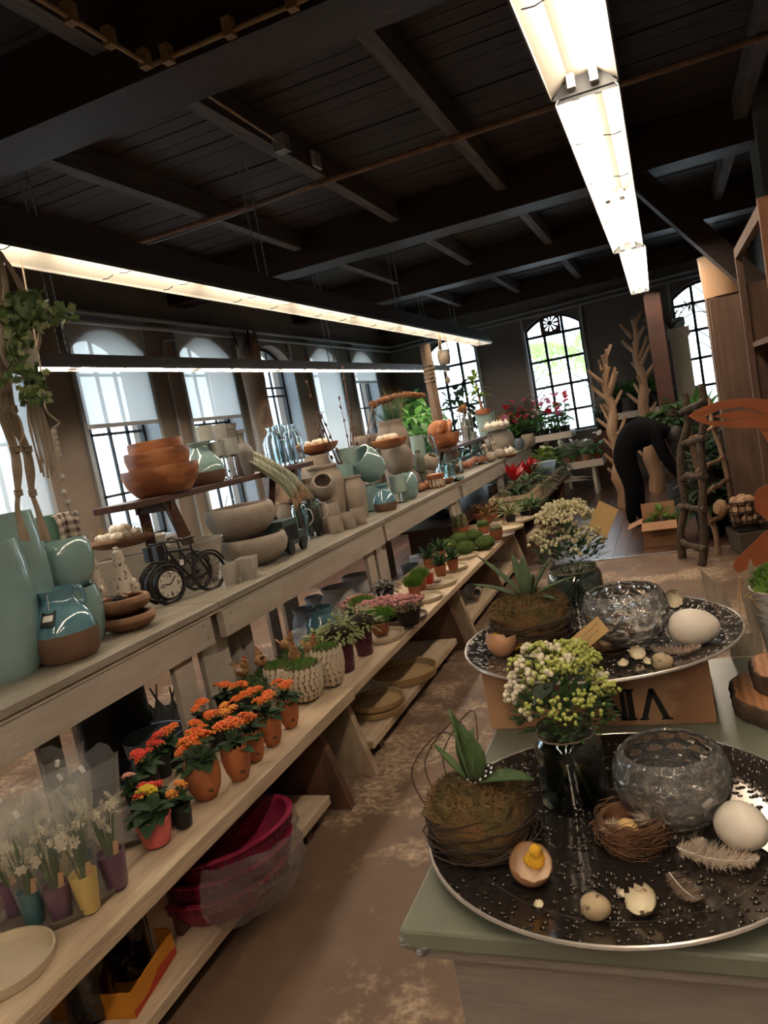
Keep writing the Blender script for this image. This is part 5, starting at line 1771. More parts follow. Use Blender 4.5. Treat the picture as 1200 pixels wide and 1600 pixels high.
for lab, px, py, lm in (('spider plant at the end of the pale bench', 798, 812, m_spider), ('spider plant further inside at the bench end', 780, 800, m_spider), ('dark spider plant near the bromeliads', 820, 800, m_leaf), ('small grassy plant before the slatted crate', 835, 795, m_leaf), ('pale spider plant against the counter post', 800, 785, m_spider)):
    p = onz(px, py, BT + 0.03)
    p.z = BT if p.y < 7.35 else 0.42
    t = thing('spider_plant', lab, 'potted plant', p, R.random() * 6, 'spider plants')
    lath('bucket', 0.055, 0.07, deep=0.2).build('pot', m_black, t)
    lm_ = [MB().leaf((0, 0, 0), (1, 0, e), 0.32, 0.018, droop=0.5, n=5).mesh('leaf', lm) for e in (0.7, 1.3, 2.2)]
    for k in range(46):
        link('leaf', lm_[k % 3], t, (0, 0, 0.06), (0, 0, k * 2.4), R.uniform(0.7, 1.15))

# ================================================================== pottery on the counter
def pz(name, label, cat, bx, by, tx, ty, x, w, prof, m, snap=None, **k):   # base-centre and rim-centre pixels on the plane at that x
    b, t = onx(bx, by, x), onx(tx, ty, x)
    if snap is not None:
        b.z = snap
    b.y = (b.y + t.y) / 2
    s = mpp((b + t) / 2)
    return pot(name, label, cat, b, w * s / 2, t.z - b.z, prof, m, **k)


def handle(par, pts, r, m):
    MB().tube(smooth_pts(pts, 4), r, 8).build('handle', m, par)


potp('tall_vase', 'tallest celadon barrel vase standing at the near end of the counter front', 'vase', 8, 1066, CT, 150, 205, 'barrel', m_celadon, wall=0.05)
pz('tall_planter', 'tall celadon planter behind the near barrel vase', 'planter', 28, 985, -8, 806, -2.42, 128, 'barrel', m_celadon, snap=CT, wall=0.05)
pz('green_pot', 'plain green pot behind the checked cloth', 'pot', 84, 860, 74, 806, -2.72, 66, 'bucket', mat('sea_green_glaze', (0.14, 0.25, 0.19), 0.3), snap=CT)
j = pz('jug', 'celadon handled jug under the wide celadon bowl', 'jug', 128, 985, 116, 918, -2.36, 78, 'barrel', m_celadon, snap=CT)
s = mpp(j.location)
h_ = onx(116, 918, -2.36).z - CT
handle(j, [(0.03, -0.02 - 34 * s, h_ * 0.75), (0.05, -0.02 - 42 * s, h_ * 0.95), (0.06, -40 * s, h_ * 0.62), (0.05, -34 * s, h_ * 0.45)], 0.010, m_celadon)
pz('wide_bowl', 'wide celadon bowl stacked on the handled jug', 'bowl', 113, 918, 95, 845, -2.36, 86, [(0.5, 0), (0.62, 0.03), (0.9, 0.3), (1.0, 0.6), (0.93, 0.9), (0.86, 1.0)], m_celadon, snap=CT + h_ + 0.001, wall=0.05)
p = onz(113, 1037, CT)
s = mpp(p)
t = thing('two_tone_jug', 'blue glazed jug with bare brown foot and black price tag', 'jug', p + AWAY(p) * 46 * s)
JUG = [(0.74, 0), (0.90, 0.06), (1.0, 0.27), (0.985, 0.40), (0.88, 0.60), (0.70, 0.74), (0.52, 0.82), (0.49, 0.90), (0.57, 0.985), (0.57, 1.0)]
mb = lath(JUG, 52 * s, 116 * s, wall=0.06)
mb.mi = [1 if sum(mb.v[i][2] for i in f) / len(f) < 0.36 * 116 * s and sum(math.hypot(mb.v[i][0], mb.v[i][1]) for i in f) / len(f) > 20 * s else 0 for f in mb.f]
mb.build('body', [m_blueglaze, m_terra], t)
for sg in (1, -1):
    d = Vector((0.82 * sg, 0.55 * sg, 0))
    handle(t, [d * 24 * s + Vector((0, 0, 108 * s)), d * 38 * s + Vector((0, 0, 110 * s)), d * 40 * s + Vector((0, 0, 88 * s)), d * 34 * s + Vector((0, 0, 78 * s))], 4.2 * s, m_blueglaze)
tg = MB().box(-11 * s, 11 * s, -0.6 * s, 0.6 * s, -14 * s, 14 * s).build('price_tag', m_black, t, (15 * s, -41 * s, 76 * s), (-0.75, 0, 0.35))
MB().box(-8 * s, 8 * s, -0.9 * s, -0.65 * s, -5 * s, 6 * s).build('tag_label', m_white_tag, tg)
MB().tube([(9 * s, -26 * s, 112 * s), (13 * s, -33 * s, 88 * s)], 0.6 * s, 4).build('tag_string', m_white_tag, t)

# shallow bark bowls with slate shards
potp('bark_bowl', 'lower of the two shallow bark bowls beside the blue jug', 'bowl', 204, 986, CT, 82, 24, 'lowbowl', m_bark_bowl, wall=0.1, sx=1.1)
p = stand(204, 986, CT, 0.06)
s = mpp(p)
t = thing('bark_bowl', 'upper bark bowl filled with dark slate shards', 'bowl', p + Vector((-0.01, 0, 25 * s)), 0.4)
lath('lowbowl', 40 * s, 26 * s, wall=0.1, sx=1.1).build('bowl', m_bark_bowl, t)
m_slate = mat('dark_slate', (0.03, 0.028, 0.028), 0.6)
for k in range(9):
    MB().prism([(-0.035, -0.006), (0.03, -0.009), (0.036, 0.004), (-0.02, 0.010)], -0.0015, 0.0015).build('slate_shard', m_slate if k % 3 else m_bark_bowl, t, (R.uniform(-.03, .03), R.uniform(-.03, .03), 22 * s + 0.003 * k), (R.uniform(-.3, .3), R.uniform(-.4, .4), R.random() * 3))


# speckled ceramic hens
m_speck = mat('speckled_ceramic', (0.42, 0.35, 0.28), 0.4, (0.05, 0.035, 0.028), 48, mix=(0.60, 0.65))


def ceramic_hen(label, px, py, w, h, rz):
    p = onz(px, py, CT)
    s = mpp(p)
    p = p + AWAY(p) * w * s * 0.5
    t = thing('ceramic_hen', label, 'hen figurine', p, rz, 'speckled ceramic hens')
    lath([(0.9, 0), (1, 0.06), (0.9, 0.3), (0.6, 0.55), (0.42, 0.72), (0.40, 0.82), (0.30, 0.92), (0.0, 0.96)], w * s / 2, h * s, False, sx=1.25).build('body', m_speck, t)
    MB().ball((-0.62 * w * s, 0, h * s * 0.38), w * s * 0.30, sx=0.8, sy=0.5, sz=1.3, n=12, m=8).build('tail', m_speck, t)
    MB().lathe([(0.09 * w * s, 0), (0, 0.2 * w * s)], 8, M=Matrix.Rotation(PI / 2, 3, 'Y').to_4x4()).build('beak', m_white_stone, t, (0.20 * w * s, 0, h * s * 0.82))
    MB().prism([(-0.14, 0), (0.14, 0), (0.15, 0.14), (0.06, 0.08), (0.0, 0.17), (-0.06, 0.08), (-0.14, 0.12)], -0.04, 0.04, Matrix.Translation((0, 0, h * s * 0.93)) @ Matrix.Scale(w * s, 4) @ Matrix.Rotation(PI / 2, 4, 'X')).build('comb', m_speck, t)
    MB().ball((0.17 * w * s, 0, h * s * 0.70), 0.10 * w * s, sz=1.4, n=8, m=6).build('wattle', m_white_stone, t)
    return t


ceramic_hen('slim speckled ceramic hen nearer the wide celadon bowl', 164, 968, 36, 106, 2.6)
ceramic_hen('taller speckled ceramic hen between the planter and bicycles', 205, 962, 42, 110, 2.9)


# rectangular stone troughs
def trough(label, a, b, z, h, depth, m, name='stone_trough', tap=0.06):
    A, B = onz(*a, z), onz(*b, z)
    u = (B - A)
    L = u.length
    ang = math.atan2(u.y, u.x)
    t = thing(name, label, 'planter', A, ang, 'stone troughs')
    e = tap * h
    o = [(0, 0), (L, 0), (L, depth), (0, depth)]
    top = [(-e, -e), (L + e, -e), (L + e, depth + e), (-e, depth + e)]
    w = 0.018
    inn = [(-e + w, -e + w), (L + e - w, -e + w), (L + e - w, depth + e - w), (-e + w, depth + e - w)]
    vs = [(x, y, 0) for x, y in o] + [(x, y, h) for x, y in top] + [(x, y, h) for x, y in inn] + [(x, y, h * 0.6) for x, y in inn]
    fs = [(3, 2, 1, 0)]
    for base in (0, 4, 8):
        fs += [(base + i, base + (i + 1) % 4, base + 4 + (i + 1) % 4, base + 4 + i) for i in range(4)]
    fs.append((12, 13, 14, 15))
    bevel(MB().add(vs, fs).build('trough_body', m, t, smooth=False), 0.005)
    return t


trough('long pale stone trough directly behind the speckled hens', (152, 948), (264, 924), CT, 0.225, 0.15, m_white_stone)
trough('taller pale stone trough carrying the tray of eggs', (146, 930), (268, 903), CT, 0.27, 0.12, m_white_stone)
q = onx(182, 838, -2.86)
EGM = egg_mesh('egg', m_whiteegg, 0.029)
t = thing('egg_dish', 'long wooden dish on the stone trough', 'dish', (q.x + 0.02, q.y, CT + 0.271), 0.25)
lath('lowbowl', 0.19, 0.055, sx=1.0, sy=0.5, wall=0.12).build('dish', m_bark_bowl, t)
st = MB()
for k in range(60):
    a = R.random() * 2 * PI
    rr = R.uniform(0.6, 1.05)
    pts = smooth_pts([(0.17 * rr * math.cos(a), 0.085 * rr * math.sin(a), 0.045), (0.17 * rr * math.cos(a) + R.uniform(-.05, .05), 0.085 * rr * math.sin(a) + R.uniform(-.04, .04), 0.06 + R.random() * 0.06), (0.17 * rr * math.cos(a) + R.uniform(-.09, .09), 0.085 * rr * math.sin(a) + R.uniform(-.06, .06), 0.05)], 3)
    st.tube(pts, 0.0012, 4)
tag(st.build('straw', m_straw, t), kind='stuff')
for k, (dx, dy, dz) in enumerate(((-0.10, -0.02, 0.06), (-0.05, -0.035, 0.062), (0.0, -0.03, 0.062), (0.05, -0.02, 0.062), (-0.02, 0.02, 0.065), (0.04, 0.025, 0.065), (0.10, 0.0, 0.066), (-0.02, -0.005, 0.10), (0.035, 0.0, 0.10))):
    v = Matrix.Rotation(0.25, 3, 'Z') @ Vector((dx, dy, dz))
    tag(link('egg', EGM, None, t.location + v, (1.4 + R.uniform(-.2, .2), R.uniform(-.3, .3), R.random() * 3)), 'white goose egg heaped in the long wooden dish', 'egg', 'eggs in the long wooden dish')

# checked tea towel over the green pot
def checked():
    m = bpy.data.materials.new('checked_cloth')
    m.use_nodes = True
    n, l = m.node_tree.nodes, m.node_tree.links
    tc = n.new('ShaderNodeTexCoord')
    sp = n.new('ShaderNodeSeparateXYZ')
    l.new(tc.outputs['UV'], sp.inputs[0])
    vals = []
    for ax in ('X', 'Y'):
        a = n.new('ShaderNodeMath'); a.operation = 'MULTIPLY'; a.inputs[1].default_value = 4.0
        l.new(sp.outputs[ax], a.inputs[0])
        b = n.new('ShaderNodeMath'); b.operation = 'FRACT'
        l.new(a.outputs[0], b.inputs[0])
        c = n.new('ShaderNodeMath'); c.operation = 'GREATER_THAN'; c.inputs[1].default_value = 0.5
        l.new(b.outputs[0], c.inputs[0])
        vals.append(c)
    s_ = n.new('ShaderNodeMath'); s_.operation = 'ADD'
    l.new(vals[0].outputs[0], s_.inputs[0]); l.new(vals[1].outputs[0], s_.inputs[1])
    d = n.new('ShaderNodeMath'); d.operation = 'MULTIPLY'; d.inputs[1].default_value = 0.5
    l.new(s_.outputs[0], d.inputs[0])
    r = n.new('ShaderNodeValToRGB')
    r.color_ramp.elements[0].color = (0.42, 0.35, 0.28, 1)
    r.color_ramp.elements[1].color = (0.055, 0.038, 0.032, 1)
    l.new(d.outputs[0], r.inputs[0])
    l.new(r.outputs[0], n['Principled BSDF'].inputs['Base Color'])
    n['Principled BSDF'].inputs['Roughness'].default_value = 0.9
    return m


def cloth(name, label, m, f, nu, nv, th=0.004, cat='towel'):
    vs = [f(i / nu, j / nv) for j in range(nv + 1) for i in range(nu + 1)]
    fs = [(j * (nu + 1) + i, j * (nu + 1) + i + 1, (j + 1) * (nu + 1) + i + 1, (j + 1) * (nu + 1) + i) for j in range(nv) for i in range(nu)]
    mb = MB().add(vs, fs)
    me = mb.mesh(name, m, True, 180)
    uv = me.uv_layers.new()
    for lp in me.loops:
        k = lp.vertex_index
        uv.data[lp.index].uv = ((k % (nu + 1)) / nu, (k // (nu + 1)) / nv)
    o = link(name, me)
    sm = o.modifiers.new('thick', 'SOLIDIFY')
    sm.thickness = th
    return o


ca = onx(98, 800, -2.62)
def checked_f(u, v):
    y = ca.y - 0.075 + 0.15 * u + 0.012 * math.sin(9 * u + 3 * v) * v
    x = ca.x + 0.02 * math.sin(u * 11) * v + 0.07 * min(v, 0.3)
    z = ca.z - 0.004 - 0.145 * max(0, v - 0.12) - (0.02 * abs(u - 0.4))
    return (x, y, z)
o = cloth('tea_towel', 'tag', checked(), checked_f, 14, 14)
tag(o, 'brown and beige checked tea towel hanging behind the wide bowl', 'towel')

pz('cone_planter', 'pale tapering stone planter behind the bicycle clocks', 'planter', 308, 916, 312, 842, -2.5, 90, 'cone', m_white_stone, snap=CT, wall=0.05)
pz('stone_bowl', 'lower of two stacked grey stone bowls', 'bowl', 400, 882, 396, 836, -2.36, 108, 'lowbowl', m_stone, snap=CT, wall=0.05, n=40)
pz('stone_bowl', 'upper of two stacked grey stone bowls', 'bowl', 384, 842, 372, 790, -2.40, 110, 'lowbowl', m_stone, snap=onx(396, 836, -2.36).z + 0.002, wall=0.05, n=40)
for lab, px, py, w, h in (('left one of two small square white pots', 364, 913, 25, 33), ('right one of two small square white pots', 391, 905, 29, 34)):
    p = onz(px, py, CT)
    s = mpp(p)
    pot('square_pot', lab, 'pot', p + AWAY(p) * 0.03, w * s * 0.70, h * s, [(0.68, 0), (0.7, 0.02), (1.0, 1.0)], m_white_stone, rot=(0, 0, 0.95), n=4, wall=0.08)


# ---- model bicycles with clock wheels
m_bike = mat('black_iron', (0.022, 0.019, 0.018), 0.5, metal=0.4)
m_dial = mat('clock_dial', (0.48, 0.43, 0.36), 0.5)


def bicycle(label, p, rz, s):
    t = thing('bicycle_clock', label, 'bicycle clock', p, rz, 'model bicycle clocks')
    circ = lambda c, r, n=28: [(c[0] + r * math.cos(2 * PI * k / n), 0, c[1] + r * math.sin(2 * PI * k / n)) for k in range(n + 1)]
    rw = 0.27 * s
    for nm, cx in (('clock_wheel', 0.0), ('rear_wheel', 0.72 * s)):
        w = MB().tube(circ((cx, rw), rw, 32), 0.026 * s, 8, cap=False).build(nm, m_bike, t)
        if cx:
            sp = MB()
            for k in range(14):
                a = 2 * PI * k / 14
                sp.tube([(cx, 0, rw), (cx + rw * math.cos(a), 0, rw + rw * math.sin(a))], 0.004 * s, 4)
            tag(sp.build('spokes', m_bike, w), kind='stuff')
            MB().lathe([(0.03 * s, -0.04 * s), (0.03 * s, 0.04 * s)], 10, M=Matrix.Rotation(PI / 2, 4, 'X'), c=(cx, 0, rw)).build('hub', m_bike, w)
        else:
            MB().lathe([(rw * 0.80, -0.05 * s), (rw * 0.86, 0.0), (rw * 0.80, 0.05 * s)], 32, M=Matrix.Rotation(PI / 2, 4, 'X'), c=(cx, 0, rw)).build('clock_case', m_bike, w)
            MB().lathe([(rw * 0.70, -0.003 * s), (rw * 0.70, 0.003 * s)], 32, M=Matrix.Rotation(PI / 2, 4, 'X'), c=(cx, -0.056 * s, rw)).build('dial', m_dial, w)
            hd = MB()
            hd.bar((cx, -0.066 * s, rw), (cx + 0.10 * s, -0.066 * s, rw + 0.10 * s), 0.012 * s, 0.004 * s, (0, 1, 0))
            hd.bar((cx, -0.066 * s, rw), (cx - 0.09 * s, -0.066 * s, rw + 0.02 * s), 0.014 * s, 0.004 * s, (0, 1, 0))
            for k in range(12):
                a = 2 * PI * k / 12
                hd.bar((cx + rw * 0.55 * math.cos(a), -0.064 * s, rw + rw * 0.55 * math.sin(a)), (cx + rw * 0.65 * math.cos(a), -0.064 * s, rw + rw * 0.65 * math.sin(a)), 0.012 * s, 0.003 * s, (0, 1, 0))
            tag(hd.build('hands_and_marks', m_black, w, smooth=False), kind='stuff')
            # the four quarter numerals as strokes
            nm_ = MB()
            for ch, (ax, az) in (('12', (0, 0.46)), ('3', (0.46, 0)), ('6', (0, -0.46)), ('9', (-0.46, 0))):
                segs = {'1': [(0, 0, 0, 2)], '2': [(0, 2, 1, 2), (1, 2, 1, 1), (1, 1, 0, 1), (0, 1, 0, 0), (0, 0, 1, 0)], '3': [(0, 2, 1, 2), (1, 2, 1, 0), (0, 1, 1, 1), (0, 0, 1, 0)], '6': [(1, 2, 0, 2), (0, 2, 0, 0), (0, 0, 1, 0), (1, 0, 1, 1), (1, 1, 0, 1)], '9': [(1, 1, 0, 1), (0, 1, 0, 2), (0, 2, 1, 2), (1, 2, 1, 0), (1, 0, 0, 0)]}
                for ci, c_ in enumerate(ch):
                    ox = ax * rw + (ci - (len(ch) - 1) / 2) * 0.045 * s - 0.012 * s
                    for x0, z0, x1, z1 in segs[c_]:
                        nm_.bar((cx + ox + x0 * 0.024 * s, -0.064 * s, rw + az * rw + (z0 - 1) * 0.024 * s), (cx + ox + x1 * 0.024 * s + 1e-4, -0.064 * s, rw + az * rw + (z1 - 1) * 0.024 * s), 0.007 * s, 0.003 * s, (0, 1, 0))
            tag(nm_.build('numerals', m_black, w, smooth=False), kind='stuff')
        MB().tube([(cx + (rw + 0.05 * s) * math.cos(a), 0, rw + (rw + 0.05 * s) * math.sin(a)) for a in [math.radians(20 + 14 * k) for k in range(11)]], 0.016 * s, 6).build('mudguard', m_bike, t)
    H, S, BB, RH = (0.10 * s, 0, 0.72 * s), (0.50 * s, 0, 0.66 * s), (0.42 * s, 0, 0.22 * s), (0.72 * s, 0, rw)
    f = MB()
    for a, b in ((H, S), (H, BB), (S, BB), (S, RH), (BB, RH), (H, (0, 0, rw)), (S, (0.49 * s, 0, 0.80 * s))):
        f.tube([a, b], 0.017 * s, 6)
    f.tube([H, (0.08 * s, 0, 0.84 * s)], 0.014 * s, 6)
    f.build('frame', m_bike, t)
    MB().tube(smooth_pts([(0.16 * s, -0.16 * s, 0.84 * s), (0.06 * s, -0.12 * s, 0.86 * s), (0.06 * s, 0.12 * s, 0.86 * s), (0.16 * s, 0.16 * s, 0.84 * s)]), 0.014 * s, 6).build('handlebar', m_bike, t)
    MB().ball((0.50 * s, 0, 0.83 * s), 0.09 * s, sx=1.1, sy=0.6, sz=0.3, n=10, m=6).build('saddle', m_bike, t)
    MB().box(0.44 * s, 0.60 * s, -0.02 * s, 0.02 * s, 0.20 * s, 0.24 * s).build('chain_guard', m_bike, t)
    pd = MB().tube([(0.42 * s, -0.1 * s, 0.14 * s), (0.42 * s, 0.1 * s, 0.30 * s)], 0.012 * s, 5)
    pd.build('crank', m_bike, t)
    MB().box(-0.10 * s, 0.02 * s, -0.06 * s, 0.06 * s, 0.62 * s, 0.84 * s).build('front_basket', m_bike, t)
    return t


A, B = onz(269, 942, CT), onz(333, 920, CT)
ang = math.atan2((B - A).y, (B - A).x)
bl = (B - A).length / 0.72
bicycle('front black bicycle with a clock in its front wheel', A, ang, bl)
off = Vector((-0.05, 0.075, 0))
bicycle('black bicycle clock standing just behind the front one', A + off * 0.9 + Vector((-0.05, -0.02, 0)), ang + 0.05, bl * 0.97)
q = onx(285, 877, -2.2)
tag(MB().box(-0.011, 0.011, -0.001, 0.001, -0.014, 0.014).build('price_tag', m_white_tag, None, A + Vector((math.cos(ang), math.sin(ang), 0)) * bl * 0.28 + Vector((0.012, -0.010, bl * 0.52)), (0, 0.2, ang)), 'white price tag hanging on the bicycle frame', 'tag')

# ---- dark wooden stool shelf and what stands on it
SX, SZ = -2.62, 1.43
y0, y1 = onx(208, 783, SX + 0.13).y, onx(490, 722, SX + 0.13).y
t = thing('wooden_stool', 'long dark wooden stool carrying carved bowls and mugs', 'stool', (SX, y0, CT))
L, Hs = y1 - y0, SZ - CT
bevel(MB().box(-0.13, 0.13, 0, L, Hs - 0.035, Hs).build('seat', m_dkwood, t, smooth=False), 0.004)
for yy in (0.32, L - 0.28):
    for sx_ in (-1, 1):
        MB().bar((sx_ * 0.15, yy + 0.10 * (1 if yy > 1 else -1) * -1, 0), (sx_ * 0.085, yy, Hs - 0.03), 0.055, 0.05).build('leg', m_dkwood, t, smooth=False)
    MB().bar((-0.12, yy, Hs * 0.28), (0.12, yy, Hs * 0.28), 0.03, 0.04).build('stretcher', m_dkwood, t, smooth=False)
    MB().bar((-0.12, yy, Hs - 0.06), (0.12, yy, Hs - 0.06), 0.04, 0.05).build('seat_rail', m_dkwood, t, smooth=False)
CARV = [(0.62, 0), (0.70, 0.04), (0.90, 0.4), (1.0, 0.8), (0.985, 1.0)]
zz = SZ
for k, (bx, by, tx, ty, w, lab) in enumerate(((257, 770, 249, 729, 120, 'largest carved orange wood bowl at the bottom of the stack'), (251, 742, 244, 703, 100, 'middle carved orange wood bowl of the stack'), (247, 722, 241, 689, 84, 'smallest carved orange wood bowl on top of the stack'))):
    zb = (SZ, SZ + 0.055, SZ + 0.115)[k]
    pz('carved_bowl', lab, 'bowl', bx, by, tx, ty, SX + 0.02, w, CARV, m_acacia, snap=zb, wall=0.08, group='carved orange wood bowls', n=40, deep=0.8)
t = pz('two_tone_vase', 'celadon vase with bare brown foot on the dark stool', 'vase', 328, 755, 304, 692, SX + 0.02, 66, [(0.80, 0), (0.97, 0.10), (1.0, 0.3), (0.92, 0.5), (0.66, 0.68), (0.46, 0.78), (0.42, 0.88), (0.60, 0.98), (0.60, 1.0)], m_celadon, snap=SZ, two=(m_terra, 0.36))
m_mug = mat('grey_crackle_mug', (0.29, 0.29, 0.255), 0.35, (0.35, 0.35, 0.31), 14)
CUP = [(0.9, 0), (0.98, 0.04), (1.0, 0.5), (1.0, 1.0)]


def stem_cup(label, px, py, w, h, x, base=SZ):     # pixel of the cup's foot
    q = onx(px, py, x)
    s = mpp(q)
    t = thing('stemmed_cup', label, 'cup', (q.x, q.y, base), 0, 'stemmed grey cups')
    z = q.z - base
    lath(CUP, w * s / 2, h * s, deep=0.85).build('cup', m_mug, t, (0, 0, z))
    MB().lathe([(w * s * 0.36, 0), (w * s * 0.36, 0.004), (0.008, 0.012), (0.006, z * 0.5), (0.008, z - 0.01), (w * s * 0.3, z)], 16).build('stem_foot', m_clear, t)
    return t


stem_cup('grey stemmed cup low beside the celadon vase', 341, 714, 28, 24, SX + 0.06)
stem_cup('grey stemmed cup low in the middle of the stool', 363, 711, 24, 27, SX + 0.07)
stem_cup('tall grey stemmed cup at the back left', 323, 690, 26, 25, SX - 0.06)
stem_cup('tall grey stemmed cup at the back right', 345, 688, 22, 25, SX - 0.06)
m_gvase = mat('taupe_grey_vase', (0.21, 0.19, 0.17), 0.35, (0.26, 0.235, 0.21), 8)
SLIM = [(0.62, 0), (0.66, 0.02), (0.82, 0.35), (1.0, 0.68), (0.96, 0.82), (0.60, 0.95), (0.52, 1.0)]
pz('slim_vase', 'taupe slim vase beside the green knitted throw', 'vase', 389, 741, 379, 693, SX + 0.06, 27, SLIM, m_gvase, snap=SZ)
pz('slim_vase', 'taupe slim vase standing just left of the front one', 'vase', 374, 745, 365, 700, SX + 0.0, 22, SLIM, m_gvase, snap=SZ)
pz('slim_vase', 'taller taupe vase with flared rim at the stool back', 'vase', 383, 740, 373, 672, SX - 0.05, 22, [(0.62, 0), (0.8, 0.3), (0.95, 0.6), (0.7, 0.8), (0.75, 0.9), (1.0, 1.0)], m_gvase, snap=SZ)
pz('slim_vase', 'tallest taupe vase behind the stemmed cups', 'vase', 366, 735, 357, 663, SX - 0.08, 30, [(0.5, 0), (0.7, 0.3), (0.8, 0.6), (0.75, 0.8), (0.85, 0.9), (1.0, 1.0)], m_gvase, snap=SZ)
m_rib = mat('ribbed_clear_glass', (0.86, 0.95, 0.98), 0.06, trans=1.0, ior=1.4)


def ribbed(name, label, bx, by, tx, ty, x, w, snap, m, prof='bottle', n=18, group=None, cat='bottle'):
    b, t = onx(bx, by, x), onx(tx, ty, x)
    b.z = snap
    s = mpp(b)
    N = n * 2
    mb = lath(prof, w * s / 2, t.z - b.z, True, 0.12, 0.9, N, wob=lambda a, j: 1 + 0.035 * math.cos(a * n))
    return tag(mb.build(name, m, None, b, ang=60), label, cat, group)


ribbed('ribbed_bottle', 'ribbed clear glass bottle at the stool end, nearest', 436, 728, 421, 668, SX + 0.06, 36, SZ, m_rib, group='ribbed glass bottles')
ribbed('ribbed_bottle', 'ribbed clear glass bottle in the middle of three', 446, 724, 432, 664, SX - 0.03, 32, SZ, m_rib, group='ribbed glass bottles')
ribbed('ribbed_bottle', 'ribbed clear glass bottle at the far stool corner', 462, 723, 448, 664, SX + 0.05, 32, SZ, m_rib, group='ribbed glass bottles')

# knitted throw over the stool end
m_knit = mat('sage_knit', (0.40, 0.41, 0.30), 0.95, (0.30, 0.31, 0.22), 14, tex='wave', bump=0.6, bscale=60, stretch=(1, 2, 2))
ta = onx(415, 735, SX + 0.14)
def throw_f(u, v):
    path = [(-0.20, 0.0, 0.17), (-0.10, 0.0, 0.17), (-0.0, 0.03, 0.10), (0.06, 0.10, 0.03), (0.10, 0.20, -0.05), (0.12, 0.27, -0.14)]
    t_ = v * (len(path) - 1)
    i = min(int(t_), len(path) - 2)
    f = t_ - i
    a, b = path[i], path[i + 1]
    x, y, z = [a[k] + (b[k] - a[k]) * f for k in range(3)]
    w = 0.10 + 0.04 * v
    d = (u - 0.5) * 2
    return (SX + 0.10 + x + 0.02 * math.cos(u * 25), ta.y - 0.03 + y + d * w * 0.9, SZ + z + 0.012 * math.cos(u * 25) - 0.10 * abs(d) * (0.3 + 0.4 * v))
o = cloth('knitted_throw', '', m_knit, throw_f, 28, 20, 0.010)
tag(o, 'sage green knitted throw with beige fringe over the stool end', 'throw')
fr = MB()
for k in range(40):
    p = Vector(throw_f((k + 0.5) / 40, 1.0))
    fr.tube([p, p + Vector((0.01, 0.01 + R.uniform(-.01, .01), -0.03)), p + Vector((0.012, 0.012 + R.uniform(-.02, .02), -0.085 - R.random() * 0.02))], [0.004, 0.0035, 0.002], 4)
tag(fr.build('fringe', mat('beige_fringe', (0.45, 0.29, 0.17), 0.9), o), kind='stuff')

# under and behind the stool
p = onx(285, 845, -2.75)
t = thing('brown_pot_plant', 'dark leaved plant in a brown pot under the stool', 'potted plant', (p.x, p.y, CT), 0)
lath('bucket', 0.075, 0.17, deep=0.3).build('pot', m_terra, t)
for k in range(30):
    a = k * 2.4
    MB().leaf((0, 0, 0), (math.cos(a), math.sin(a), R.uniform(0.3, 1.4)), 0.09, 0.025, droop=0.2, n=3).build('leaf', mat('wine_brown_leaf', (0.06, 0.035, 0.025), 0.6), t, (0.02 * math.cos(a), 0.02 * math.sin(a), 0.17 + R.random() * 0.06))
for lab, px, py in (('white orchid under the stool between its legs', 345, 805), ('white orchid under the far stool leg', 412, 790)):
    p = onx(px, py, -2.85)
    t = thing('orchid_pot', lab, 'potted plant', (p.x, p.y, CT), 0, 'orchids under the stool')
    lath('bucket', 0.06, 0.12, deep=0.3).build('pot', m_white_stone, t)
    for k in range(6):
        a = k * 1.05 + 0.4
        MB().leaf((0, 0, 0), (math.cos(a), math.sin(a), 0.9), 0.19, 0.055, droop=0.3, n=5).build('leaf', m_leaf, t, (0, 0, 0.11))
    MB().tube(smooth_pts([(0, 0, 0.1), (0.02, 0.02, 0.28), (0.03, 0.08, 0.40)]), 0.003, 5).build('flower_stem', m_stem, t)
    for k in range(5):
        rose(MB(), (0.03 + R.uniform(-.03, .03), 0.08 + R.uniform(-.05, .05), 0.36 - 0.03 * k), 0.03, 5, 0.3).build('flower', m_petal, t)

# ---- toy truck, glass vases, beige pots
m_tgreen = mat('dark_green_tin', (0.06, 0.10, 0.088), 0.4, metal=0.2)
p = onz(449, 866, CT)
s = mpp(p)
d_ = onz(476, 854, CT) - p
t = thing('toy_truck', 'small dark green tin truck beside the stone bowls', 'toy truck', p + AWAY(p) * 0.03, math.atan2(d_.y, d_.x))
t.scale = (1.3, 1.3, 1.45)
MB().box(-0.075, 0.06, -0.05, 0.05, 0.035, 0.13).build('cargo_body', m_tgreen, t)
MB().box(-0.078, 0.063, -0.053, 0.053, 0.13, 0.145).build('roof', m_tgreen, t)
MB().box(0.062, 0.11, -0.045, 0.045, 0.035, 0.085).build('bonnet', m_tgreen, t)
MB().box(-0.06, -0.005, -0.0525, -0.051, 0.055, 0.12).build('side_window', m_black, t)
MB().box(0.0, 0.05, -0.0525, -0.051, 0.055, 0.12).build('side_window', m_black, t)
for wx in (-0.045, 0.075):
    for wy in (-0.052, 0.052):
        MB().lathe([(0.010, -0.009), (0.028, -0.008), (0.028, 0.008), (0.010, 0.009)], 18, M=Matrix.Rotation(PI / 2, 4, 'X')).build('wheel', m_black, t, (wx, wy, 0.028))
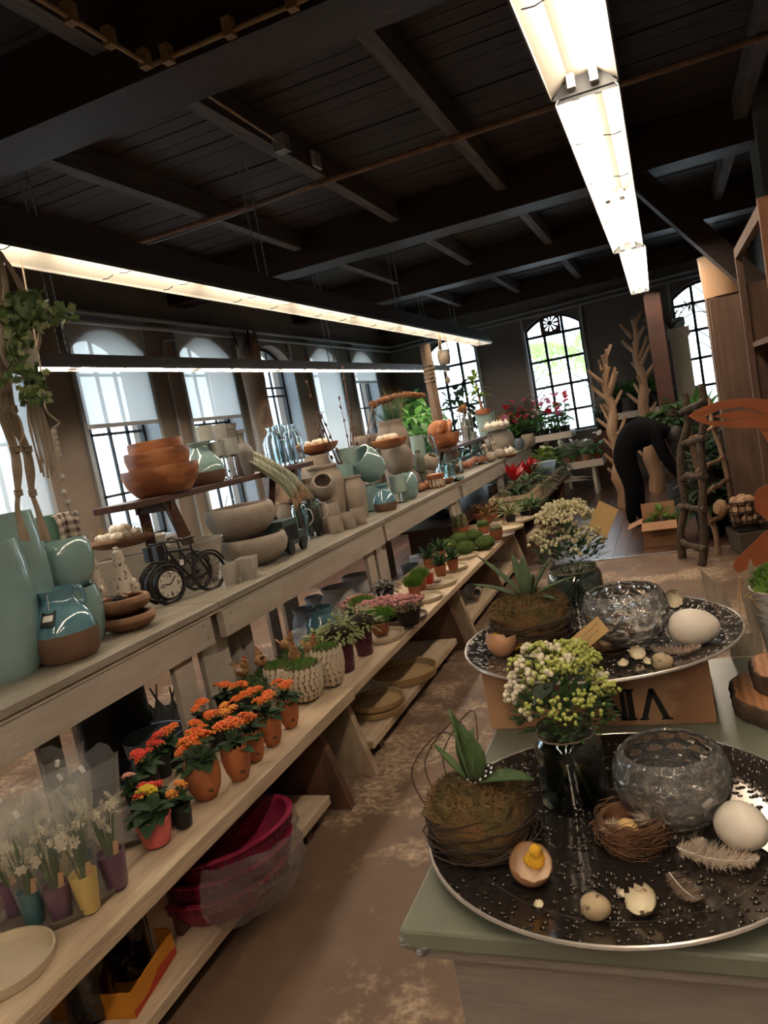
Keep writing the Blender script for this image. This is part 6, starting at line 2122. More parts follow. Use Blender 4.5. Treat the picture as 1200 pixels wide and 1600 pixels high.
for lab, px, py, w, h in (('aqua ribbed glass vase next to the toy truck', 477, 846, 26, 58), ('aqua ribbed glass vase with a rope handle', 496, 838, 32, 60)):
    p = onz(px, py, CT)
    s = mpp(p)
    t = thing('aqua_vase', lab, 'vase', p + AWAY(p) * w * s * 0.4, 0, 'aqua ribbed vases')
    lath([(0.55, 0), (0.6, 0.03), (0.8, 0.4), (1.0, 0.85), (0.85, 0.95), (0.75, 1.0)], w * s / 2, h * s, True, 0.12, 0.9, 28, wob=lambda a, j: 1 + 0.05 * math.cos(a * 14 + j * 0.5)).build('glass', m_aqua, t, ang=60)
    MB().tube(smooth_pts([(w * s * 0.45, -0.01, h * s * 0.85), (w * s * 0.85, -0.02, h * s * 0.8), (w * s * 0.9, -0.02, h * s * 0.55), (w * s * 0.55, -0.02, h * s * 0.42)]), 0.0025, 5).build('rope_handle', m_white_tag, t)
    MB().box(-0.008, 0.008, -0.001, 0.001, 0, 0.032).build('price_tag', m_white_tag, t, (w * s * 0.2, -w * s * 0.6, 0.005), (-0.2, 0, 0.3))
for lab, px, py in (('small beige cylinder pot, first of three in a row', 527, 833), ('small beige cylinder pot, middle of three in a row', 546, 827), ('small beige cylinder pot, last of three in a row', 563, 820)):
    potp('cylinder_pot', lab, 'pot', px, py, CT, 23, 25, 'cyl', m_stone, group='small beige cylinder pots')
S2 = onx(512, 800, -2.40)
pz('beige_pot', 'beige pot under the tipped pot', 'pot', 512, 826, 506, 787, -2.36, 48, 'barrel', m_stone, snap=CT)
zt = onx(506, 787, -2.36).z
q = onx(511, 772, -2.36)
pot('beige_pot', 'small beige pot tipped open towards the aisle', 'pot', Vector((q.x - 0.055, q.y + 0.065, zt + 0.055)), 20 * mpp(q) * 1.05, 38 * mpp(q), 'ballpot', m_stone, rot=(0.75, 0.55, 0), deep=0.85)
pz('beige_pot', 'large beige pot with rolled rim behind the tipped pot', 'pot', 520, 810, 500, 728, -2.52, 62, 'jar', m_stone, snap=CT)
pz('beige_pot', 'beige pot at the back below the near egg dish', 'pot', 505, 790, 493, 711, -2.74, 56, 'ballpot', m_stone2, snap=CT)
pz('beige_pot', 'short beige pot half hidden by the knitted throw', 'pot', 487, 820, 480, 748, -2.52, 40, 'jar', m_stone2, snap=CT)
pz('beige_pot', 'dark beige pot behind the toy truck', 'pot', 458, 830, 452, 785, -2.6, 44, 'ballpot', m_stone2, snap=CT)
pz('beige_pot', 'upright beige pot with brown seed cones in front', 'pot', 560, 805, 549, 744, -2.34, 38, 'jar', m_stone, snap=CT)
m_cone = mat('rust_seed_cone', (0.20, 0.085, 0.03), 0.95, (0.12, 0.05, 0.02), 50, bump=1.0, bscale=80)
for lab, px, py in (('rusty brown seed cone leaning on the beige pot', 553, 798), ('rusty brown seed cone tucked behind the first', 545, 795)):
    p = onz(px, py, CT)
    t = thing('seed_cone', lab, 'seed cone', p, 0, 'brown seed cones')
    MB().lathe([(0.010, 0.07), (0.026, 0.09), (0.030, 0.14), (0.026, 0.19), (0.008, 0.215), (0, 0.217)], 12).build('cone', m_cone, t)
    MB().tube([(0, 0, 0), (0, 0, 0.08)], 0.004, 5).build('stalk', m_twig, t)


def shell_dish(label, px, py, x, w, eggs, er, m=m_bark_bowl, base=None, eggcat='eggs in the near dish', elabel='', flat=0.26, em=None):
    q = onx(px, py, x)
    s = mpp(q)
    r = w * s / 2
    z = base if base is not None else q.z
    t = thing('wooden_dish', label, 'dish', (q.x, q.y, z), 0.5)
    def wob(a, j):
        return 1 + 0.12 * math.sin(2 * a) + 0.06 * math.sin(5 * a + 1)
    lath('bowl', r, r * flat * 2, wall=0.09, wob=wob, deep=0.75).build('dish', m, t)
    for k in range(eggs):
        a = k * 2.4
        qq = math.sqrt((k + 0.3) / eggs) * 0.62
        tag(link('egg', egg_mesh('egg', em or m_egg, er), None, (q.x + r * qq * math.cos(a), q.y + r * qq * math.sin(a), z + r * flat * 2 * 0.9 + er * (0.7 - 0.4 * qq)), (1.3 + R.uniform(-.4, .4), R.uniform(-.5, .5), R.random() * 3)), elabel, 'egg', eggcat)
    return t


zb = onx(493, 711, -2.74).z
shell_dish('wavy orange wood dish with eggs on the back beige pot', 498, 705, -2.74, 62, 7, 0.030, m_acacia, zb + 0.001, elabel='cream egg lying in the wavy dish behind the glass bottles')
q = onx(500, 686, -2.70)
tag(MB().box(-0.05, 0.05, -0.03, 0.03, 0, 0.003).build('price_card', m_white_tag, None, (q.x, q.y + 0.02, zb + 0.105), (0.15, 0.1, 0.6)), 'white card lying on the eggs of the near dish', 'card')

# celadon group
pz('celadon_cup', 'tall pale celadon cup holding the budding twigs', 'vase', 556, 775, 541, 700, -2.58, 42, [(0.72, 0), (0.76, 0.02), (0.9, 0.6), (1.0, 1.0)], m_celadon2, snap=CT)
TW = onx(541, 700, -2.58)
m_budtw = mat('red_brown_twig', (0.07, 0.028, 0.018), 0.6)
for k, (tx, ty) in enumerate(((480, 598), (503, 650), (535, 575), (547, 640), (530, 622), (590, 632), (555, 668), (495, 668))):
    tip = onx(tx, ty, -2.58 + R.uniform(-.12, .08))
    o_ = Vector((TW.x, TW.y, CT + 0.05))
    m1 = o_.lerp(tip, 0.5) + Vector((R.uniform(-.02, .02), R.uniform(-.03, .03), 0))
    t = thing('budding_twig', 'bare budding twig in the tall celadon cup', 'twig', o_, 0, 'budding twigs')
    pts = smooth_pts([(0, 0, 0), m1 - o_, tip - o_], 4)
    MB().tube(pts, [0.007 * (1 - 0.55 * i / (len(pts) - 1)) * (1.4 if k in (2, 0) else 0.9) for i in range(len(pts))], 6).build('stem', m_budtw, t)
    for i in range(3, len(pts)):
        MB().ball((0, 0, 0), 0.010, sz=2.0, n=6, m=5).build('bud', m_budtw, t, pts[i] + Vector((R.uniform(-.01, .01), R.uniform(-.012, .012), 0)), (R.uniform(-.4, .4), R.uniform(-.4, .4), 0))
pz('celadon_cup', 'small celadon cup behind the beige jar', 'vase', 545, 760, 537, 725, -2.50, 27, 'bucket', m_celadon, snap=CT + 0.0)
pz('celadon_pot', 'celadon pot under the tipped celadon pot', 'pot', 588, 792, 582, 757, -2.36, 47, [(0.8, 0), (0.9, 0.04), (1.0, 0.5), (1.0, 1.0)], m_celadon, snap=CT)
zt = onx(582, 757, -2.36).z
q = onx(582, 748, -2.36)
pot('celadon_pot', 'glossy celadon pot tipped towards the window', 'pot', Vector((q.x + 0.01, q.y + 0.10, zt + 0.075)), 26 * mpp(q), 46 * mpp(q), 'barrel', m_celadon, rot=(0.6, -0.45, 0), deep=0.85)
potp('two_tone_jug', 'little blue glazed jug with bare brown foot', 'jug', 604, 799, CT, 37, 40, [(0.80, 0), (0.96, 0.12), (1.0, 0.32), (0.90, 0.52), (0.60, 0.72), (0.42, 0.82), (0.42, 0.9), (0.58, 0.98), (0.58, 1.0)], m_blueglaze, two=(m_terra, 0.4))
p = onz(627, 785, CT)
t = thing('glass_goblet', 'celadon glass goblet beside the little blue jug', 'goblet', p, 0)
s = mpp(p)
MB().lathe([(11 * s, 0), (11 * s, 0.004), (2 * s, 0.01), (2 * s, 14 * s), (11 * s, 16 * s)], 18).build('stem_foot', m_clear, t)
lath(CUP, 13 * s, 27 * s, deep=0.85).build('cup', m_celadon2, t, (0, 0, 16 * s))
potp('round_vase', 'round celadon vase under the goblet', 'vase', 640, 780, CT, 36, 40, 'ballpot', m_celadon)
# stacked stoneware tower
pz('stone_ball_pot', 'bottom round pot of the stoneware tower', 'pot', 637, 762, 630, 737, -2.44, 46, 'ballpot', m_stone2, snap=CT, group='stoneware tower')
z1_ = onx(630, 737, -2.44).z
pz('stone_ball_pot', 'middle round pot of the stoneware tower', 'pot', 630, 737, 615, 699, -2.44, 50, 'ballpot', m_stone2, snap=z1_ + 0.001, group='stoneware tower')
z2_ = onx(615, 699, -2.44).z
shell_dish('curved wooden dish of eggs on the stoneware tower', 609, 697, -2.40, 58, 8, 0.034, m_acacia, z2_ + 0.001, 'eggs in the tower dish', 'cream egg lying in the dish on the stoneware tower')
pz('stone_jar', 'ribbed stoneware jar holding a green grass tuft', 'jar', 622, 745, 612, 656, -2.66, 52, 'jar', m_stone2, snap=CT)
q = onx(612, 656, -2.66)
t = thing('grass_tuft', 'blue green grass tuft with dry stems in the stoneware jar', 'grass', (q.x, q.y, q.z - 0.05))
tag(tufts(MB(), (0, 0, 0), 0.05, 0.03, 260, 0.28, 0.003, 1.0, up=0.7).build('blades', mat('blue_green_blade', (0.06, 0.14, 0.08), 0.6), t, smooth=False), kind='stuff')
tag(tufts(MB(), (0.04, 0.05, 0), 0.03, 0.02, 60, 0.36, 0.003, 0.4, up=1.2).build('dry_stems', m_straw, t, smooth=False), kind='stuff')
# brown fuzzy garland branch
A, B = onx(583, 632, -2.6), onx(662, 618, -2.75)
t = thing('flower_garland', 'rust brown dried flower garland on a leaning twig', 'garland', A)
for k in range(15):
    f = k / 14
    p = A.lerp(B, f) - A + Vector((0, 0, 0.04 * math.sin(PI * f)))
    lump((0, 0, 0), 0.042 * R.uniform(0.8, 1.1), 10, 6, 0.25, 0.8).build('dried_bloom', m_cone, t, p, (R.random(), R.random(), R.random() * 6))
MB().tube([onx(566, 715, -2.5) - A, Vector((0, 0, 0))], 0.008, 6).build('twig', m_budtw, t)
pz('stone_bowl', 'stone bowl stacked at the counter back behind the celadon cup', 'bowl', 573, 706, 570, 680, -2.72, 44, 'lowbowl', m_stone2, snap=onx(573, 706, -2.72).z)
pz('stone_pot', 'stone pot under the back stone bowl', 'pot', 588, 760, 574, 706, -2.72, 40, 'bucket', m_stone2, snap=CT)
m_olive = mat('olive_grey_glaze', (0.085, 0.085, 0.065), 0.4, (0.12, 0.12, 0.09), 8)
pz('olive_pot', 'olive grey pot carrying the leaning olive bottle', 'pot', 664, 758, 660, 737, -2.38, 18, 'barrel', m_olive, snap=CT)
pz('olive_pot', 'olive grey bottle stacked beside the stone tower', 'pot', 659, 737, 650, 704, -2.38, 18, 'bottle', m_olive, snap=onx(660, 737, -2.38).z)
pz('grey_cup', 'tall grey green cup behind the olive bottle', 'vase', 662, 730, 648, 681, -2.62, 23, 'bucket', m_celadon2, snap=CT)
pz('stone_pot', 'round stone pot low between olive pot and grater', 'pot', 673, 755, 669, 733, -2.42, 22, 'ballpot', m_stone2, snap=CT)
q = onx(668, 722, -2.42)
pot('stone_pot', 'stone pot tipped on top of the small round pot', 'pot', Vector((q.x, q.y, onx(669, 733, -2.42).z - 0.005)), 13 * mpp(q), 24 * mpp(q), 'ballpot', m_stone, rot=(0.15, 0.5, 0))
pz('aqua_bottle', 'large pale aqua glass bottle behind the tipped stone pot', 'bottle', 680, 740, 660, 680, -2.62, 30, 'ballpot', m_aqua, snap=CT)

# ---- second stool with carved bowl, lantern and small things
S2X, S2Z = -2.55, 1.215
y0, y1 = onx(690, 704, S2X).y, onx(748, 682, S2X).y
t = thing('wooden_stool', 'small weathered stool under the spiral carved bowl', 'stool', (S2X, y0, CT))
L, Hs = y1 - y0, S2Z - CT
MB().box(-0.12, 0.12, 0, L, Hs - 0.04, Hs).build('seat', m_dkwood, t, smooth=False)
for yy in (0.25, L - 0.25):
    for sx_ in (-1, 1):
        MB().bar((sx_ * 0.14, yy + 0.12 * (-1 if yy < 1 else 1), 0), (sx_ * 0.08, yy, Hs - 0.03), 0.05, 0.05).build('leg', m_dkwood, t, smooth=False)
MB().bar((0.1, 0.3, Hs * 0.35), (0.1, L - 0.3, Hs * 0.35), 0.04, 0.04).build('stretcher', m_dkwood, t, smooth=False)
q = onx(674, 684, S2X)
p = Vector((S2X, onx(674, 684, S2X).y + 0.1, S2Z))
p.y = max(p.y, y0 + 0.2)
t = thing('carved_bowl', 'carved orange bowl with spiral wooden pieces on the small stool', 'bowl', p, 0)
s = mpp(p)
lath(CARV, 25 * s, 22 * s, wall=0.08).build('bowl', m_acacia, t)
for k in range(3):
    MB().ball((0, 0, 0), 18 * s, sx=1.0, sy=0.35, sz=1.0, n=14, m=9).build('wood_disc', m_acacia, t, ((k - 1) * 6 * s, (k - 1) * 5 * s, 26 * s), (0.2 * k, 0.5 * (k - 1), 0.5 + 0.9 * k))
p = Vector((S2X - 0.02, y1 - 0.55, S2Z))
t = thing('wire_lantern', 'tall wire lantern with a dried bloom on the small stool', 'lantern', p)
for k in range(10):
    a = 2 * PI * k / 10
    MB().tube([(0.10 * math.cos(a), 0.10 * math.sin(a), 0), (0.10 * math.cos(a), 0.10 * math.sin(a), 0.34), (0.05 * math.cos(a), 0.05 * math.sin(a), 0.42)], 0.006, 5).build('wire', m_gvase, t)
for z in (0.0, 0.17, 0.34):
    MB().tube([(0.10 * math.cos(2 * PI * k / 20), 0.10 * math.sin(2 * PI * k / 20), z) for k in range(21)], 0.007, 5, cap=False).build('ring', m_gvase, t)
lump((0, 0, 0.42), 0.07, amp=0.3).build('dried_bloom', m_cone, t)
MB().lathe([(0.06, 0), (0.06, 0.24), (0.02, 0.3), (0.02, 0.34)], 14).build('inner_bottle', m_clear, t)

# ---- small wares along the far counter
p = onz(683, 763, CT)
s = mpp(p)
t = thing('wooden_holder', 'round brown wooden rack with pale pegs at the counter edge', 'rack', p + AWAY(p) * 0.08)
lath('cyl', 14 * s, 8 * s, False).build('top_ring', m_acacia, t, (0, 0, 14 * s))
lath('cyl', 13 * s, 4 * s, False).build('base', m_bark_bowl, t)
for k in range(12):
    a = 2 * PI * k / 12
    MB().tube([(12 * s * math.cos(a), 12 * s * math.sin(a), 3 * s), (12 * s * math.cos(a), 12 * s * math.sin(a), 15 * s)], 0.012, 5).build('peg', m_plank, t)
for k, (px, py, lab) in enumerate(((648, 770, 'orange shell like pod at the counter edge, left'), (660, 768, 'orange shell like pod at the counter edge, middle'), (670, 764, 'orange shell like pod at the counter edge, right'))):
    p = onz(px, py, CT)
    tag(lump((0, 0, 0), 8 * mpp(p), 10, 7, 0.2, 0.85).build('seed_pod', m_acacia if k else m_egg, None, p + Vector((0, 0, 6 * mpp(p))), (0, 0, k)), lab, 'pod')
for lab, px, py, w, h in (('square clear glass jar nearer of the pair', 702, 748, 18, 25), ('square clear glass jar farther of the pair', 716, 741, 17, 26)):
    p = onz(px, py, CT)
    s = mpp(p)
    pot('glass_jar', lab, 'jar', p + AWAY(p) * 0.06, w * s * 0.6, h * s, [(0.95, 0), (1, 0.04), (1, 0.8), (0.8, 0.88), (0.8, 1.0)], m_aqua, rot=(0, 0, 0.6), n=8, wall=0.1, deep=0.85)
pz('glass_tumbler', 'clear glass tumbler behind the square jars', 'glass', 693, 735, 689, 712, -2.5, 14, 'bucket', m_aqua, snap=CT)
potp('wooden_dish', 'small dark wooden dish with pale nuts', 'dish', 700, 756, CT, 22, 8, 'bowl', m_bark_bowl)
potp('glass_dish', 'flat clear glass dish at the counter joint', 'dish', 715, 752, CT, 24, 6, 'bowl', m_aqua)
pz('stone_heart', 'upright pale stone leaf behind the square jars', 'ornament', 710, 728, 702, 694, -2.52, 22, 'egg', m_stone, snap=CT, sy=0.4)
for lab, a, b in (('short curled orange driftwood on the counter edge', (722, 738), (742, 732)), ('long brown driftwood on the counter edge', (738, 732), (772, 720))):
    A, B = onz(*a, CT), onz(*b, CT)
    d = B - A
    pts = smooth_pts([Vector((0, 0, 0.04)), d * 0.35 + Vector((0, 0, 0.07)), d * 0.7 + Vector((0, 0, 0.05)), d + Vector((0, 0, 0.06))], 4)
    n_ = len(pts)
    tag(MB().tube(pts, [0.025 + 0.025 * abs(math.sin(i * 1.1)) for i in range(n_)], 8).build('driftwood', m_acacia, None, A + Vector((-0.06, 0, 0.005))), lab, 'driftwood')
p = onz(742, 728, CT)
potp('fish_bowl', 'wide clear glass jar in front of the garlic plate', 'jar', 742, 727, CT, 40, 27, [(0.8, 0), (0.95, 0.06), (1.0, 0.4), (0.9, 0.75), (0.62, 0.92), (0.62, 1.0)], m_aqua, deep=0.85)
for lab, px, py, h in (('stone duck nearer the driftwood', 768, 722, 26), ('stone duck farther along the counter', 782, 717, 25)):
    p = onz(px, py, CT)
    s = mpp(p)
    t = thing('stone_duck', lab, 'duck figurine', p + AWAY(p) * 0.05, 2.6, 'stone ducks')
    MB().ball((0, 0, 8 * s), 9 * s, sx=1.25, sz=0.9, n=14, m=9).build('body', m_stone, t)
    MB().tube(smooth_pts([(6 * s, 0, 12 * s), (8 * s, 0, 20 * s), (9 * s, 0, 24 * s)]), [4 * s] * 5 + [3.6 * s] * 5 + [3.6 * s], 10).build('neck', m_stone, t)
    MB().ball((9.5 * s, 0, 25 * s), 4.6 * s, sx=1.2, n=10, m=7).build('head', m_stone, t)
    MB().box(12 * s, 17 * s, -2 * s, 2 * s, 23 * s, 25 * s).build('bill', m_stone, t)
for lab, px, py, h in (('tall black wire handle beside the ducks, left', 755, 722, 36), ('tall black wire handle beside the ducks, right', 772, 717, 36)):
    p = onz(px, py, CT)
    s = mpp(p)
    p = p + AWAY(p) * 0.25
    o = MB().tube(smooth_pts([(-2.5 * s, 0, 0), (-2 * s, 0, h * s * 0.8), (0, 0, h * s), (2 * s, 0, h * s * 0.8), (2.5 * s, 0, 0)]), 0.006, 5).build('wire_loop', m_bike, None, p)
    tag(o, lab, 'wire loop')
pz('big_jar', 'large ridged stoneware jar under the plate of garlic', 'jar', 786, 706, 776, 673, -2.42, 46, 'ballpot', m_white_stone, snap=CT)
q = onx(775, 671, -2.42)
s = mpp(q)
tag(lath('saucer', 24 * s, 4 * s, False).build('plate', m_white_stone, None, Vector((q.x, q.y, q.z + 0.001))), 'white plate of garlic bulbs on the large jar', 'plate')
for k in range(9):
    a = k * 2.4
    rr = 18 * s * math.sqrt((k + 0.4) / 9)
    t = thing('garlic_bulb', 'garlic bulb on the white plate of the large jar', 'garlic', (q.x + rr * math.cos(a), q.y + rr * math.sin(a), q.z + 3 * s), R.random() * 6, 'garlic bulbs')
    MB().lathe([(0.3 * 5 * s, 0), (5 * s, 3 * s), (4.6 * s, 6 * s), (1.5 * s, 8.5 * s), (1.2 * s, 11 * s)], 12, wob=lambda a, j: 1 + 0.07 * math.cos(6 * a)).build('bulb', m_whiteegg, t)
dq = onx(789, 655, -2.62)
t = thing('dried_flowers', 'brown dried flower heads heaped behind the garlic', 'dried flowers', (dq.x, dq.y, dq.z - 0.18))
lath('bucket', 0.12, dq.z - 0.06 - CT, deep=0.3).build('pot', m_stone, t, (0, 0, CT - dq.z + 0.18))
for k in range(16):
    a = k * 2.4
    rr = 0.17 * math.sqrt((k + 0.3) / 16)
    lump((0, 0, 0), 0.062, 10, 6, 0.28, 0.9).build('dried_bloom', mat('tan_dried_bloom', (0.33, 0.19, 0.085), 0.95, (0.24, 0.13, 0.055), 40, bump=0.8, bscale=70), t, (rr * math.cos(a), rr * math.sin(a), 0.16 + 0.09 * (1 - rr / 0.17)), (R.random(), R.random(), 0))
# tall celadon pot with the croton
pz('celadon_pot', 'tall celadon pot holding the lime leaved plant', 'planter', 770, 712, 755, 645, -2.68, 31, 'bucket', m_celadon2, snap=CT)
q = onx(755, 645, -2.68)
s = mpp(q)
t = thing('lime_plant', 'lime green leafy plant in a terracotta pot inside the tall celadon pot', 'potted plant', (q.x, q.y, q.z - 0.02))
lath('cyl', 12 * s, 8 * s, deep=0.3).build('pot', m_terracotta, t)
MB().tube([(0, 0, 3 * s), (-2 * s, 0, 22 * s), (-4 * s, 2 * s, 50 * s)], [3 * s, 2 * s, 1.4 * s], 8).build('trunk', m_bark_bowl, t)
lfm = [MB().leaf((0, 0, 0), (1, 0, e), 26 * s, 7 * s, droop=0.5, n=5).mesh('leaf', m_leafl) for e in (0.1, 0.6, 1.3)]
for k in range(34):
    link('leaf', lfm[k % 3], t, (-4 * s + R.uniform(-5, 5) * s, R.uniform(-5, 5) * s, 28 * s + R.random() * 34 * s), (0, R.uniform(-.3, .3), k * 2.4), R.uniform(0.7, 1.1))
pz('celadon_pot', 'pair mate of small celadon pots beside the stool, front', 'pot', 747, 712, 742, 690, -2.55, 18, 'bucket', m_celadon2, snap=CT)
pz('celadon_pot', 'small celadon pot at the counter back behind the front pair', 'pot', 740, 700, 736, 675, -2.75, 18, 'bucket', m_celadon2, snap=CT)
for k, (px, py, w, h, m, lab) in enumerate(((813, 703, 16, 18, m_dkglaze, 'dark round little pot at the counter end'), (827, 698, 22, 19, m_stone, 'beige round pot at the counter end corner'), (802, 700, 12, 13, m_blueglaze, 'little light blue cup near the counter end'), (812, 691, 17, 17, m_stone, 'beige cylinder at the far counter end'), (800, 694, 13, 16, m_stone2, 'grey small vase at the far counter end'), (792, 694, 12, 12, m_dkglaze, 'tipped dark cup at the counter end back'))):
    potp('small_pot', lab, 'pot', px, py, CT, w, h, 'barrel' if k % 2 else 'ballpot', m)
for k, (px, py, lab) in enumerate(((792, 712, 'loose garlic bulb on the counter, left'), (799, 709, 'loose garlic bulb on the counter, right'))):
    p = onz(px, py, CT)
    s = mpp(p)
    t = thing('garlic_bulb', lab, 'garlic', p + AWAY(p) * 0.05, k, 'loose garlic')
    MB().lathe([(1.5 * s, 0), (6 * s, 4 * s), (5 * s, 8 * s), (1.5 * s, 10 * s), (1.2 * s, 13 * s)], 12, wob=lambda a, j: 1 + 0.07 * math.cos(6 * a)).build('bulb', m_whiteegg, t)
potp('wooden_dish', 'small wooden dish under the loose garlic', 'dish', 797, 715, CT, 24, 5, 'bowl', m_bark_bowl)
# rough post standing on the counter up to the lamp trough
A, B = onx(690, 690, -2.7), onx(659, 530, -2.7)
t = thing('rough_post', 'weathered rope bound post rising from the counter to the lamp trough', 'post', (A.x, A.y, CT))
zt = 2.5 - CT
MB().lathe([(0.075, 0), (0.07, zt * 0.3), (0.064, zt * 0.6), (0.066, zt)], 14, wob=lambda a, j: 1 + 0.08 * math.sin(5 * a + j)).build('trunk', mat('weathered_post_wood', (0.21, 0.145, 0.10), 0.85, (0.10, 0.066, 0.045), 5, stretch=(5, 5, 0.6), bump=0.6), t)
for k in range(5):
    MB().tube([(0.074 * math.cos(2 * PI * i / 16), 0.074 * math.sin(2 * PI * i / 16), zt * 0.72 + 0.05 * k + 0.02 * math.sin(2 * PI * i / 16)) for i in range(17)], 0.007, 5, cap=False).build('rope', m_linen, t)

# ================================================================== under and behind the bench
m_mag = mat('magenta_plastic', (0.27, 0.018, 0.055), 0.32, (0.20, 0.012, 0.04), 3)
m_bag = film('crinkled_plastic_bag', (0.95, 0.93, 0.92), gloss=0.12, clear=0.45, rough=0.15, diff=0.10)
LP = 0.10
base = onz(352, 1462, LP)
bc = Vector((base.x - 0.13, base.y + 0.20, LP))
for k, (lab, r, dz, tl, dx) in enumerate((('lowest magenta plastic basin under the bench', 0.245, 0.0, 0.02, 0.0), ('middle magenta plastic basin of the wrapped stack', 0.245, 0.038, 0.05, 0.015), ('uppermost magenta plastic basin of the wrapped stack', 0.24, 0.078, 0.10, 0.035))):
    t = thing('plastic_basin', lab, 'basin', bc + Vector((dx, 0.02 * k, dz + 0.012 * k)), rot=(-tl, -tl, 0.3 * k), group='magenta basins')
    MB().lathe([(0.68 * r, 0), (0.72 * r, 0.0), (0.90 * r, 0.055), (0.96 * r, 0.10), (1.02 * r, 0.102), (1.02 * r, 0.108), (0.93 * r, 0.107), (0.87 * r, 0.06), (0.69 * r, 0.008), (0, 0.008)], 56).build('bowl', m_mag, t)
    hb = MB()
    for i in range(48):
        a = 2 * PI * i / 48
        hb.bar((0.975 * r * math.cos(a), 0.975 * r * math.sin(a), 0.075), (0.985 * r * math.cos(a), 0.985 * r * math.sin(a), 0.096), 0.012, 0.004)
    tag(hb.build('rim_holes', mat('dark_magenta', (0.09, 0.006, 0.02), 0.5), t, smooth=False), kind='stuff')
NB = 30
vs, fs = [], []
for j in range(15):
    v = j / 14
    for i in range(NB):
        a = 2 * PI * i / NB
        rr = (0.225 + 0.045 * math.sin(PI * v)) * (1 + 0.06 * math.sin(5 * a + 3 * v) + 0.05 * math.sin(11 * a + 9 * v) + R.uniform(-.03, .03))
        if v > 0.7:
            rr *= 1 - (v - 0.7) * 1.1
        vs.append((rr * math.cos(a), rr * math.sin(a), 0.008 + 0.30 * v ** 1.1 + R.uniform(-.008, .008)))
for j in range(14):
    for i in range(NB):
        k = (i + 1) % NB
        if not (1.0 < 2 * PI * i / NB < 5.0 or (j > 9)):
            fs.append((j * NB + i, j * NB + k, (j + 1) * NB + k, (j + 1) * NB + i))
tag(MB().add(vs, fs).build('plastic_bag', m_bag, None, bc + Vector((0.01, 0.02, 0)), (-0.05, 0.04, 0), ang=25), 'clear crinkled plastic bag around the magenta basins', 'plastic bag')
vs, fs = [], []
for j in range(9):
    for i in range(12):
        u, v = i / 11, j / 8
        vs.append((0.10 * u + R.uniform(-.01, .01), 0.22 * (v - 0.5) + R.uniform(-.012, .012), 0.012 + 0.12 * (1 - u) ** 1.6 + R.uniform(0, .02)))
for j in range(8):
    for i in range(11):
        fs.append((j * 12 + i, j * 12 + i + 1, (j + 1) * 12 + i + 1, (j + 1) * 12 + i))
q = onz(462, 1345, 0)
tag(MB().add(vs, fs).build('plastic_wrap', m_bag, None, (q.x - 0.10, q.y + 0.02, 0.0), (0, 0, 0.3), ang=25), 'loose end of clear wrap trailing on the concrete floor', 'plastic wrap')

# yellow display carton with shell filled glass cylinders
m_carton = mat('yellow_carton', (0.52, 0.21, 0.015), 0.6, (0.46, 0.17, 0.012), 4)
m_cartonr = mat('red_print', (0.40, 0.035, 0.01), 0.6)
A, B = onz(213, 1592, LP), onz(276, 1490, LP)
u = (B - A)
L = u.length
t = thing('display_carton', 'open yellow and red cardboard carton on the lower plank', 'carton', A + Vector((0, 0, 0.001)), math.atan2(u.y, u.x))
D = 0.26
for nm, b in (('side_flap', (0, L, 0, 0.004, 0, 0.075)), ('side_flap', (0, L, D - 0.004, D, 0, 0.09)), ('end_flap', (0, 0.004, 0.005, D - 0.005, 0, 0.075)), ('end_flap', (L - 0.004, L, 0.005, D - 0.005, 0, 0.085)), ('bottom', (0, L, 0, D, -0.001, 0.003))):
    MB().box(*b).build(nm, m_carton, t, smooth=False)
MB().prism([(0.0, 0.0), (L, 0.0), (L, 0.02), (L * 0.6, 0.035), (L * 0.3, 0.012), (0, 0.02)], -0.0015, 0.0003, Matrix(((1, 0, 0, 0), (0, 0, 1, 0), (0, 1, 0, 0), (0, 0, 0, 1)))).build('red_band', m_cartonr, t, (0, 0, 0.002), smooth=False)
m_shellb = mat('white_pebbles', (0.50, 0.44, 0.36), 0.5)
for lab, px, py, w, h in (('glass cylinder half filled with pale pebbles inside the carton', 212, 1528, 66, 118), ('glass cylinder with pebbles at the carton front', 150, 1598, 78, 140)):
    p = onz(px, py, LP + 0.005)
    s = mpp(p)
    p = p + AWAY(p) * w * s * 0.45
    t = thing('glass_cylinder', lab, 'glass vase', p, 0, 'pebble filled cylinders')
    r = w * s / 2
    hh = min(h * s, 0.27)
    MB().lathe([(r, 0), (r, hh), (r - 0.004, hh), (r - 0.004, 0.006), (0, 0.006)], 36).build('glass', m_clear, t)
    pb = MB()
    for k in range(170):
        a, q_ = R.random() * 2 * PI, math.sqrt(R.random()) * (r - 0.014)
        pb.ball((q_ * math.cos(a), q_ * math.sin(a), 0.012 + R.random() * 0.045), R.uniform(0.005, 0.010), sz=0.7, n=6, m=4)
    tag(pb.build('pebbles', m_shellb, t), kind='stuff')
    for k in range(5):
        a = k * 1.3
        MB().leaf((0, 0, 0), (0.35 * math.cos(a), 0.35 * math.sin(a), 1), 0.20, 0.035, droop=0.05, n=4).build('leaf', m_leafd, t, (0.02 * math.cos(a), 0.02 * math.sin(a), 0.03))
# saucers on the lower plank
p = onz(640, 1062, LP)
tag(lath('saucer', 0.205, 0.05, False, n=48).build('saucer', m_tan, None, Vector((-1.66, p.y + 0.05, LP + 0.001))), 'large tan saucer on the lower plank under the bench', 'saucer')
p = onz(606, 1118, LP)
for k in range(2):
    tag(lath('saucer', 0.15, 0.035, False, n=48).build('saucer', m_tan, None, Vector((-1.64, p.y + 0.07, LP + 0.001 + 0.037 * k))), ('lower small tan saucer stacked by the white trestle', 'upper small tan saucer stacked by the white trestle')[k], 'saucer')
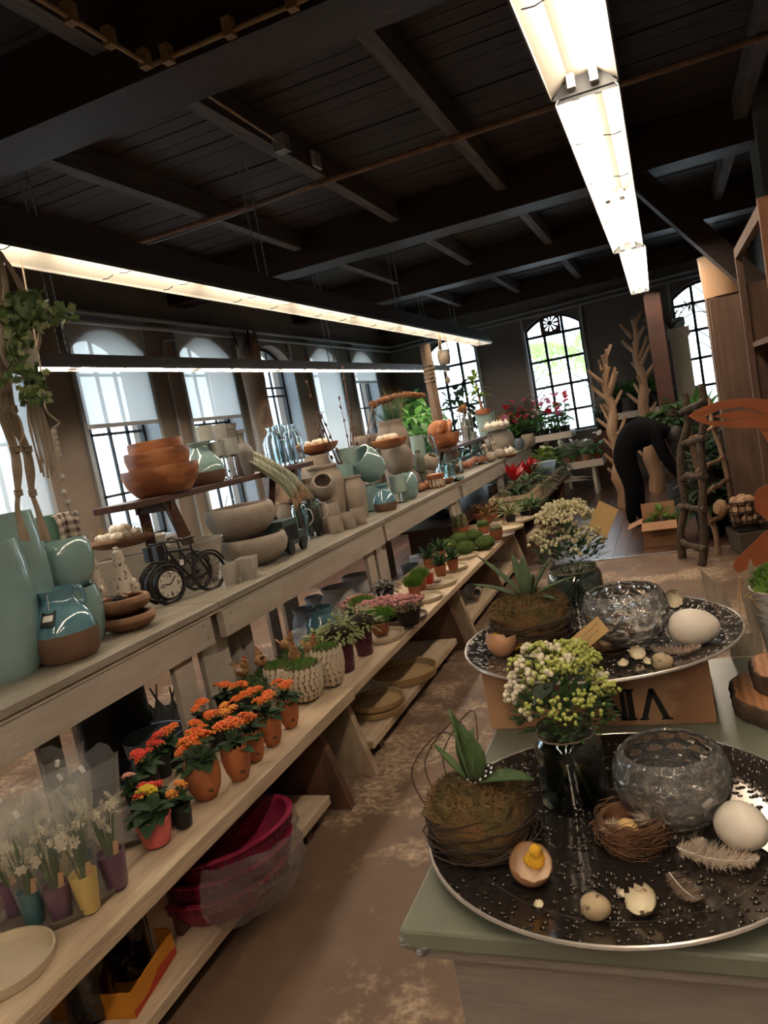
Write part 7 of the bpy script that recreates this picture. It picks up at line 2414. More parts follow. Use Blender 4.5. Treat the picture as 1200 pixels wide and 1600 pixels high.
# bottle and bag further along
p = onz(742, 938, LP)
t = thing('clay_jar', 'pale clay jar lying on the lower plank at the far bench', 'jar', p + Vector((-0.05, 0.1, 0.062)), rot=(PI / 2 - 0.1, 0, 0.5))
lath('bottle', 0.06, 0.22).build('body', m_stone, t)
p = onz(735, 905, LP)
tag(lump((0, 0, 0.1), 0.13, 12, 8, 0.3).build('dark_bag', m_black, None, Vector((p.x - 0.1, p.y + 0.2, LP))), 'dark plastic bag beside the lying clay jar', 'bag')

# vessels on the floor behind the bench, seen under the counter
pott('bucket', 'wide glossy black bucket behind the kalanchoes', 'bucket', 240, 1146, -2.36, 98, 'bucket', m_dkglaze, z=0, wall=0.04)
pott('bucket', 'grey zinc bucket with wrapped bulbs behind the posts', 'bucket', 262, 1112, -2.62, 76, 'bucket', m_bluestone, z=0, wall=0.04)
q = onx(255, 1110, -2.62)
for k in range(7):
    a = k * 0.9
    o = MB().lathe([(0.004, 0), (0.02, 0.06), (0.022, 0.12), (0.006, 0.2), (0.004, 0.28)], 8).build('wrapped_bulb', mat('white_paper_wrap', (0.5, 0.5, 0.48), 0.7), None, (q.x + 0.05 * math.cos(a), q.y + 0.07 * math.sin(a), q.z - 0.13), (0.35 * math.sin(a), 0.35 * math.cos(a), 0))
    tag(o, 'white paper wrapped bulb shoot in the grey zinc bucket', 'bulb', 'wrapped bulbs')
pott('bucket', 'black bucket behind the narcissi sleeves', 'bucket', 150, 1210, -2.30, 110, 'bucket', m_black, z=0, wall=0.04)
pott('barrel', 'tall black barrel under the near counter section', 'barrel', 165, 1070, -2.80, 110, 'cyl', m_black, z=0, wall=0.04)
for lab, px, py, x, w, m, pr in (('small blue grey urn low beside the straw hens', 466, 985, -2.30, 34, m_bluestone, 'jar'), ('blue grey urn behind the glossy vase', 474, 950, -2.42, 46, m_bluestone, 'jar'),
                                 ('glossy blue grey vase in front of the big urn', 496, 950, -2.32, 56, m_blueglaze, 'jar'), ('blue grey urn at the back between two urns', 489, 932, -2.62, 36, m_bluestone, 'jar'),
                                 ('big beige grey urn in the middle of the urn group', 526, 916, -2.44, 66, mat('beige_grey_urn', (0.60, 0.56, 0.52), 0.7, (0.52, 0.485, 0.45), 5), 'jar'), ('beige grey urn farthest in the urn group', 556, 898, -2.48, 60, MATS['beige_grey_urn'], 'jar'),
                                 ('small blue grey pot at the foot of the urns', 458, 1010, -2.25, 26, m_bluestone, 'jar')):
    pott('floor_urn', lab, 'urn', px, py, x, w, pr, m, z=0, wall=0.08, deep=0.4)
cz = onx(368, 985, -2.2)
def sheet_f(u, v):
    return (-2.22 + 0.02 * math.sin(u * 14 + v), cz.y - 0.12 + 0.26 * u, 0.74 - 0.52 * v + 0.004 * math.sin(9 * u))
tag(cloth('plastic_sheet', '', mat('milky_plastic_sheet', (0.42, 0.37, 0.32), 0.5, tl=0.3), sheet_f, 16, 8, 0.002), 'milky plastic sheet hanging under the counter beside the hens', 'sheet')
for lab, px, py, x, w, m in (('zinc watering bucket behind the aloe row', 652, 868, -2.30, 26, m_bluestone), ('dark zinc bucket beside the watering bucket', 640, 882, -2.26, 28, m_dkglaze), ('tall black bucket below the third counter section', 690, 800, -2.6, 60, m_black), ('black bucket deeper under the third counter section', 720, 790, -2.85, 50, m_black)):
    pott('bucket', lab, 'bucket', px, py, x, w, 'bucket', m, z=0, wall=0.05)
for k, (px, py) in enumerate(((772, 757), (785, 752), (768, 770), (790, 765), (780, 778))):
    q = onx(px, py, -2.4)
    q.z = BT
    tag(lath('cyl', 0.05, 0.10).build('white_mug', mat('white_glaze', (0.55, 0.54, 0.5), 0.3), None, q), ('white mug under the far counter, topmost', 'white mug under the far counter, far right', 'white mug under the far counter, left', 'white mug under the far counter, right', 'white mug under the far counter, lowest')[k], 'mug')
sh = thing('lower_shelf', 'dark shelf board under the fourth counter section', 'shelf', (-2.5, 7.5, BT))
MB().box(-0.35, 0.35, 0, 3.9, -0.03, -0.002).build('shelf_board', m_dkwood, sh)
for yy in (0.1, 3.7):
    MB().box(-0.3, 0.3, yy, yy + 0.04, -BT, -0.031).build('shelf_leg', m_dkwood, sh)

# ---- far bench with slatted crates, bromeliads
t = thing('plant_bench', 'brown trestle bench with slatted crates at the far end', 'bench', (BF - 0.05, 7.5, 0), group='low plank benches')
MB().box(-0.5, 0, 0, 3.8, 0.38, 0.42).build('top_plank', m_brown, t, smooth=False)
for yy in (0.15, 1.6, 3.5):
    MB().box(-0.48, -0.03, yy, yy + 0.05, 0, 0.38).build('trestle_board', m_brown, t, smooth=False)
MB().box(-0.4, -0.1, 0.2, 3.5, 0.06, 0.09).build('lower_plank', m_plank, t, smooth=False)
for k in range(4):
    y0 = 8.0 + 0.80 * k
    c = thing('slatted_crate', 'pale slatted crate on the far bench, %s from the viewer' % ['first', 'second', 'third', 'fourth'][k], 'crate', (BF - 0.03, y0, 0.421), group='slatted crates')
    for z in (0.005, 0.07, 0.135):
        MB().box(-0.008, 0, 0, 0.76, z, z + 0.052).build('slat', m_plank2, c, smooth=False)
        MB().box(-0.45, -0.442, 0, 0.76, z, z + 0.052).build('slat', m_plank2, c, smooth=False)
        MB().box(-0.44, -0.009, 0, 0.008, z, z + 0.052).build('slat', m_plank2, c, smooth=False)
        MB().box(-0.44, -0.009, 0.752, 0.76, z, z + 0.052).build('slat', m_plank2, c, smooth=False)
    for yy in (0.02, 0.72):
        MB().box(-0.03, -0.009, yy, yy + 0.03, 0, 0.19).build('corner_post', m_plank2, c, smooth=False)
    MB().box(-0.44, -0.009, 0.01, 0.75, 0, 0.006).build('bottom', m_plank2, c, smooth=False)
m_bract = mat('crimson_bract', (0.42, 0.008, 0.018), 0.45, (0.32, 0.005, 0.012), 10, tl=0.15)
for lab, px, py in (('red bromeliad nearer the viewer in the first crate', 803, 745), ('red bromeliad with two blooms in the crate', 826, 738), ('red bromeliad just behind the large one', 838, 736)):
    q = onx(px, py, -1.75)
    t = thing('bromeliad', lab, 'potted plant', (q.x, q.y, 0.43), R.random() * 6, 'red bromeliads')
    lath('bucket', 0.07, 0.12).build('pot', m_black, t)
    hz = q.z - 0.43
    lm_ = [MB().leaf((0, 0, 0), (1, 0, e), 0.40, 0.05, droop=0.45, n=5).mesh('leaf', m_leafd) for e in (0.7, 1.2)]
    for k in range(18):
        link('leaf', lm_[k % 2], t, (0, 0, 0.10), (0, 0, k * 2.4), R.uniform(0.75, 1.1))
    bm = [MB().leaf((0, 0, 0), (1, 0, e), 0.25, 0.062, droop=0.05, n=3).mesh('bract', m_bract) for e in (0.7, 1.4, 3)]
    for k in range(15):
        link('bract', bm[k % 3], t, (0, 0, hz * 0.85), (0, 0, k * 2.4), R.uniform(0.8, 1.1))
    MB().tube([(0, 0, 0.1), (0, 0, hz * 0.9)], 0.01, 5).build('stem', m_stem, t)
for lab, y, m in (('yellow green leafy plant at the far counter end', 11.0, m_leafl), ('yellow green leafy plant behind the crates', 11.4, m_leafl)):
    t = bushy(lab, Vector((-1.78, y, 0.42 if y < 11.2 else 0.0)), 0.1, 0.14 if y < 11.2 else 0.4, m_black, 0.26, 0.34, 110, 0.13, 0.06, m, group='yellow green plants')
for k in range(6):
    y = 8.9 + 0.42 * k
    bushy('mixed green plant inside a slatted crate, %s from the viewer' % ['first', 'second', 'third', 'fourth', 'fifth', 'sixth'][k], Vector((-1.70 + 0.03 * (k % 2), y, 0.43)), 0.08, 0.13, m_black, 0.2, 0.22, 50, 0.20, 0.04, m_leafd if k % 2 else m_leafg, group='crate plants')
q = onx(852, 735, -1.62)
t = thing('sleeved_plant', 'plant in a pale blue cellophane sleeve in the far crate', 'potted plant', (q.x, q.y, 0.43), 0)
lath('bucket', 0.08, 0.12).build('pot', m_black, t)
MB().lathe([(0.08, 0.02), (0.15, 0.32), (0.16, 0.34)], 14, wob=lambda a, j: 1 + 0.05 * math.sin(5 * a) * j).build('sleeve', film('blue_sleeve', (0.72, 0.85, 1.0), gloss=0.05, clear=0.75, rough=0.15, diff=0.45), t)
for k in range(14):
    a = k * 2.4
    MB().leaf((0, 0, 0), (0.5 * math.cos(a), 0.5 * math.sin(a), 1), 0.28, 0.05, droop=0.2).build('leaf', m_leaf, t, (0, 0, 0.1))

# ================================================================== far end of the shop
m_wood = mat('peeled_branch', (0.36, 0.225, 0.135), 0.65, (0.29, 0.17, 0.10), 6, stretch=(3, 3, 0.6), bump=0.25, bscale=14)
m_rough = mat('bark_branch', (0.085, 0.055, 0.035), 0.9, (0.04, 0.026, 0.017), 22, bump=0.8, bscale=40)
m_grey_table = mat('white_staging', (0.56, 0.49, 0.42), 0.5, (0.50, 0.44, 0.38), 5)


def staging(label, y0, d, x0, x1, z, legs=True):
    t = thing('staging_table', label, 'table', (x0, y0, 0), group='white staging tables')
    W = x1 - x0
    MB().box(0, W, 0, d, z - 0.09, z - 0.02).build('tray_frame', m_grey_table, t, smooth=False)
    for b in ((0, W, 0, 0.02), (0, W, d - 0.02, d), (0, 0.02, 0.021, d - 0.021), (W - 0.02, W, 0.021, d - 0.021)):
        MB().box(b[0], b[1], b[2], b[3], z - 0.02, z + 0.015).build('tray_edge', m_grey_table, t, smooth=False)
    for xx in (W * 0.25, W * 0.8):
        for yy in (0.04, d - 0.08):
            MB().box(xx, xx + 0.05, yy, yy + 0.05, 0, z - 0.09).build('leg', m_grey_table, t, smooth=False)
        MB().bar((xx + 0.02, 0.05, 0.15), (xx + 0.02, d - 0.05, z - 0.12), 0.03, 0.04).build('diagonal_brace', m_grey_table, t, smooth=False)
    MB().bar((W * 0.25, 0.06, z * 0.5), (W * 0.8 + 0.05, 0.06, z * 0.5), 0.03, 0.04).build('crossbar', m_grey_table, t, smooth=False)
    MB().bar((W * 0.25 - 0.3, 0.06, z - 0.12), (W * 0.8, 0.06, 0.25), 0.03, 0.04).build('diagonal_brace', m_grey_table, t, smooth=False)
    return z - 0.02


T1Y, T2Y = 12.4, 11.85
t1z = staging('higher white staging table crowded with anthuriums', T1Y, 0.6, ony(782, 690, T1Y).x, ony(892, 672, T1Y).x, ony(840, 683, T1Y).z)
t2z = staging('lower white staging table with peace lilies', T2Y, 0.5, ony(845, 735, T2Y).x, ony(942, 715, T2Y).x, ony(885, 726, T2Y).z)
m_anred = mat('red_spathe', (0.66, 0.02, 0.04), 0.3, tl=0.35)
m_anpink = mat('pink_spathe', (0.78, 0.26, 0.36), 0.3, tl=0.4)
m_anwhite = mat('white_spathe', (0.62, 0.60, 0.56), 0.35)
heart = lambda t: max(0.02, (1 - t) ** 0.75 * (0.35 + 1.4 * min(1, t * 3) * 0.6))
LH = [MB().leaf((0, 0, 0), (1, 0, e), 0.17, 0.115, droop=0.35, n=5, shape=heart).mesh('leaf', mat('glossy_anthurium_leaf', (0.10, 0.25, 0.06), 0.45, (0.07, 0.19, 0.05), 12, tl=0.5)) for e in (0.15, 0.5, 1.0)]
SP = {k: MB().leaf((0, 0, 0), (1, 0, 0.5), 0.10, 0.085, droop=0.2, n=4, shape=heart).mesh('spathe', m) for k, m in (('r', m_anred), ('p', m_anpink), ('w', m_anwhite))}


def anthurium(label, p, kind, h=0.42, n=18, f=8, group='anthuriums on the staging', potm=None):
    t = thing('anthurium', label, 'potted plant', p, R.random() * 6, group)
    lath('bucket', 0.07, 0.12).build('pot', potm or m_black, t)
    for k in range(n):
        a = k * 2.4
        z = h * R.uniform(0.35, 0.85)
        r = 0.08 * R.random()
        link('leaf', LH[k % 3], t, (r * math.cos(a), r * math.sin(a), z), (0, R.uniform(-.2, .3), a), R.uniform(0.8, 1.15))
    for k in range(f):
        a = k * 2.1 + R.random()
        z = h * R.uniform(0.8, 1.25)
        MB().tube([(0, 0, 0.1), (0.10 * math.cos(a), 0.10 * math.sin(a), z)], 0.004, 4).build('flower_stem', m_stem, t)
        sp = link('spathe', SP[kind], t, (0.10 * math.cos(a), 0.10 * math.sin(a), z), (R.uniform(-.4, .4), R.uniform(-.5, .2), a), R.uniform(1.1, 1.5))
    return t


xa, xb = ony(790, 690, T1Y).x + 0.1, ony(890, 672, T1Y).x - 0.1
CN = {'r': 'red', 'p': 'pink', 'w': 'white'}
pn = ['at the left end', 'second from the left', 'in the middle', 'fourth from the left', 'near the right end', 'at the right corner']
for r_, (dy, kinds) in enumerate(((0.14, 'prpwrp'), (0.42, 'rprppr'))):
    for k in range(6):
        anthurium('%s anthurium %s of the %s row on the staging' % (CN[kinds[k]], pn[k], ('front', 'back')[r_]), Vector((xa + (xb - xa) * k / 5, T1Y + dy, t1z)), kinds[k], 0.34 + 0.18 * r_ + 0.03 * (k % 2))
xa, xb = ony(848, 735, T2Y).x + 0.1, ony(940, 715, T2Y).x - 0.08
for k in range(6):
    t = anthurium('white peace lily in terracotta on the lower staging, %s' % pn[k], Vector((xa + (xb - xa) * k / 5, T2Y + 0.13 + 0.14 * (k % 2), t2z)), 'w', 0.30, 16, 3, 'peace lilies on the lower staging', m_terracotta)
    if k in (2, 3, 4):
        MB().lathe([(0.085, 0.05), (0.14, 0.34)], 12, wob=lambda a, j: 1 + 0.05 * math.sin(5 * a) * j).build('sleeve', m_sleeve, t)


# ---- branched driftwood trunks
def trunk(label, p, h, r, seed, z0=0.0, lean=0.0):
    rr = random.Random(seed)
    t = thing('driftwood_tree', label, 'driftwood tree', p)
    pts = [Vector((0.03 * math.sin(2.2 * k) + lean * k / 10, 0.02 * math.cos(1.7 * k), h * k / 10)) for k in range(11)]
    MB().tube(smooth_pts(pts, 2), [r * (1.15 - 0.045 * k) * (1 + 0.07 * math.sin(k * 1.9)) for k in range(21)], 12).build('trunk', m_wood, t)
    for k in range(22):
        f = 0.12 + 0.86 * k / 21
        b = pts[0].lerp(pts[-1], f)
        b.x = pts[min(10, int(f * 10))].x
        a = k * 2.4 + rr.random()
        d = Vector((math.cos(a), math.sin(a) * 0.7, 1.0)).normalized()
        L = rr.uniform(0.16, 0.34) * (0.8 if f > 0.8 else 1)
        MB().tube([b, b + d * L * 0.5, b + d * L + Vector((0, 0, 0.02))], [r * 0.34, r * 0.26, r * 0.2], 7).build('branch', m_wood, t)
    return t


p = onz(978, 792, 0.006)
tp = ony(939, 556, p.y)
trunk('pale peeled trunk with stubby branches standing on the boarded floor', p, tp.z, 0.095, 3, lean=(tp.x - p.x) * 0.3)
p = Vector((-0.325, 11.2, 0.006))
trunk('taller pale peeled trunk behind the bending person', p, ony(987, 500, 11.2).z, 0.10, 5)

# ---- person bending over the carton
def skinned(name, joints, edges, m, parent=None, sub=2):
    me = bpy.data.meshes.new(name)
    me.from_pydata([j[0] for j in joints], edges, [])
    me.materials.append(m)
    o = link(name, me, parent)
    sk = o.modifiers.new('skin', 'SKIN')
    for i, j in enumerate(joints):
        r = j[1]
        me.skin_vertices[0].data[i].radius = r if isinstance(r, tuple) else (r, r)
    me.skin_vertices[0].data[0].use_root = True
    ss = o.modifiers.new('sub', 'SUBSURF')
    ss.levels = ss.render_levels = sub
    sk.use_smooth_shade = True
    return o


m_clothes = mat('black_clothes', (0.004, 0.004, 0.005), 0.95, (0.006, 0.006, 0.007), 8, spec=0.1)
m_skin = mat('skin', (0.42, 0.24, 0.17), 0.6)
m_hair = mat('dark_hair', (0.012, 0.008, 0.007), 0.6)
py = 8.72
pe = thing('person', 'person in dark clothes bending down over the open carton', 'person', (-0.56, py, 0.006))
J = [((-0.02, 0, 0.86), 0.19), ((0.10, 0, 0.97), 0.185), ((0.27, 0, 1.03), 0.20), ((0.41, 0, 0.99), 0.15), ((0.50, 0, 0.98), 0.058), ((0.575, 0, 0.90), 0.085), ((0.60, 0, 0.84), 0.075),
     ((0.0, -0.10, 0.78), 0.125), ((0.055, -0.11, 0.46), 0.085), ((0.0, -0.11, 0.10), 0.06), ((0.02, -0.11, 0.045), 0.042), ((0.16, -0.12, 0.032), 0.030),
     ((0.0, 0.10, 0.78), 0.125), ((0.10, 0.12, 0.47), 0.085), ((0.09, 0.13, 0.10), 0.06), ((0.11, 0.13, 0.045), 0.042), ((0.25, 0.13, 0.032), 0.030),
     ((0.36, -0.19, 0.98), 0.07), ((0.43, -0.23, 0.70), 0.048), ((0.56, -0.15, 0.47), 0.032), ((0.36, 0.19, 0.98), 0.07), ((0.45, 0.22, 0.70), 0.048), ((0.57, 0.12, 0.47), 0.032)]
E_ = [(0, 1), (1, 2), (2, 3), (3, 4), (4, 5), (5, 6), (0, 7), (7, 8), (8, 9), (9, 10), (10, 11), (0, 12), (12, 13), (13, 14), (14, 15), (15, 16), (3, 17), (17, 18), (18, 19), (3, 20), (20, 21), (21, 22)]
skinned('body', J, E_, m_clothes, pe)
hr = lump((0.575, 0, 0.905), 0.108, 16, 12, 0.03, 1.15)
hr.build('hair', m_hair, pe)
hh = MB()
for k in range(70):
    a = R.random() * 2 * PI
    hh.tube([(0.575 + 0.09 * math.cos(a), 0.09 * math.sin(a), 0.92), (0.60 + 0.10 * math.cos(a), 0.10 * math.sin(a), 0.82), (0.60 + 0.08 * math.cos(a), 0.08 * math.sin(a), 0.68 + R.random() * 0.05)], [0.010, 0.009, 0.003], 4)
tag(hh.build('hair_strands', m_hair, pe), kind='stuff')
fc = MB().ball((0.652, 0, 0.862), 0.062, sx=0.5, sy=0.95, sz=1.25, n=12, m=8)
fc.ball((0.69, 0, 0.855), 0.014, n=8, m=5)
fc.build('face', m_skin, pe)
for sy in (-0.025, 0.025):
    MB().ball((0.676, sy, 0.88), 0.008, n=8, m=5).build('eye', m_white_tag, pe)
MB().ball((0.678, 0, 0.83), 0.012, sx=0.4, sy=1.4, sz=0.4, n=8, m=5).build('mouth', mat('lips', (0.35, 0.12, 0.10), 0.6), pe)
for (hx, hy, hz, sg) in ((0.57, -0.145, 0.455, -1), (0.58, 0.115, 0.455, 1)):
    jn = [((hx, hy, hz), 0.026), ((hx + 0.03, hy, hz - 0.06), 0.032)]
    ed = [(0, 1)]
    for f in range(4):
        b = len(jn)
        dy = (f - 1.5) * 0.017
        ln = (0.028, 0.034, 0.032, 0.024)[f]
        jn += [((hx + 0.04, hy + dy, hz - 0.085), 0.0095), ((hx + 0.046, hy + dy, hz - 0.085 - ln), 0.0085), ((hx + 0.036, hy + dy, hz - 0.085 - 1.9 * ln), 0.0075)]
        ed += [(1, b), (b, b + 1), (b + 1, b + 2)]
    b = len(jn)
    jn += [((hx + 0.045, hy - sg * 0.03, hz - 0.045), 0.010), ((hx + 0.062, hy - sg * 0.035, hz - 0.08), 0.0085)]
    ed += [(0, b), (b, b + 1)]
    skinned('hand', jn, ed, m_skin, pe, 1)
for (fx, fy) in ((0.09, -0.115), (0.18, 0.13)):
    MB().ball((fx, fy, 0.032), 0.05, sx=2.4, sy=0.85, sz=0.65, n=12, m=8).build('shoe', m_black, pe)

# ---- cardboard carton with open flaps
m_card = mat('brown_cardboard', (0.32, 0.165, 0.085), 0.8, (0.28, 0.14, 0.07), 5)
A, B = onz(1008, 856, 0.006), onz(1062, 851, 0.006)
t = thing('cardboard_carton', 'open brown cardboard carton with printed lines at the person', 'carton', A)
W, D, H = (B - A).length, 0.30, 0.235
for nm, b in (('side_panel', (0, W, 0, 0.005, 0, H)), ('side_panel', (0, W, D - 0.005, D, 0, H)), ('side_panel', (0, 0.005, 0.006, D - 0.006, 0, H)), ('side_panel', (W - 0.005, W, 0.006, D - 0.006, 0, H)), ('bottom', (0.006, W - 0.006, 0.006, D - 0.006, 0, 0.005))):
    MB().box(*b).build(nm, m_card, t, smooth=False)
for (M, w_, d_) in ((Matrix.Translation((0, 0, H)) @ Matrix.Rotation(0.45, 4, 'X'), W, -0.13), (Matrix.Translation((0, D, H)) @ Matrix.Rotation(1.35, 4, 'X'), W, 0.14), ):
    MB().box(0, w_, min(0, d_), max(0, d_), -0.002, 0.002, M).build('flap', m_card, t, smooth=False)
MB().box(-0.14, 0, 0, D, -0.002, 0.002, Matrix.Translation((0, 0, H)) @ Matrix.Rotation(-0.35, 4, 'Y') @ Matrix.Rotation(0.0, 4, 'X')).build('flap', m_card, t, smooth=False)
for k, (x0, x1, z) in enumerate(((0.10, 0.20, 0.185), (0.08, 0.21, 0.125), (0.08, 0.22, 0.095))):
    pr_ = MB()
    n_ = 9 - 2 * (k == 0)
    for i in range(n_):
        xx = x0 + (x1 - x0) * i / n_
        pr_.box(xx, xx + (x1 - x0) / n_ * 0.65, -0.0008, 0.0004, z, z + 0.016)
    tag(pr_.build('print_line', mat('dark_print', (0.10, 0.05, 0.03), 0.8), t, smooth=False), kind='stuff')


# ---- rustic branch ladders
def ladder(label, foot_l, foot_r, top_l, top_r, m, r, rungs, wob=0.03, name='branch_ladder'):
    t = thing(name, label, 'ladder', foot_l)
    o = Vector(foot_l)
    for nm, a, b in (('rail', foot_l, top_l), ('rail', foot_r, top_r)):
        a, b = Vector(a) - o, Vector(b) - o
        pts = smooth_pts([a.lerp(b, k / 6) + (Vector((R.uniform(-wob, wob), R.uniform(-wob, wob) * 0.5, 0)) if 0 < k < 6 else Vector()) for k in range(7)], 3)
        MB().tube(pts, [r * (1.1 - 0.2 * i / len(pts)) * R.uniform(0.92, 1.08) for i in range(len(pts))], 9).build(nm, m, t)
    for f in rungs:
        a = Vector(foot_l).lerp(Vector(top_l), f) - o
        b = Vector(foot_r).lerp(Vector(top_r), f) - o
        d = (b - a).normalized() * 0.06
        n_ = 7
        MB().tube([(a - d).lerp(b + d, i / n_) + Vector((0, -0.03, R.uniform(-.012, .012))) for i in range(n_ + 1)], [r * 0.85 * R.uniform(0.85, 1.15) for _ in range(n_ + 1)], 8).build('rung', m, t)
    return t


fl_, fr_ = onz(1066, 872, 0), onz(1097, 884, 0)
ladder('dark bark covered ladder leaning beside the carton', fl_, fr_, ony(1070, 616, fl_.y + 0.1), ony(1096, 600, fr_.y + 0.15), m_rough, 0.032, (0.10, 0.32, 0.50, 0.70, 0.90))
f2, f3 = onz(1122, 866, 0), onz(1145, 845, 0)
ladder('pale peeled ladder leaning behind the bark ladder', f2, f3 + Vector((0.05, 0, 0)), ony(1070, 640, f2.y + 0.15), ony(1107, 622, f3.y + 0.2), m_wood, 0.022, (0.22, 0.42, 0.58, 0.8), 0.025)

# ---- tall boards, drum and wooden case at the side
m_oldboard = mat('old_scaffold_board', (0.17, 0.10, 0.068), 0.8, (0.115, 0.066, 0.044), 3, stretch=(6, 6, 0.7), bump=0.3, bscale=14)
yb = 7.25
xL, xR = ony(1108, 470, yb).x, ony(1163, 455, yb).x
zt = ony(1135, 463, yb).z
t = thing('standing_board', 'tall weathered scaffold board standing upright under the drum', 'board', (xL, yb, 0))
bevel(MB().box(0, xR - xL, 0, 0.05, 0, zt).build('board', m_oldboard, t, smooth=False), 0.004)
MB().box(xR - xL + 0.012, xR - xL + 0.05, 0.06, 0.12, 0, zt - 0.05).build('batten', m_dkwood, t, smooth=False)
t = thing('standing_case', 'tall case of dark boards behind the weathered board', 'cabinet', (xL - 0.01, yb + 0.16, 0))
W_ = 0.42
for nm, b in (('side_board', (0, 0.03, 0, 0.35, 0, zt)), ('side_board', (W_ - 0.03, W_, 0, 0.35, 0, zt)), ('top_board', (0, W_, 0, 0.35, zt + 0.001, zt + 0.03)), ('back_board', (0.031, W_ - 0.031, 0.32, 0.35, 0, zt))):
    MB().box(*b).build(nm, m_oldboard, t, smooth=False)
dr = 0.20
t = thing('drum_shade', 'large tan cylindrical shade on top of the tall boards', 'lamp shade', (xL + dr - 0.035, yb + 0.30, zt + 0.031))
MB().lathe([(dr * 0.93, 0), (dr, 0.36), (dr * 0.985, 0.362), (dr * 0.92, 0.01), (0, 0.01)], 48).build('shade', mat('tan_shade', (0.46, 0.27, 0.14), 0.5, (0.43, 0.25, 0.13), 3), t)
MB().tube([(dr * math.cos(2 * PI * k / 40), dr * math.sin(2 * PI * k / 40), 0.362) for k in range(41)], 0.006, 6, cap=False).build('rim', m_white_stone, t)
# big open wooden case nearer on the right
m_litboard = mat('orange_lit_board', (0.29, 0.125, 0.06), 0.7, (0.20, 0.085, 0.04), 3, stretch=(6, 6, 0.7), bump=0.3)  # old board wood with orange lamplight put into its colour
ztop = 2.12
pa, pb_ = onz(1157, 388, ztop), onz(1184, 318, ztop)
t = thing('open_shelf_case', 'large open wooden shelf case at the right frame edge', 'shelf', (pb_.x, pb_.y, 0))
Ls = pa.y - pb_.y
MB().box(0, 0.03, 0.03, Ls - 0.05, ztop - 0.05, ztop).build('top_rail', m_oldboard, t, smooth=False)
MB().box(0, 0.03, Ls - 0.05, Ls, 0, ztop).build('post', m_oldboard, t, smooth=False)
MB().box(0.0, 0.10, 0.0, 0.028, 0, ztop + 0.02).build('front_board', m_litboard, t, smooth=False)
MB().box(0.031, 0.75, Ls - 0.02, Ls, 0, ony(1185, 440, pa.y).z).build('back_board', m_oldboard, t, smooth=False)
MB().box(0.55, 0.575, 0.03, Ls - 0.021, 0, ztop).build('side_board', m_oldboard, t, smooth=False)
for z in (0.3, 1.0, 1.62):
    MB().box(0.026, 0.549, 0.03, Ls - 0.022, z, z + 0.025).build('shelf_board', m_oldboard, t, smooth=False)

# ---- basket of mushrooms on a stone trough
p = onz(1178, 866, 0)
t = thing('stone_trough', 'brown grey stone trough on the floor at the right', 'planter', (p.x + 0.06, p.y + 0.12, 0))
lath([(0.8, 0), (0.9, 0.05), (1.0, 0.9), (1.0, 1.0)], 0.28, 0.20, n=4, wall=0.08).build('trough_body', mat('brown_grey_stone', (0.12, 0.09, 0.07), 0.85, (0.09, 0.065, 0.05), 6, bump=0.3), t, (0, 0, 0), (0, 0, PI / 4 + 0.2))
bk = Vector((p.x - 0.02, p.y + 0.12, 0.201))
t = thing('wire_basket', 'dark wire basket filled with pale wooden mushrooms', 'basket', bk)
for k in range(16):
    a = 2 * PI * k / 16
    MB().tube([(0.10 * math.cos(a), 0.10 * math.sin(a), 0.0), (0.15 * math.cos(a), 0.15 * math.sin(a), 0.24)], 0.004, 4).build('wire', m_bike, t)
for z, r in ((0.003, 0.10), (0.08, 0.118), (0.16, 0.134), (0.24, 0.15)):
    MB().tube([(r * math.cos(2 * PI * k / 24), r * math.sin(2 * PI * k / 24), z) for k in range(25)], 0.005, 4, cap=False).build('wire_ring', m_bike, t)
m_mush = mat('pale_turned_wood', (0.50, 0.31, 0.18), 0.6, (0.42, 0.25, 0.14), 8)
MUS = MB().lathe([(0.016, -0.07), (0.018, -0.01), (0.05, -0.012), (0.055, 0.01), (0.04, 0.035), (0, 0.045)], 14).mesh('mushroom', m_mush)
for k in range(20):
    a = k * 2.4
    q = 0.085 * math.sqrt((k % 7 + 0.5) / 7)
    tag(link('wooden_mushroom', MUS, None, bk + Vector((q * math.cos(a), q * math.sin(a), 0.075 + 0.075 * (k // 7) + 0.01 * R.random())), (R.uniform(-.9, .9), R.uniform(-.9, .9), a), R.uniform(0.75, 1.0)), 'pale turned wooden mushroom in the wire basket', 'mushroom', 'wooden mushrooms in the basket')
tag(link('wooden_mushroom', MUS, None, bk + Vector((-0.17, -0.02, 0.20)), (0.3, -1.4, 0.2), 1.3), 'largest pale wooden mushroom tilted out beside the basket', 'mushroom')

# ---- flat rusty steel bird
m_rusty = mat('rust_steel', (0.34, 0.095, 0.028), 0.7, (0.27, 0.07, 0.02), 9, bump=0.15, bscale=60)
yr = 2.35
def plate(name, px, par, o, th=0.004, m=m_rusty):
    P = [ony(a, b, yr) - o for a, b in px]
    n = len(P)
    vs = [v + Vector((0, d, 0)) for d in (0, th) for v in P]
    fs = [tuple(range(n)), tuple(reversed(range(n, 2 * n)))] + [(i, n + i, n + (i + 1) % n, (i + 1) % n) for i in range(n)]
    return MB().add(vs, fs).build(name, m, par, smooth=False)
ro = ony(1215, 900, yr)
ro = Vector((ro.x + 0.05, yr, 0))
t = thing('steel_bird', 'flat rust coloured steel bird ornament at the right frame edge', 'garden ornament', ro)
plate('head_upper', [(1075, 650), (1088, 641), (1110, 631), (1135, 625), (1165, 622), (1200, 624), (1240, 640), (1240, 655), (1195, 646), (1160, 635), (1125, 640), (1104, 650)], t, ro)
plate('head_lower', [(1075, 650), (1104, 651), (1106, 658), (1140, 657), (1178, 652), (1196, 646), (1240, 655), (1240, 690), (1190, 669), (1150, 669), (1110, 665), (1090, 659)], t, ro)
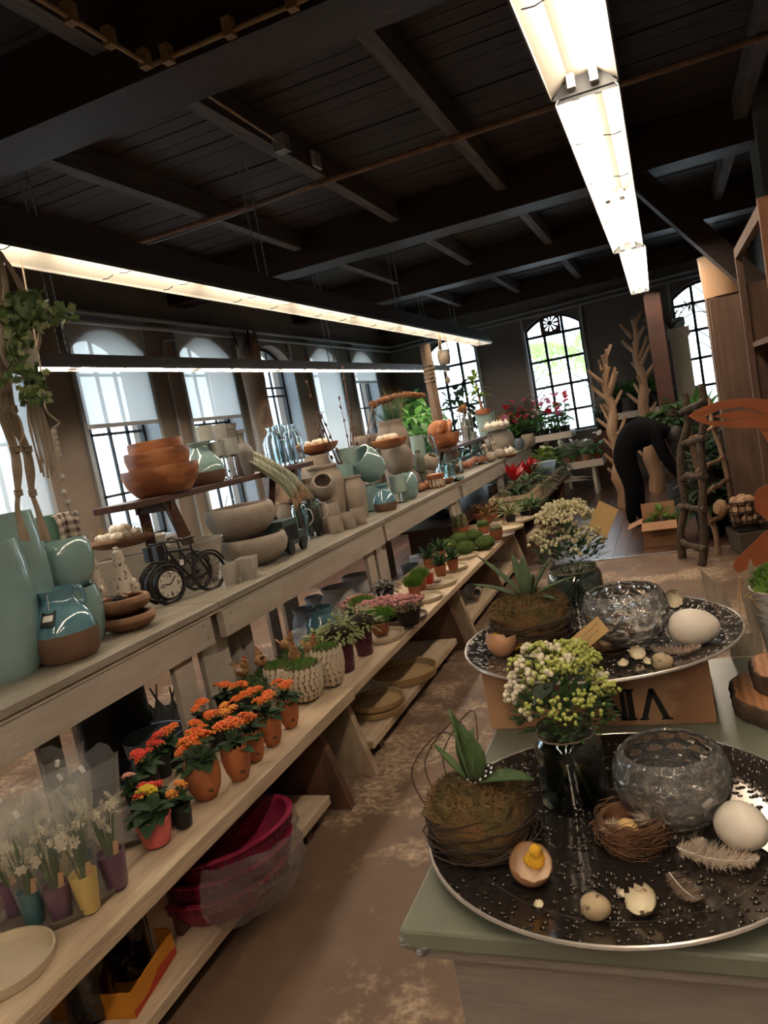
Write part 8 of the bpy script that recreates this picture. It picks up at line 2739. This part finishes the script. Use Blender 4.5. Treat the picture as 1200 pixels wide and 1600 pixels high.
plate('tongue', [(1112, 651), (1130, 646), (1150, 642), (1175, 642), (1192, 648), (1170, 652), (1140, 655)], t, ro)
plate('neck', [(1185, 669), (1240, 690), (1262, 760), (1250, 800), (1225, 770), (1205, 700)], t, ro)
plate('body', [(1178, 775), (1184, 764), (1200, 757), (1230, 755), (1262, 790), (1262, 860), (1225, 840), (1195, 810), (1180, 798)], t, ro)
plate('tail', [(1145, 884), (1150, 874), (1190, 836), (1215, 815), (1262, 850), (1230, 870), (1200, 878), (1170, 889), (1152, 895)], t, ro)
MB().tube([(0, 0.002, 0), (0, 0.002, 1.1)], 0.008, 8).build('stake', m_rusty, t)
MB().box(-0.12, 0.12, -0.12, 0.12, 0, 0.008).build('foot_plate', m_rusty, t)

# ---- cream pillar cabinet with a pot, ledge plants, staghorn, shelf by the far wall
cx0, cx1 = 0.10, 0.36
t = thing('cream_pillar', 'cream painted panelled pillar beside the brown post', 'pillar', ((cx0 + cx1) / 2, 11.3, 0))
hw = (cx1 - cx0) / 2
zc = 2.18
MB().box(-hw + 0.015, hw - 0.015, -hw + 0.015, hw - 0.015, 0, zc - 0.12).build('shaft', mat('cream_pillar_paint', (0.37, 0.345, 0.26), 0.55), t, smooth=False)
MB().box(-hw - 0.01, hw + 0.01, -hw - 0.01, hw + 0.01, zc - 0.12, zc).build('capital', mat('cream_pillar_cap', (0.42, 0.36, 0.29), 0.55), t, smooth=False)
for sx_ in (-1, 1):
    MB().box(sx_ * (hw - 0.035) - 0.015, sx_ * (hw - 0.035) + 0.015, -hw, -hw + 0.014, 0, zc - 0.17).build('panel_strip', MATS['cream_pillar_paint'], t, smooth=False)
tag(lath('barrel', 0.085, 0.14).build('milk_glass_pot', mat('milk_glass', (0.40, 0.47, 0.52), 0.3), None, ((cx0 + cx1) / 2 + 0.02, 11.3, zc + 0.001)), 'pale blue milk glass pot on the cream pillar', 'pot')
t = thing('dried_branch', 'dry branch with pale bracts on top of the cream pillar', 'dried branch', ((cx0 + cx1) / 2 - 0.07, 11.22, zc))
for k in range(14):
    a = k * 2.4
    e = Vector((0.30 * math.cos(a), 0.12 * math.sin(a), 0.12 + 0.30 * R.random()))
    MB().tube([(0, 0, 0), e * 0.5 + Vector((0, 0, 0.05)), e], 0.005, 4).build('twig', m_twig, t)
    for q in range(2):
        MB().leaf((0, 0, 0), (R.uniform(-1, 1), R.uniform(-1, 1), R.uniform(-1, .5)), 0.09, 0.03, droop=0.3).build('bract', m_straw, t, e)
e = Vector((0.95, 0, 0.10))
MB().tube(smooth_pts([(0, 0, 0.05), (0.35, 0, 0.16), (0.6, 0, 0.02), e]), 0.007, 5).build('long_twig', m_twig, t)


def arch_leaves(label, p, n, L, w, m, pr=0.09, ph=0.2, up=(0.6, 1.4, 2.4), droop=0.45, potm=None, group='large foliage plants', name='foliage_plant'):
    t = thing(name, label, 'potted plant', p, R.random() * 6, group)
    lath('bucket', pr, ph).build('pot', potm or m_black, t)
    lm_ = [MB().leaf((0, 0, 0), (1, 0, e), L, w, droop=droop, n=6).mesh('leaf', m) for e in up]
    for k in range(n):
        link('leaf', lm_[k % 3], t, (0, 0, ph * 0.9), (0, R.uniform(-.1, .1), k * 2.4), R.uniform(0.7, 1.1))
    return t


sh = thing('plant_shelf', 'white plant shelf unit in front of the far wall', 'shelf', (-0.62, 12.5, 0))
for z in (0.70, 1.14):
    MB().box(-0.32, 0.62, 0, 0.45, z - 0.1, z).build('shelf_board', m_grey_table, sh, smooth=False)
for xx in (-0.30, 0.55):
    MB().box(xx, xx + 0.05, 0.02, 0.07, 0, 1.04).build('leg', m_grey_table, sh, smooth=False)
    MB().box(xx, xx + 0.05, 0.38, 0.43, 0, 1.04).build('leg', m_grey_table, sh, smooth=False)
arch_leaves('yucca with long dark blades beside the far window', Vector((-0.78, 12.62, 1.141)), 44, 0.62, 0.04, m_leaf)
arch_leaves('bright strap leaved plant on the white shelf', Vector((-0.52, 12.65, 1.141)), 34, 0.60, 0.08, MATS['glossy_anthurium_leaf'])
arch_leaves('dark strap leaved plant on the white shelf behind the trunk', Vector((-0.2, 12.65, 1.141)), 34, 0.65, 0.07, m_leaf)
bushy('small leafy green plant on the lower white shelf', Vector((-0.55, 12.6, 0.701)), 0.09, 0.12, m_white_stone, 0.18, 0.18, 50, 0.10, 0.05, m_leaf, group='white shelf plants')
bushy('small leafy green plant beside it on the lower white shelf', Vector((-0.25, 12.6, 0.701)), 0.09, 0.12, m_white_stone, 0.18, 0.18, 50, 0.10, 0.05, m_leaf, group='white shelf plants')
m_umb = mat('drooping_blue_leaf', (0.10, 0.15, 0.13), 0.5)
arch_leaves('pale drooping palm at the far window corner', Vector((-1.08, 12.70, 0.9)), 30, 0.5, 0.018, m_umb, 0.08, 0.3, up=(0.8, 1.5, 2.5), droop=0.8)
ps = thing('plant_stand', 'dark box stand under the drooping palm', 'plant stand', (-1.08, 12.72, 0))
MB().box(-0.14, 0.14, -0.14, 0.14, 0.0, 0.898).build('box', m_dkwood, ps)
# staghorn / rubber plants by the right window
q = ony(1096, 635, 9.4)
t = arch_leaves('broad leaved plant against the right window', Vector((q.x, 9.4, 0.0)), 34, 0.46, 0.12, MATS['glossy_anthurium_leaf'], 0.14, q.z, up=(0.8, 1.5, 3), droop=0.25, potm=m_dkglaze)
t = thing('leafy_bush', 'dark ivy like bush above the bending person', 'potted plant', (-0.02, 9.4, 0))
lath('bucket', 0.16, 0.35).build('pot', m_dkglaze, t)
MB().tube([(0, 0, 0.3), (0, 0, 1.0)], 0.03, 8).build('stem', m_rough, t)
lm_ = [MB().leaf((0, 0, 0), (1, 0, e), 0.13, 0.09, droop=0.5, n=3).mesh('leaf', m) for e, m in ((-0.1, m_leafd), (0.5, m_leaf), (0.2, m_leafd))]
for k in range(150):
    a, q = k * 2.4, math.sqrt(R.random())
    link('leaf', lm_[k % 3], t, (0.34 * q * math.cos(a), 0.30 * q * math.sin(a), 1.08 + 0.24 * (1 - q) * R.random() + R.uniform(-.10, .06)), (0, R.uniform(-.4, .4), a), R.uniform(0.7, 1.15))
bushy('green leafy plant in the carton at the person', Vector((-0.22, 7.66, 0.012)), 0.10, 0.12, m_black, 0.16, 0.22, 60, 0.13, 0.045, m_grass, group=None)
for k, (px, py, yy) in enumerate(((1090, 690, 7.6), (1105, 740, 7.7), (1120, 700, 7.9))):
    q = ony(px, py, yy)
    bushy('dark shrub behind the branch ladders, %s' % ('left', 'low middle', 'right')[k], Vector((q.x, yy, 0)), 0.12, 0.30, m_black, 0.24, 0.75, 90, 0.15, 0.06, m_leafd, group='dark shrubs')
# large green plants in the far left corner
for k, (x, y, m, lab) in enumerate(((-3.72, 11.3, m_leaf, 'big bright leafy plant in the far left corner'), (-3.25, 12.45, m_leafd, 'big dark leafy plant under the far left window'), (-4.05, 12.3, m_leaf, 'tall bushy plant between the corner windows'), (-3.35, 10.3, m_leaf, 'leafy plant behind the stoneware tower'))):
    t = thing('corner_plant', lab, 'potted plant', (x, y, 0), R.random() * 6, 'corner plants')
    lath('bucket', 0.2, 0.42).build('pot', m_dkglaze, t)
    MB().tube([(0, 0, 0.3), (0.03, 0, 1.5)], 0.03, 6).build('stem', m_rough, t)
    lm_ = [MB().leaf((0, 0, 0), (1, 0, e), 0.26, 0.10, droop=0.5, n=4).mesh('leaf', MATS['glossy_anthurium_leaf'] if k != 1 else m) for e in (0.0, 0.5, 1.0)]
    for j in range(130):
        a, q = j * 2.4, math.sqrt(R.random())
        z = R.uniform(0.85, 2.05 if k != 3 else 1.7)
        rr = 0.30 * math.sin(PI * min(1, (z - 0.6) / 1.6)) + 0.05
        link('leaf', lm_[j % 3], t, (rr * q * math.cos(a), rr * q * math.sin(a), z), (0, R.uniform(-.4, .4), a), R.uniform(0.8, 1.2))

# ---- column of torn bark between the left windows
p = onx(435, 715, -4.33)
t = thing('bark_column', 'pale torn bark column between two left windows', 'column', (-4.33, onx(402, 620, -4.33).y, 0))
zt = onx(368, 528, -4.33).z
def bw(a, j):
    return 1 + 0.06 * math.sin(4 * a + j) + 0.03 * math.sin(9 * a + 2 * j)
vs, fs = [], []
N = 24
for j in range(13):
    for i in range(N):
        a = 2 * PI * i / N
        z = zt * j / 12 + (0.09 * (math.sin(7 * a) + 0.6 * math.sin(13 * a)) if j == 12 else 0)
        vs.append((0.125 * bw(a, j) * math.cos(a), 0.125 * bw(a, j) * math.sin(a), z))
for j in range(12):
    for i in range(N):
        k = (i + 1) % N
        fs.append((j * N + i, j * N + k, (j + 1) * N + k, (j + 1) * N + i))
o = MB().add(vs, fs).build('bark', mat('torn_pale_bark', (0.235, 0.16, 0.11), 0.85, (0.10, 0.066, 0.05), 4.5, mix=(0.5, 0.62), bump=0.4), t)
sm = o.modifiers.new('thick', 'SOLIDIFY')
sm.thickness = 0.012
# ventilator rosette in the far window
q = ony(859, 505, 13.19)
t = thing('fan_rosette', 'round brown ventilator rosette in the far arched window', 'ventilator', (q.x, 13.17, q.z))
w_ = 0.165
fr = MB()
N = 32
vs = [(0.135 * math.cos(2 * PI * k / N), 0, 0.135 * math.sin(2 * PI * k / N)) for k in range(N)]
sq = []
for k in range(N):
    a = 2 * PI * k / N
    c, s_ = math.cos(a), math.sin(a)
    f = w_ / max(abs(c), abs(s_))
    sq.append((f * c, 0, f * s_))
for dy in (0, 0.02):
    fr.add([(x, dy, z) for x, _, z in vs + sq], [(k, (k + 1) % N, N + (k + 1) % N, N + k) for k in range(N)])
fr.build('panel', m_brown, t, smooth=False)
for k in range(10):
    a = 2 * PI * k / 10
    MB().prism([(0.03 * math.cos(a - .25), 0.03 * math.sin(a - .25)), (0.136 * math.cos(a - .14), 0.136 * math.sin(a - .14)), (0.136 * math.cos(a + .14), 0.136 * math.sin(a + .14)), (0.03 * math.cos(a + .25), 0.03 * math.sin(a + .25))], 0.0, 0.012, Matrix(((1, 0, 0, 0), (0, 0, 1, 0), (0, 1, 0, 0), (0, 0, 0, 1)))).build('blade', m_brown, t, smooth=False)
MB().lathe([(0.04, 0), (0.04, 0.02), (0, 0.025)], 16, M=Matrix.Rotation(PI / 2, 4, 'X')).build('hub', m_brown, t)
# trees outside
for k, (x, y, h, lab) in enumerate(((-1.6, 21.0, 3.6, 'pale green tree outside the far arched window'), (1.3, 17.5, 4.2, 'bare tree outside the right window'), (-3.4, 20.0, 3.0, 'pale green shrub outside the far left window'))):
    t = thing('tree', lab, 'tree', (x, y, -0.3), 0, 'trees outside')
    MB().tube([(0, 0, 0), (0.1, 0, h * 0.5), (0.05, 0.1, h * 0.9)], [0.10, 0.07, 0.03], 7).build('trunk', mat('grey_bark', (0.3, 0.28, 0.26), 0.9), t)
    for j in range(18):
        a = j * 2.4
        MB().tube([(0.07, 0, h * (0.4 + 0.025 * j)), (0.6 * math.cos(a), 0.6 * math.sin(a), h * (0.55 + 0.025 * j)), (1.0 * math.cos(a + .2), 1.0 * math.sin(a + .2), h * (0.6 + 0.028 * j))], [0.03, 0.018, 0.006], 5).build('branch', MATS['grey_bark'], t)
    if k != 1:
        fo = MB()
        tufts(fo, (0.5, 0, h * 0.75), 1.1, 1.0, 900, 0.12, 0.05, 0.6)
        tag(fo.build('foliage', mat('spring_foliage', (0.42, 0.55, 0.22), 0.8, tl=0.5), t, smooth=False), kind='stuff')

# ================================================================== macrame hangers, ivy
def rope(pts, r, n=6):
    return MB().tube(smooth_pts(pts, 5), r, n)


mx = -2.05
def mp(px, py, x=mx):
    return onx(px, py, x)
o = mp(40, 585)
t = thing('macrame_hanger', 'jute macrame hanger with a pale pot at the near window', 'macrame hanger', o)
top = mp(-2, 392)
cpot = mp(33, 552)
rp = 27 * mpp(cpot)
for k, (px, py) in enumerate(((12, 520), (62, 520), (52, 545), (5, 545))):
    pts = [top - o, mp(px * 0.5 + 5, 450, mx + 0.02 * (k % 2)) - o, mp(px, py, mx + (0.05 if k > 1 else -0.05)) - o, mp(44, 588) - o]
    MB().tube(smooth_pts(pts, 6), [0.006 * (1 + 0.3 * (i % 2)) for i in range(19)], 6).build('cord', m_linen, t)
for k in range(12):
    a = k * 0.7
    b = mp(44, 588)
    e = mp(74 + 10 * math.cos(a), 735 + 12 * math.sin(a), mx + 0.02 * math.sin(a))
    rope([b - o, b.lerp(e, 0.5) - o + Vector((0.01 * math.sin(a), 0.025 * math.cos(a), 0)), e - o], 0.0035, 5).build('tassel_strand', m_linen, t)
MB().ball(mp(44, 590) - o, 0.022, sz=1.3, n=8, m=6).build('knot', m_linen, t)
tag(lath('barrel', rp, 62 * mpp(cpot), deep=0.3).build('hanging_pot', mat('pale_grey_pot', (0.34, 0.30, 0.25), 0.7, (0.29, 0.255, 0.21), 6), None, mp(36, 580)), 'pale grey pot held in the macrame hanger', 'pot')
iv = mp(36, 510)
t = thing('ivy', 'variegated ivy trailing from the hanging pot', 'ivy', iv)
starf = [(0, 0), (0.35, 0.25), (0.5, 0.15), (0.55, 0.38), (1.0, 0.0), (0.55, -0.38), (0.5, -0.15), (0.35, -0.25)]
IVL = [MB().prism([(x * 0.05, y * 0.062) for x, y in starf], 0, 0.0012).mesh('leaf', m) for m in (mat('ivy_leaf', (0.09, 0.15, 0.04), 0.5, tl=0.2), mat('ivy_pale', (0.27, 0.31, 0.14), 0.5, tl=0.2))]
vines = [[(30, 500), (20, 530), (18, 560), (30, 600)], [(40, 500), (25, 520), (10, 500)], [(45, 495), (60, 480), (85, 490), (105, 492)], [(35, 505), (28, 545), (35, 580), (55, 600), (60, 620)], [(45, 500), (50, 475), (45, 470)], [(30, 495), (12, 485), (8, 480)], [(40, 500), (55, 500), (60, 495)], [(55, 595), (50, 610), (40, 622)]]
for v in vines:
    pts = smooth_pts([mp(px, py, mx + 0.07 + R.uniform(-.03, .03)) - iv for px, py in v], 6)
    MB().tube(pts, 0.002, 4).build('vine', m_stem, t)
    for i, p in enumerate(pts):
        for q in range(3):
            link('leaf', IVL[(i + q) % 2 if R.random() < 0.6 else 0], t, p + Vector((R.uniform(-.02, .04), R.uniform(-.03, .03), R.uniform(-.03, .03))), (R.uniform(0.6, 1.8), R.uniform(-.6, .6), R.random() * 6), R.uniform(0.5, 0.95))
# second macrame, long strands without pot
o = mp(-6, 395, mx - 0.05)
t = thing('macrame_hanger', 'long knotted macrame strands hanging at the left frame edge', 'macrame hanger', o)
for (x0, x1, x2, x3) in ((4, 30, 32, 40), (16, 48, 54, 72)):
    for k in range(13):
        d = (k - 6) * 0.75
        pts = [mp(-4 + d * 0.4, 400, mx - 0.05), mp(-2 + x0 * 0.5 + d * 1.6, 560, mx - 0.05), mp(x0 + d * 1.8, 640, mx - 0.05 + 0.01 * (k % 3)), mp(x1 - 8 + d * 1.3, 700, mx - 0.05), mp((x1 + x2) / 2 - 4 + d * 1.5, 735, mx - 0.05 + 0.015 * (k % 2)), mp(x2 - 4 + d * 0.7, 770, mx - 0.05), mp(x3 - 12 + d * 0.8, 800, mx - 0.05), mp(x3 + d * 1.6, 845, mx - 0.05)]
        rope([p - o for p in pts], 0.0028, 5).build('cord', m_linen, t)
    for (px, py, r) in ((x0 + 1, 640, 0.020), (x1 - 6, 702, 0.016), (x2 - 3, 770, 0.012)):
        kn = mp(px, py, mx - 0.05) - o
        for q in range(3):
            MB().tube([(kn.x + r * math.cos(2 * PI * i / 12), kn.y + r * math.sin(2 * PI * i / 12), kn.z + 0.008 * (q - 1)) for i in range(13)], 0.004, 5, cap=False).build('knot', m_linen, t)
loop = [mp(18, 642), mp(30, 655), mp(36, 680), mp(30, 692)]
rope([p - o for p in loop], 0.005, 5).build('cord_loop', m_linen, t)
# third: shell string by the window edge
o = mp(82, 665, -2.5)
t = thing('shell_string', 'thin cord with pale shells hanging beside the checked towel', 'garland', o)
pts = [Vector((-2.47, mp(60, 560, -2.5).y, 2.55)), mp(66, 590, -2.5), mp(72, 640, -2.5), mp(92, 660, -2.5), mp(82, 672, -2.5), mp(88, 700, -2.5), mp(94, 740, -2.5), mp(104, 780, -2.5), mp(112, 805, -2.5)]
rope([p - o for p in pts], 0.004, 5).build('cord', m_linen, t)
for k, (px, py) in enumerate(((97, 746), (100, 770), (106, 785), (118, 802))):
    MB().ball((0, 0, 0), 0.016, sy=0.5, n=8, m=5).build('shell', m_white_stone, t, mp(px, py, -2.5) - o)
for k in range(5):
    MB().box(-0.010, 0.010, -0.006, 0.006, -0.010, 0.010).build('ladder_bead', m_white_stone, t, mp(84 + 2 * k, 674 + 9 * k, -2.5) - o)
# small hanging pot before the far window
x = -2.5
o = mp(696, 572, x)
t = thing('hanging_planter', 'small hanging pot on cords below the lamp trough end', 'hanging planter', o)
s = mpp(o)
lath('barrel', 10 * s, 22 * s, deep=0.3).build('pot', m_stone, t, (0, 0, 2 * s))
tp = mp(686, 500, x) - o
for k in range(3):
    a = k * 2.1
    MB().tube([tp, (10 * s * math.cos(a), 10 * s * math.sin(a), 20 * s), (0, 0, 1 * s)], 0.008, 5).build('cord', m_linen, t)
for k in range(16):
    a = k * 2.4
    MB().leaf((0, 0, 0), (math.cos(a), math.sin(a), 0.8), 0.13, 0.03, droop=0.6).build('leaf', m_leafg, t, (0, 0, 22 * s))
MB().tube([(0, 0, 0), (0, 0, -20 * s)], 0.006, 5).build('tail_cord', m_linen, t)
MB().ball((0, 0, -0.0), 0.03, sz=1.5, n=8, m=6).build('tail_knot', m_linen, t, (0, 0, -22 * s))
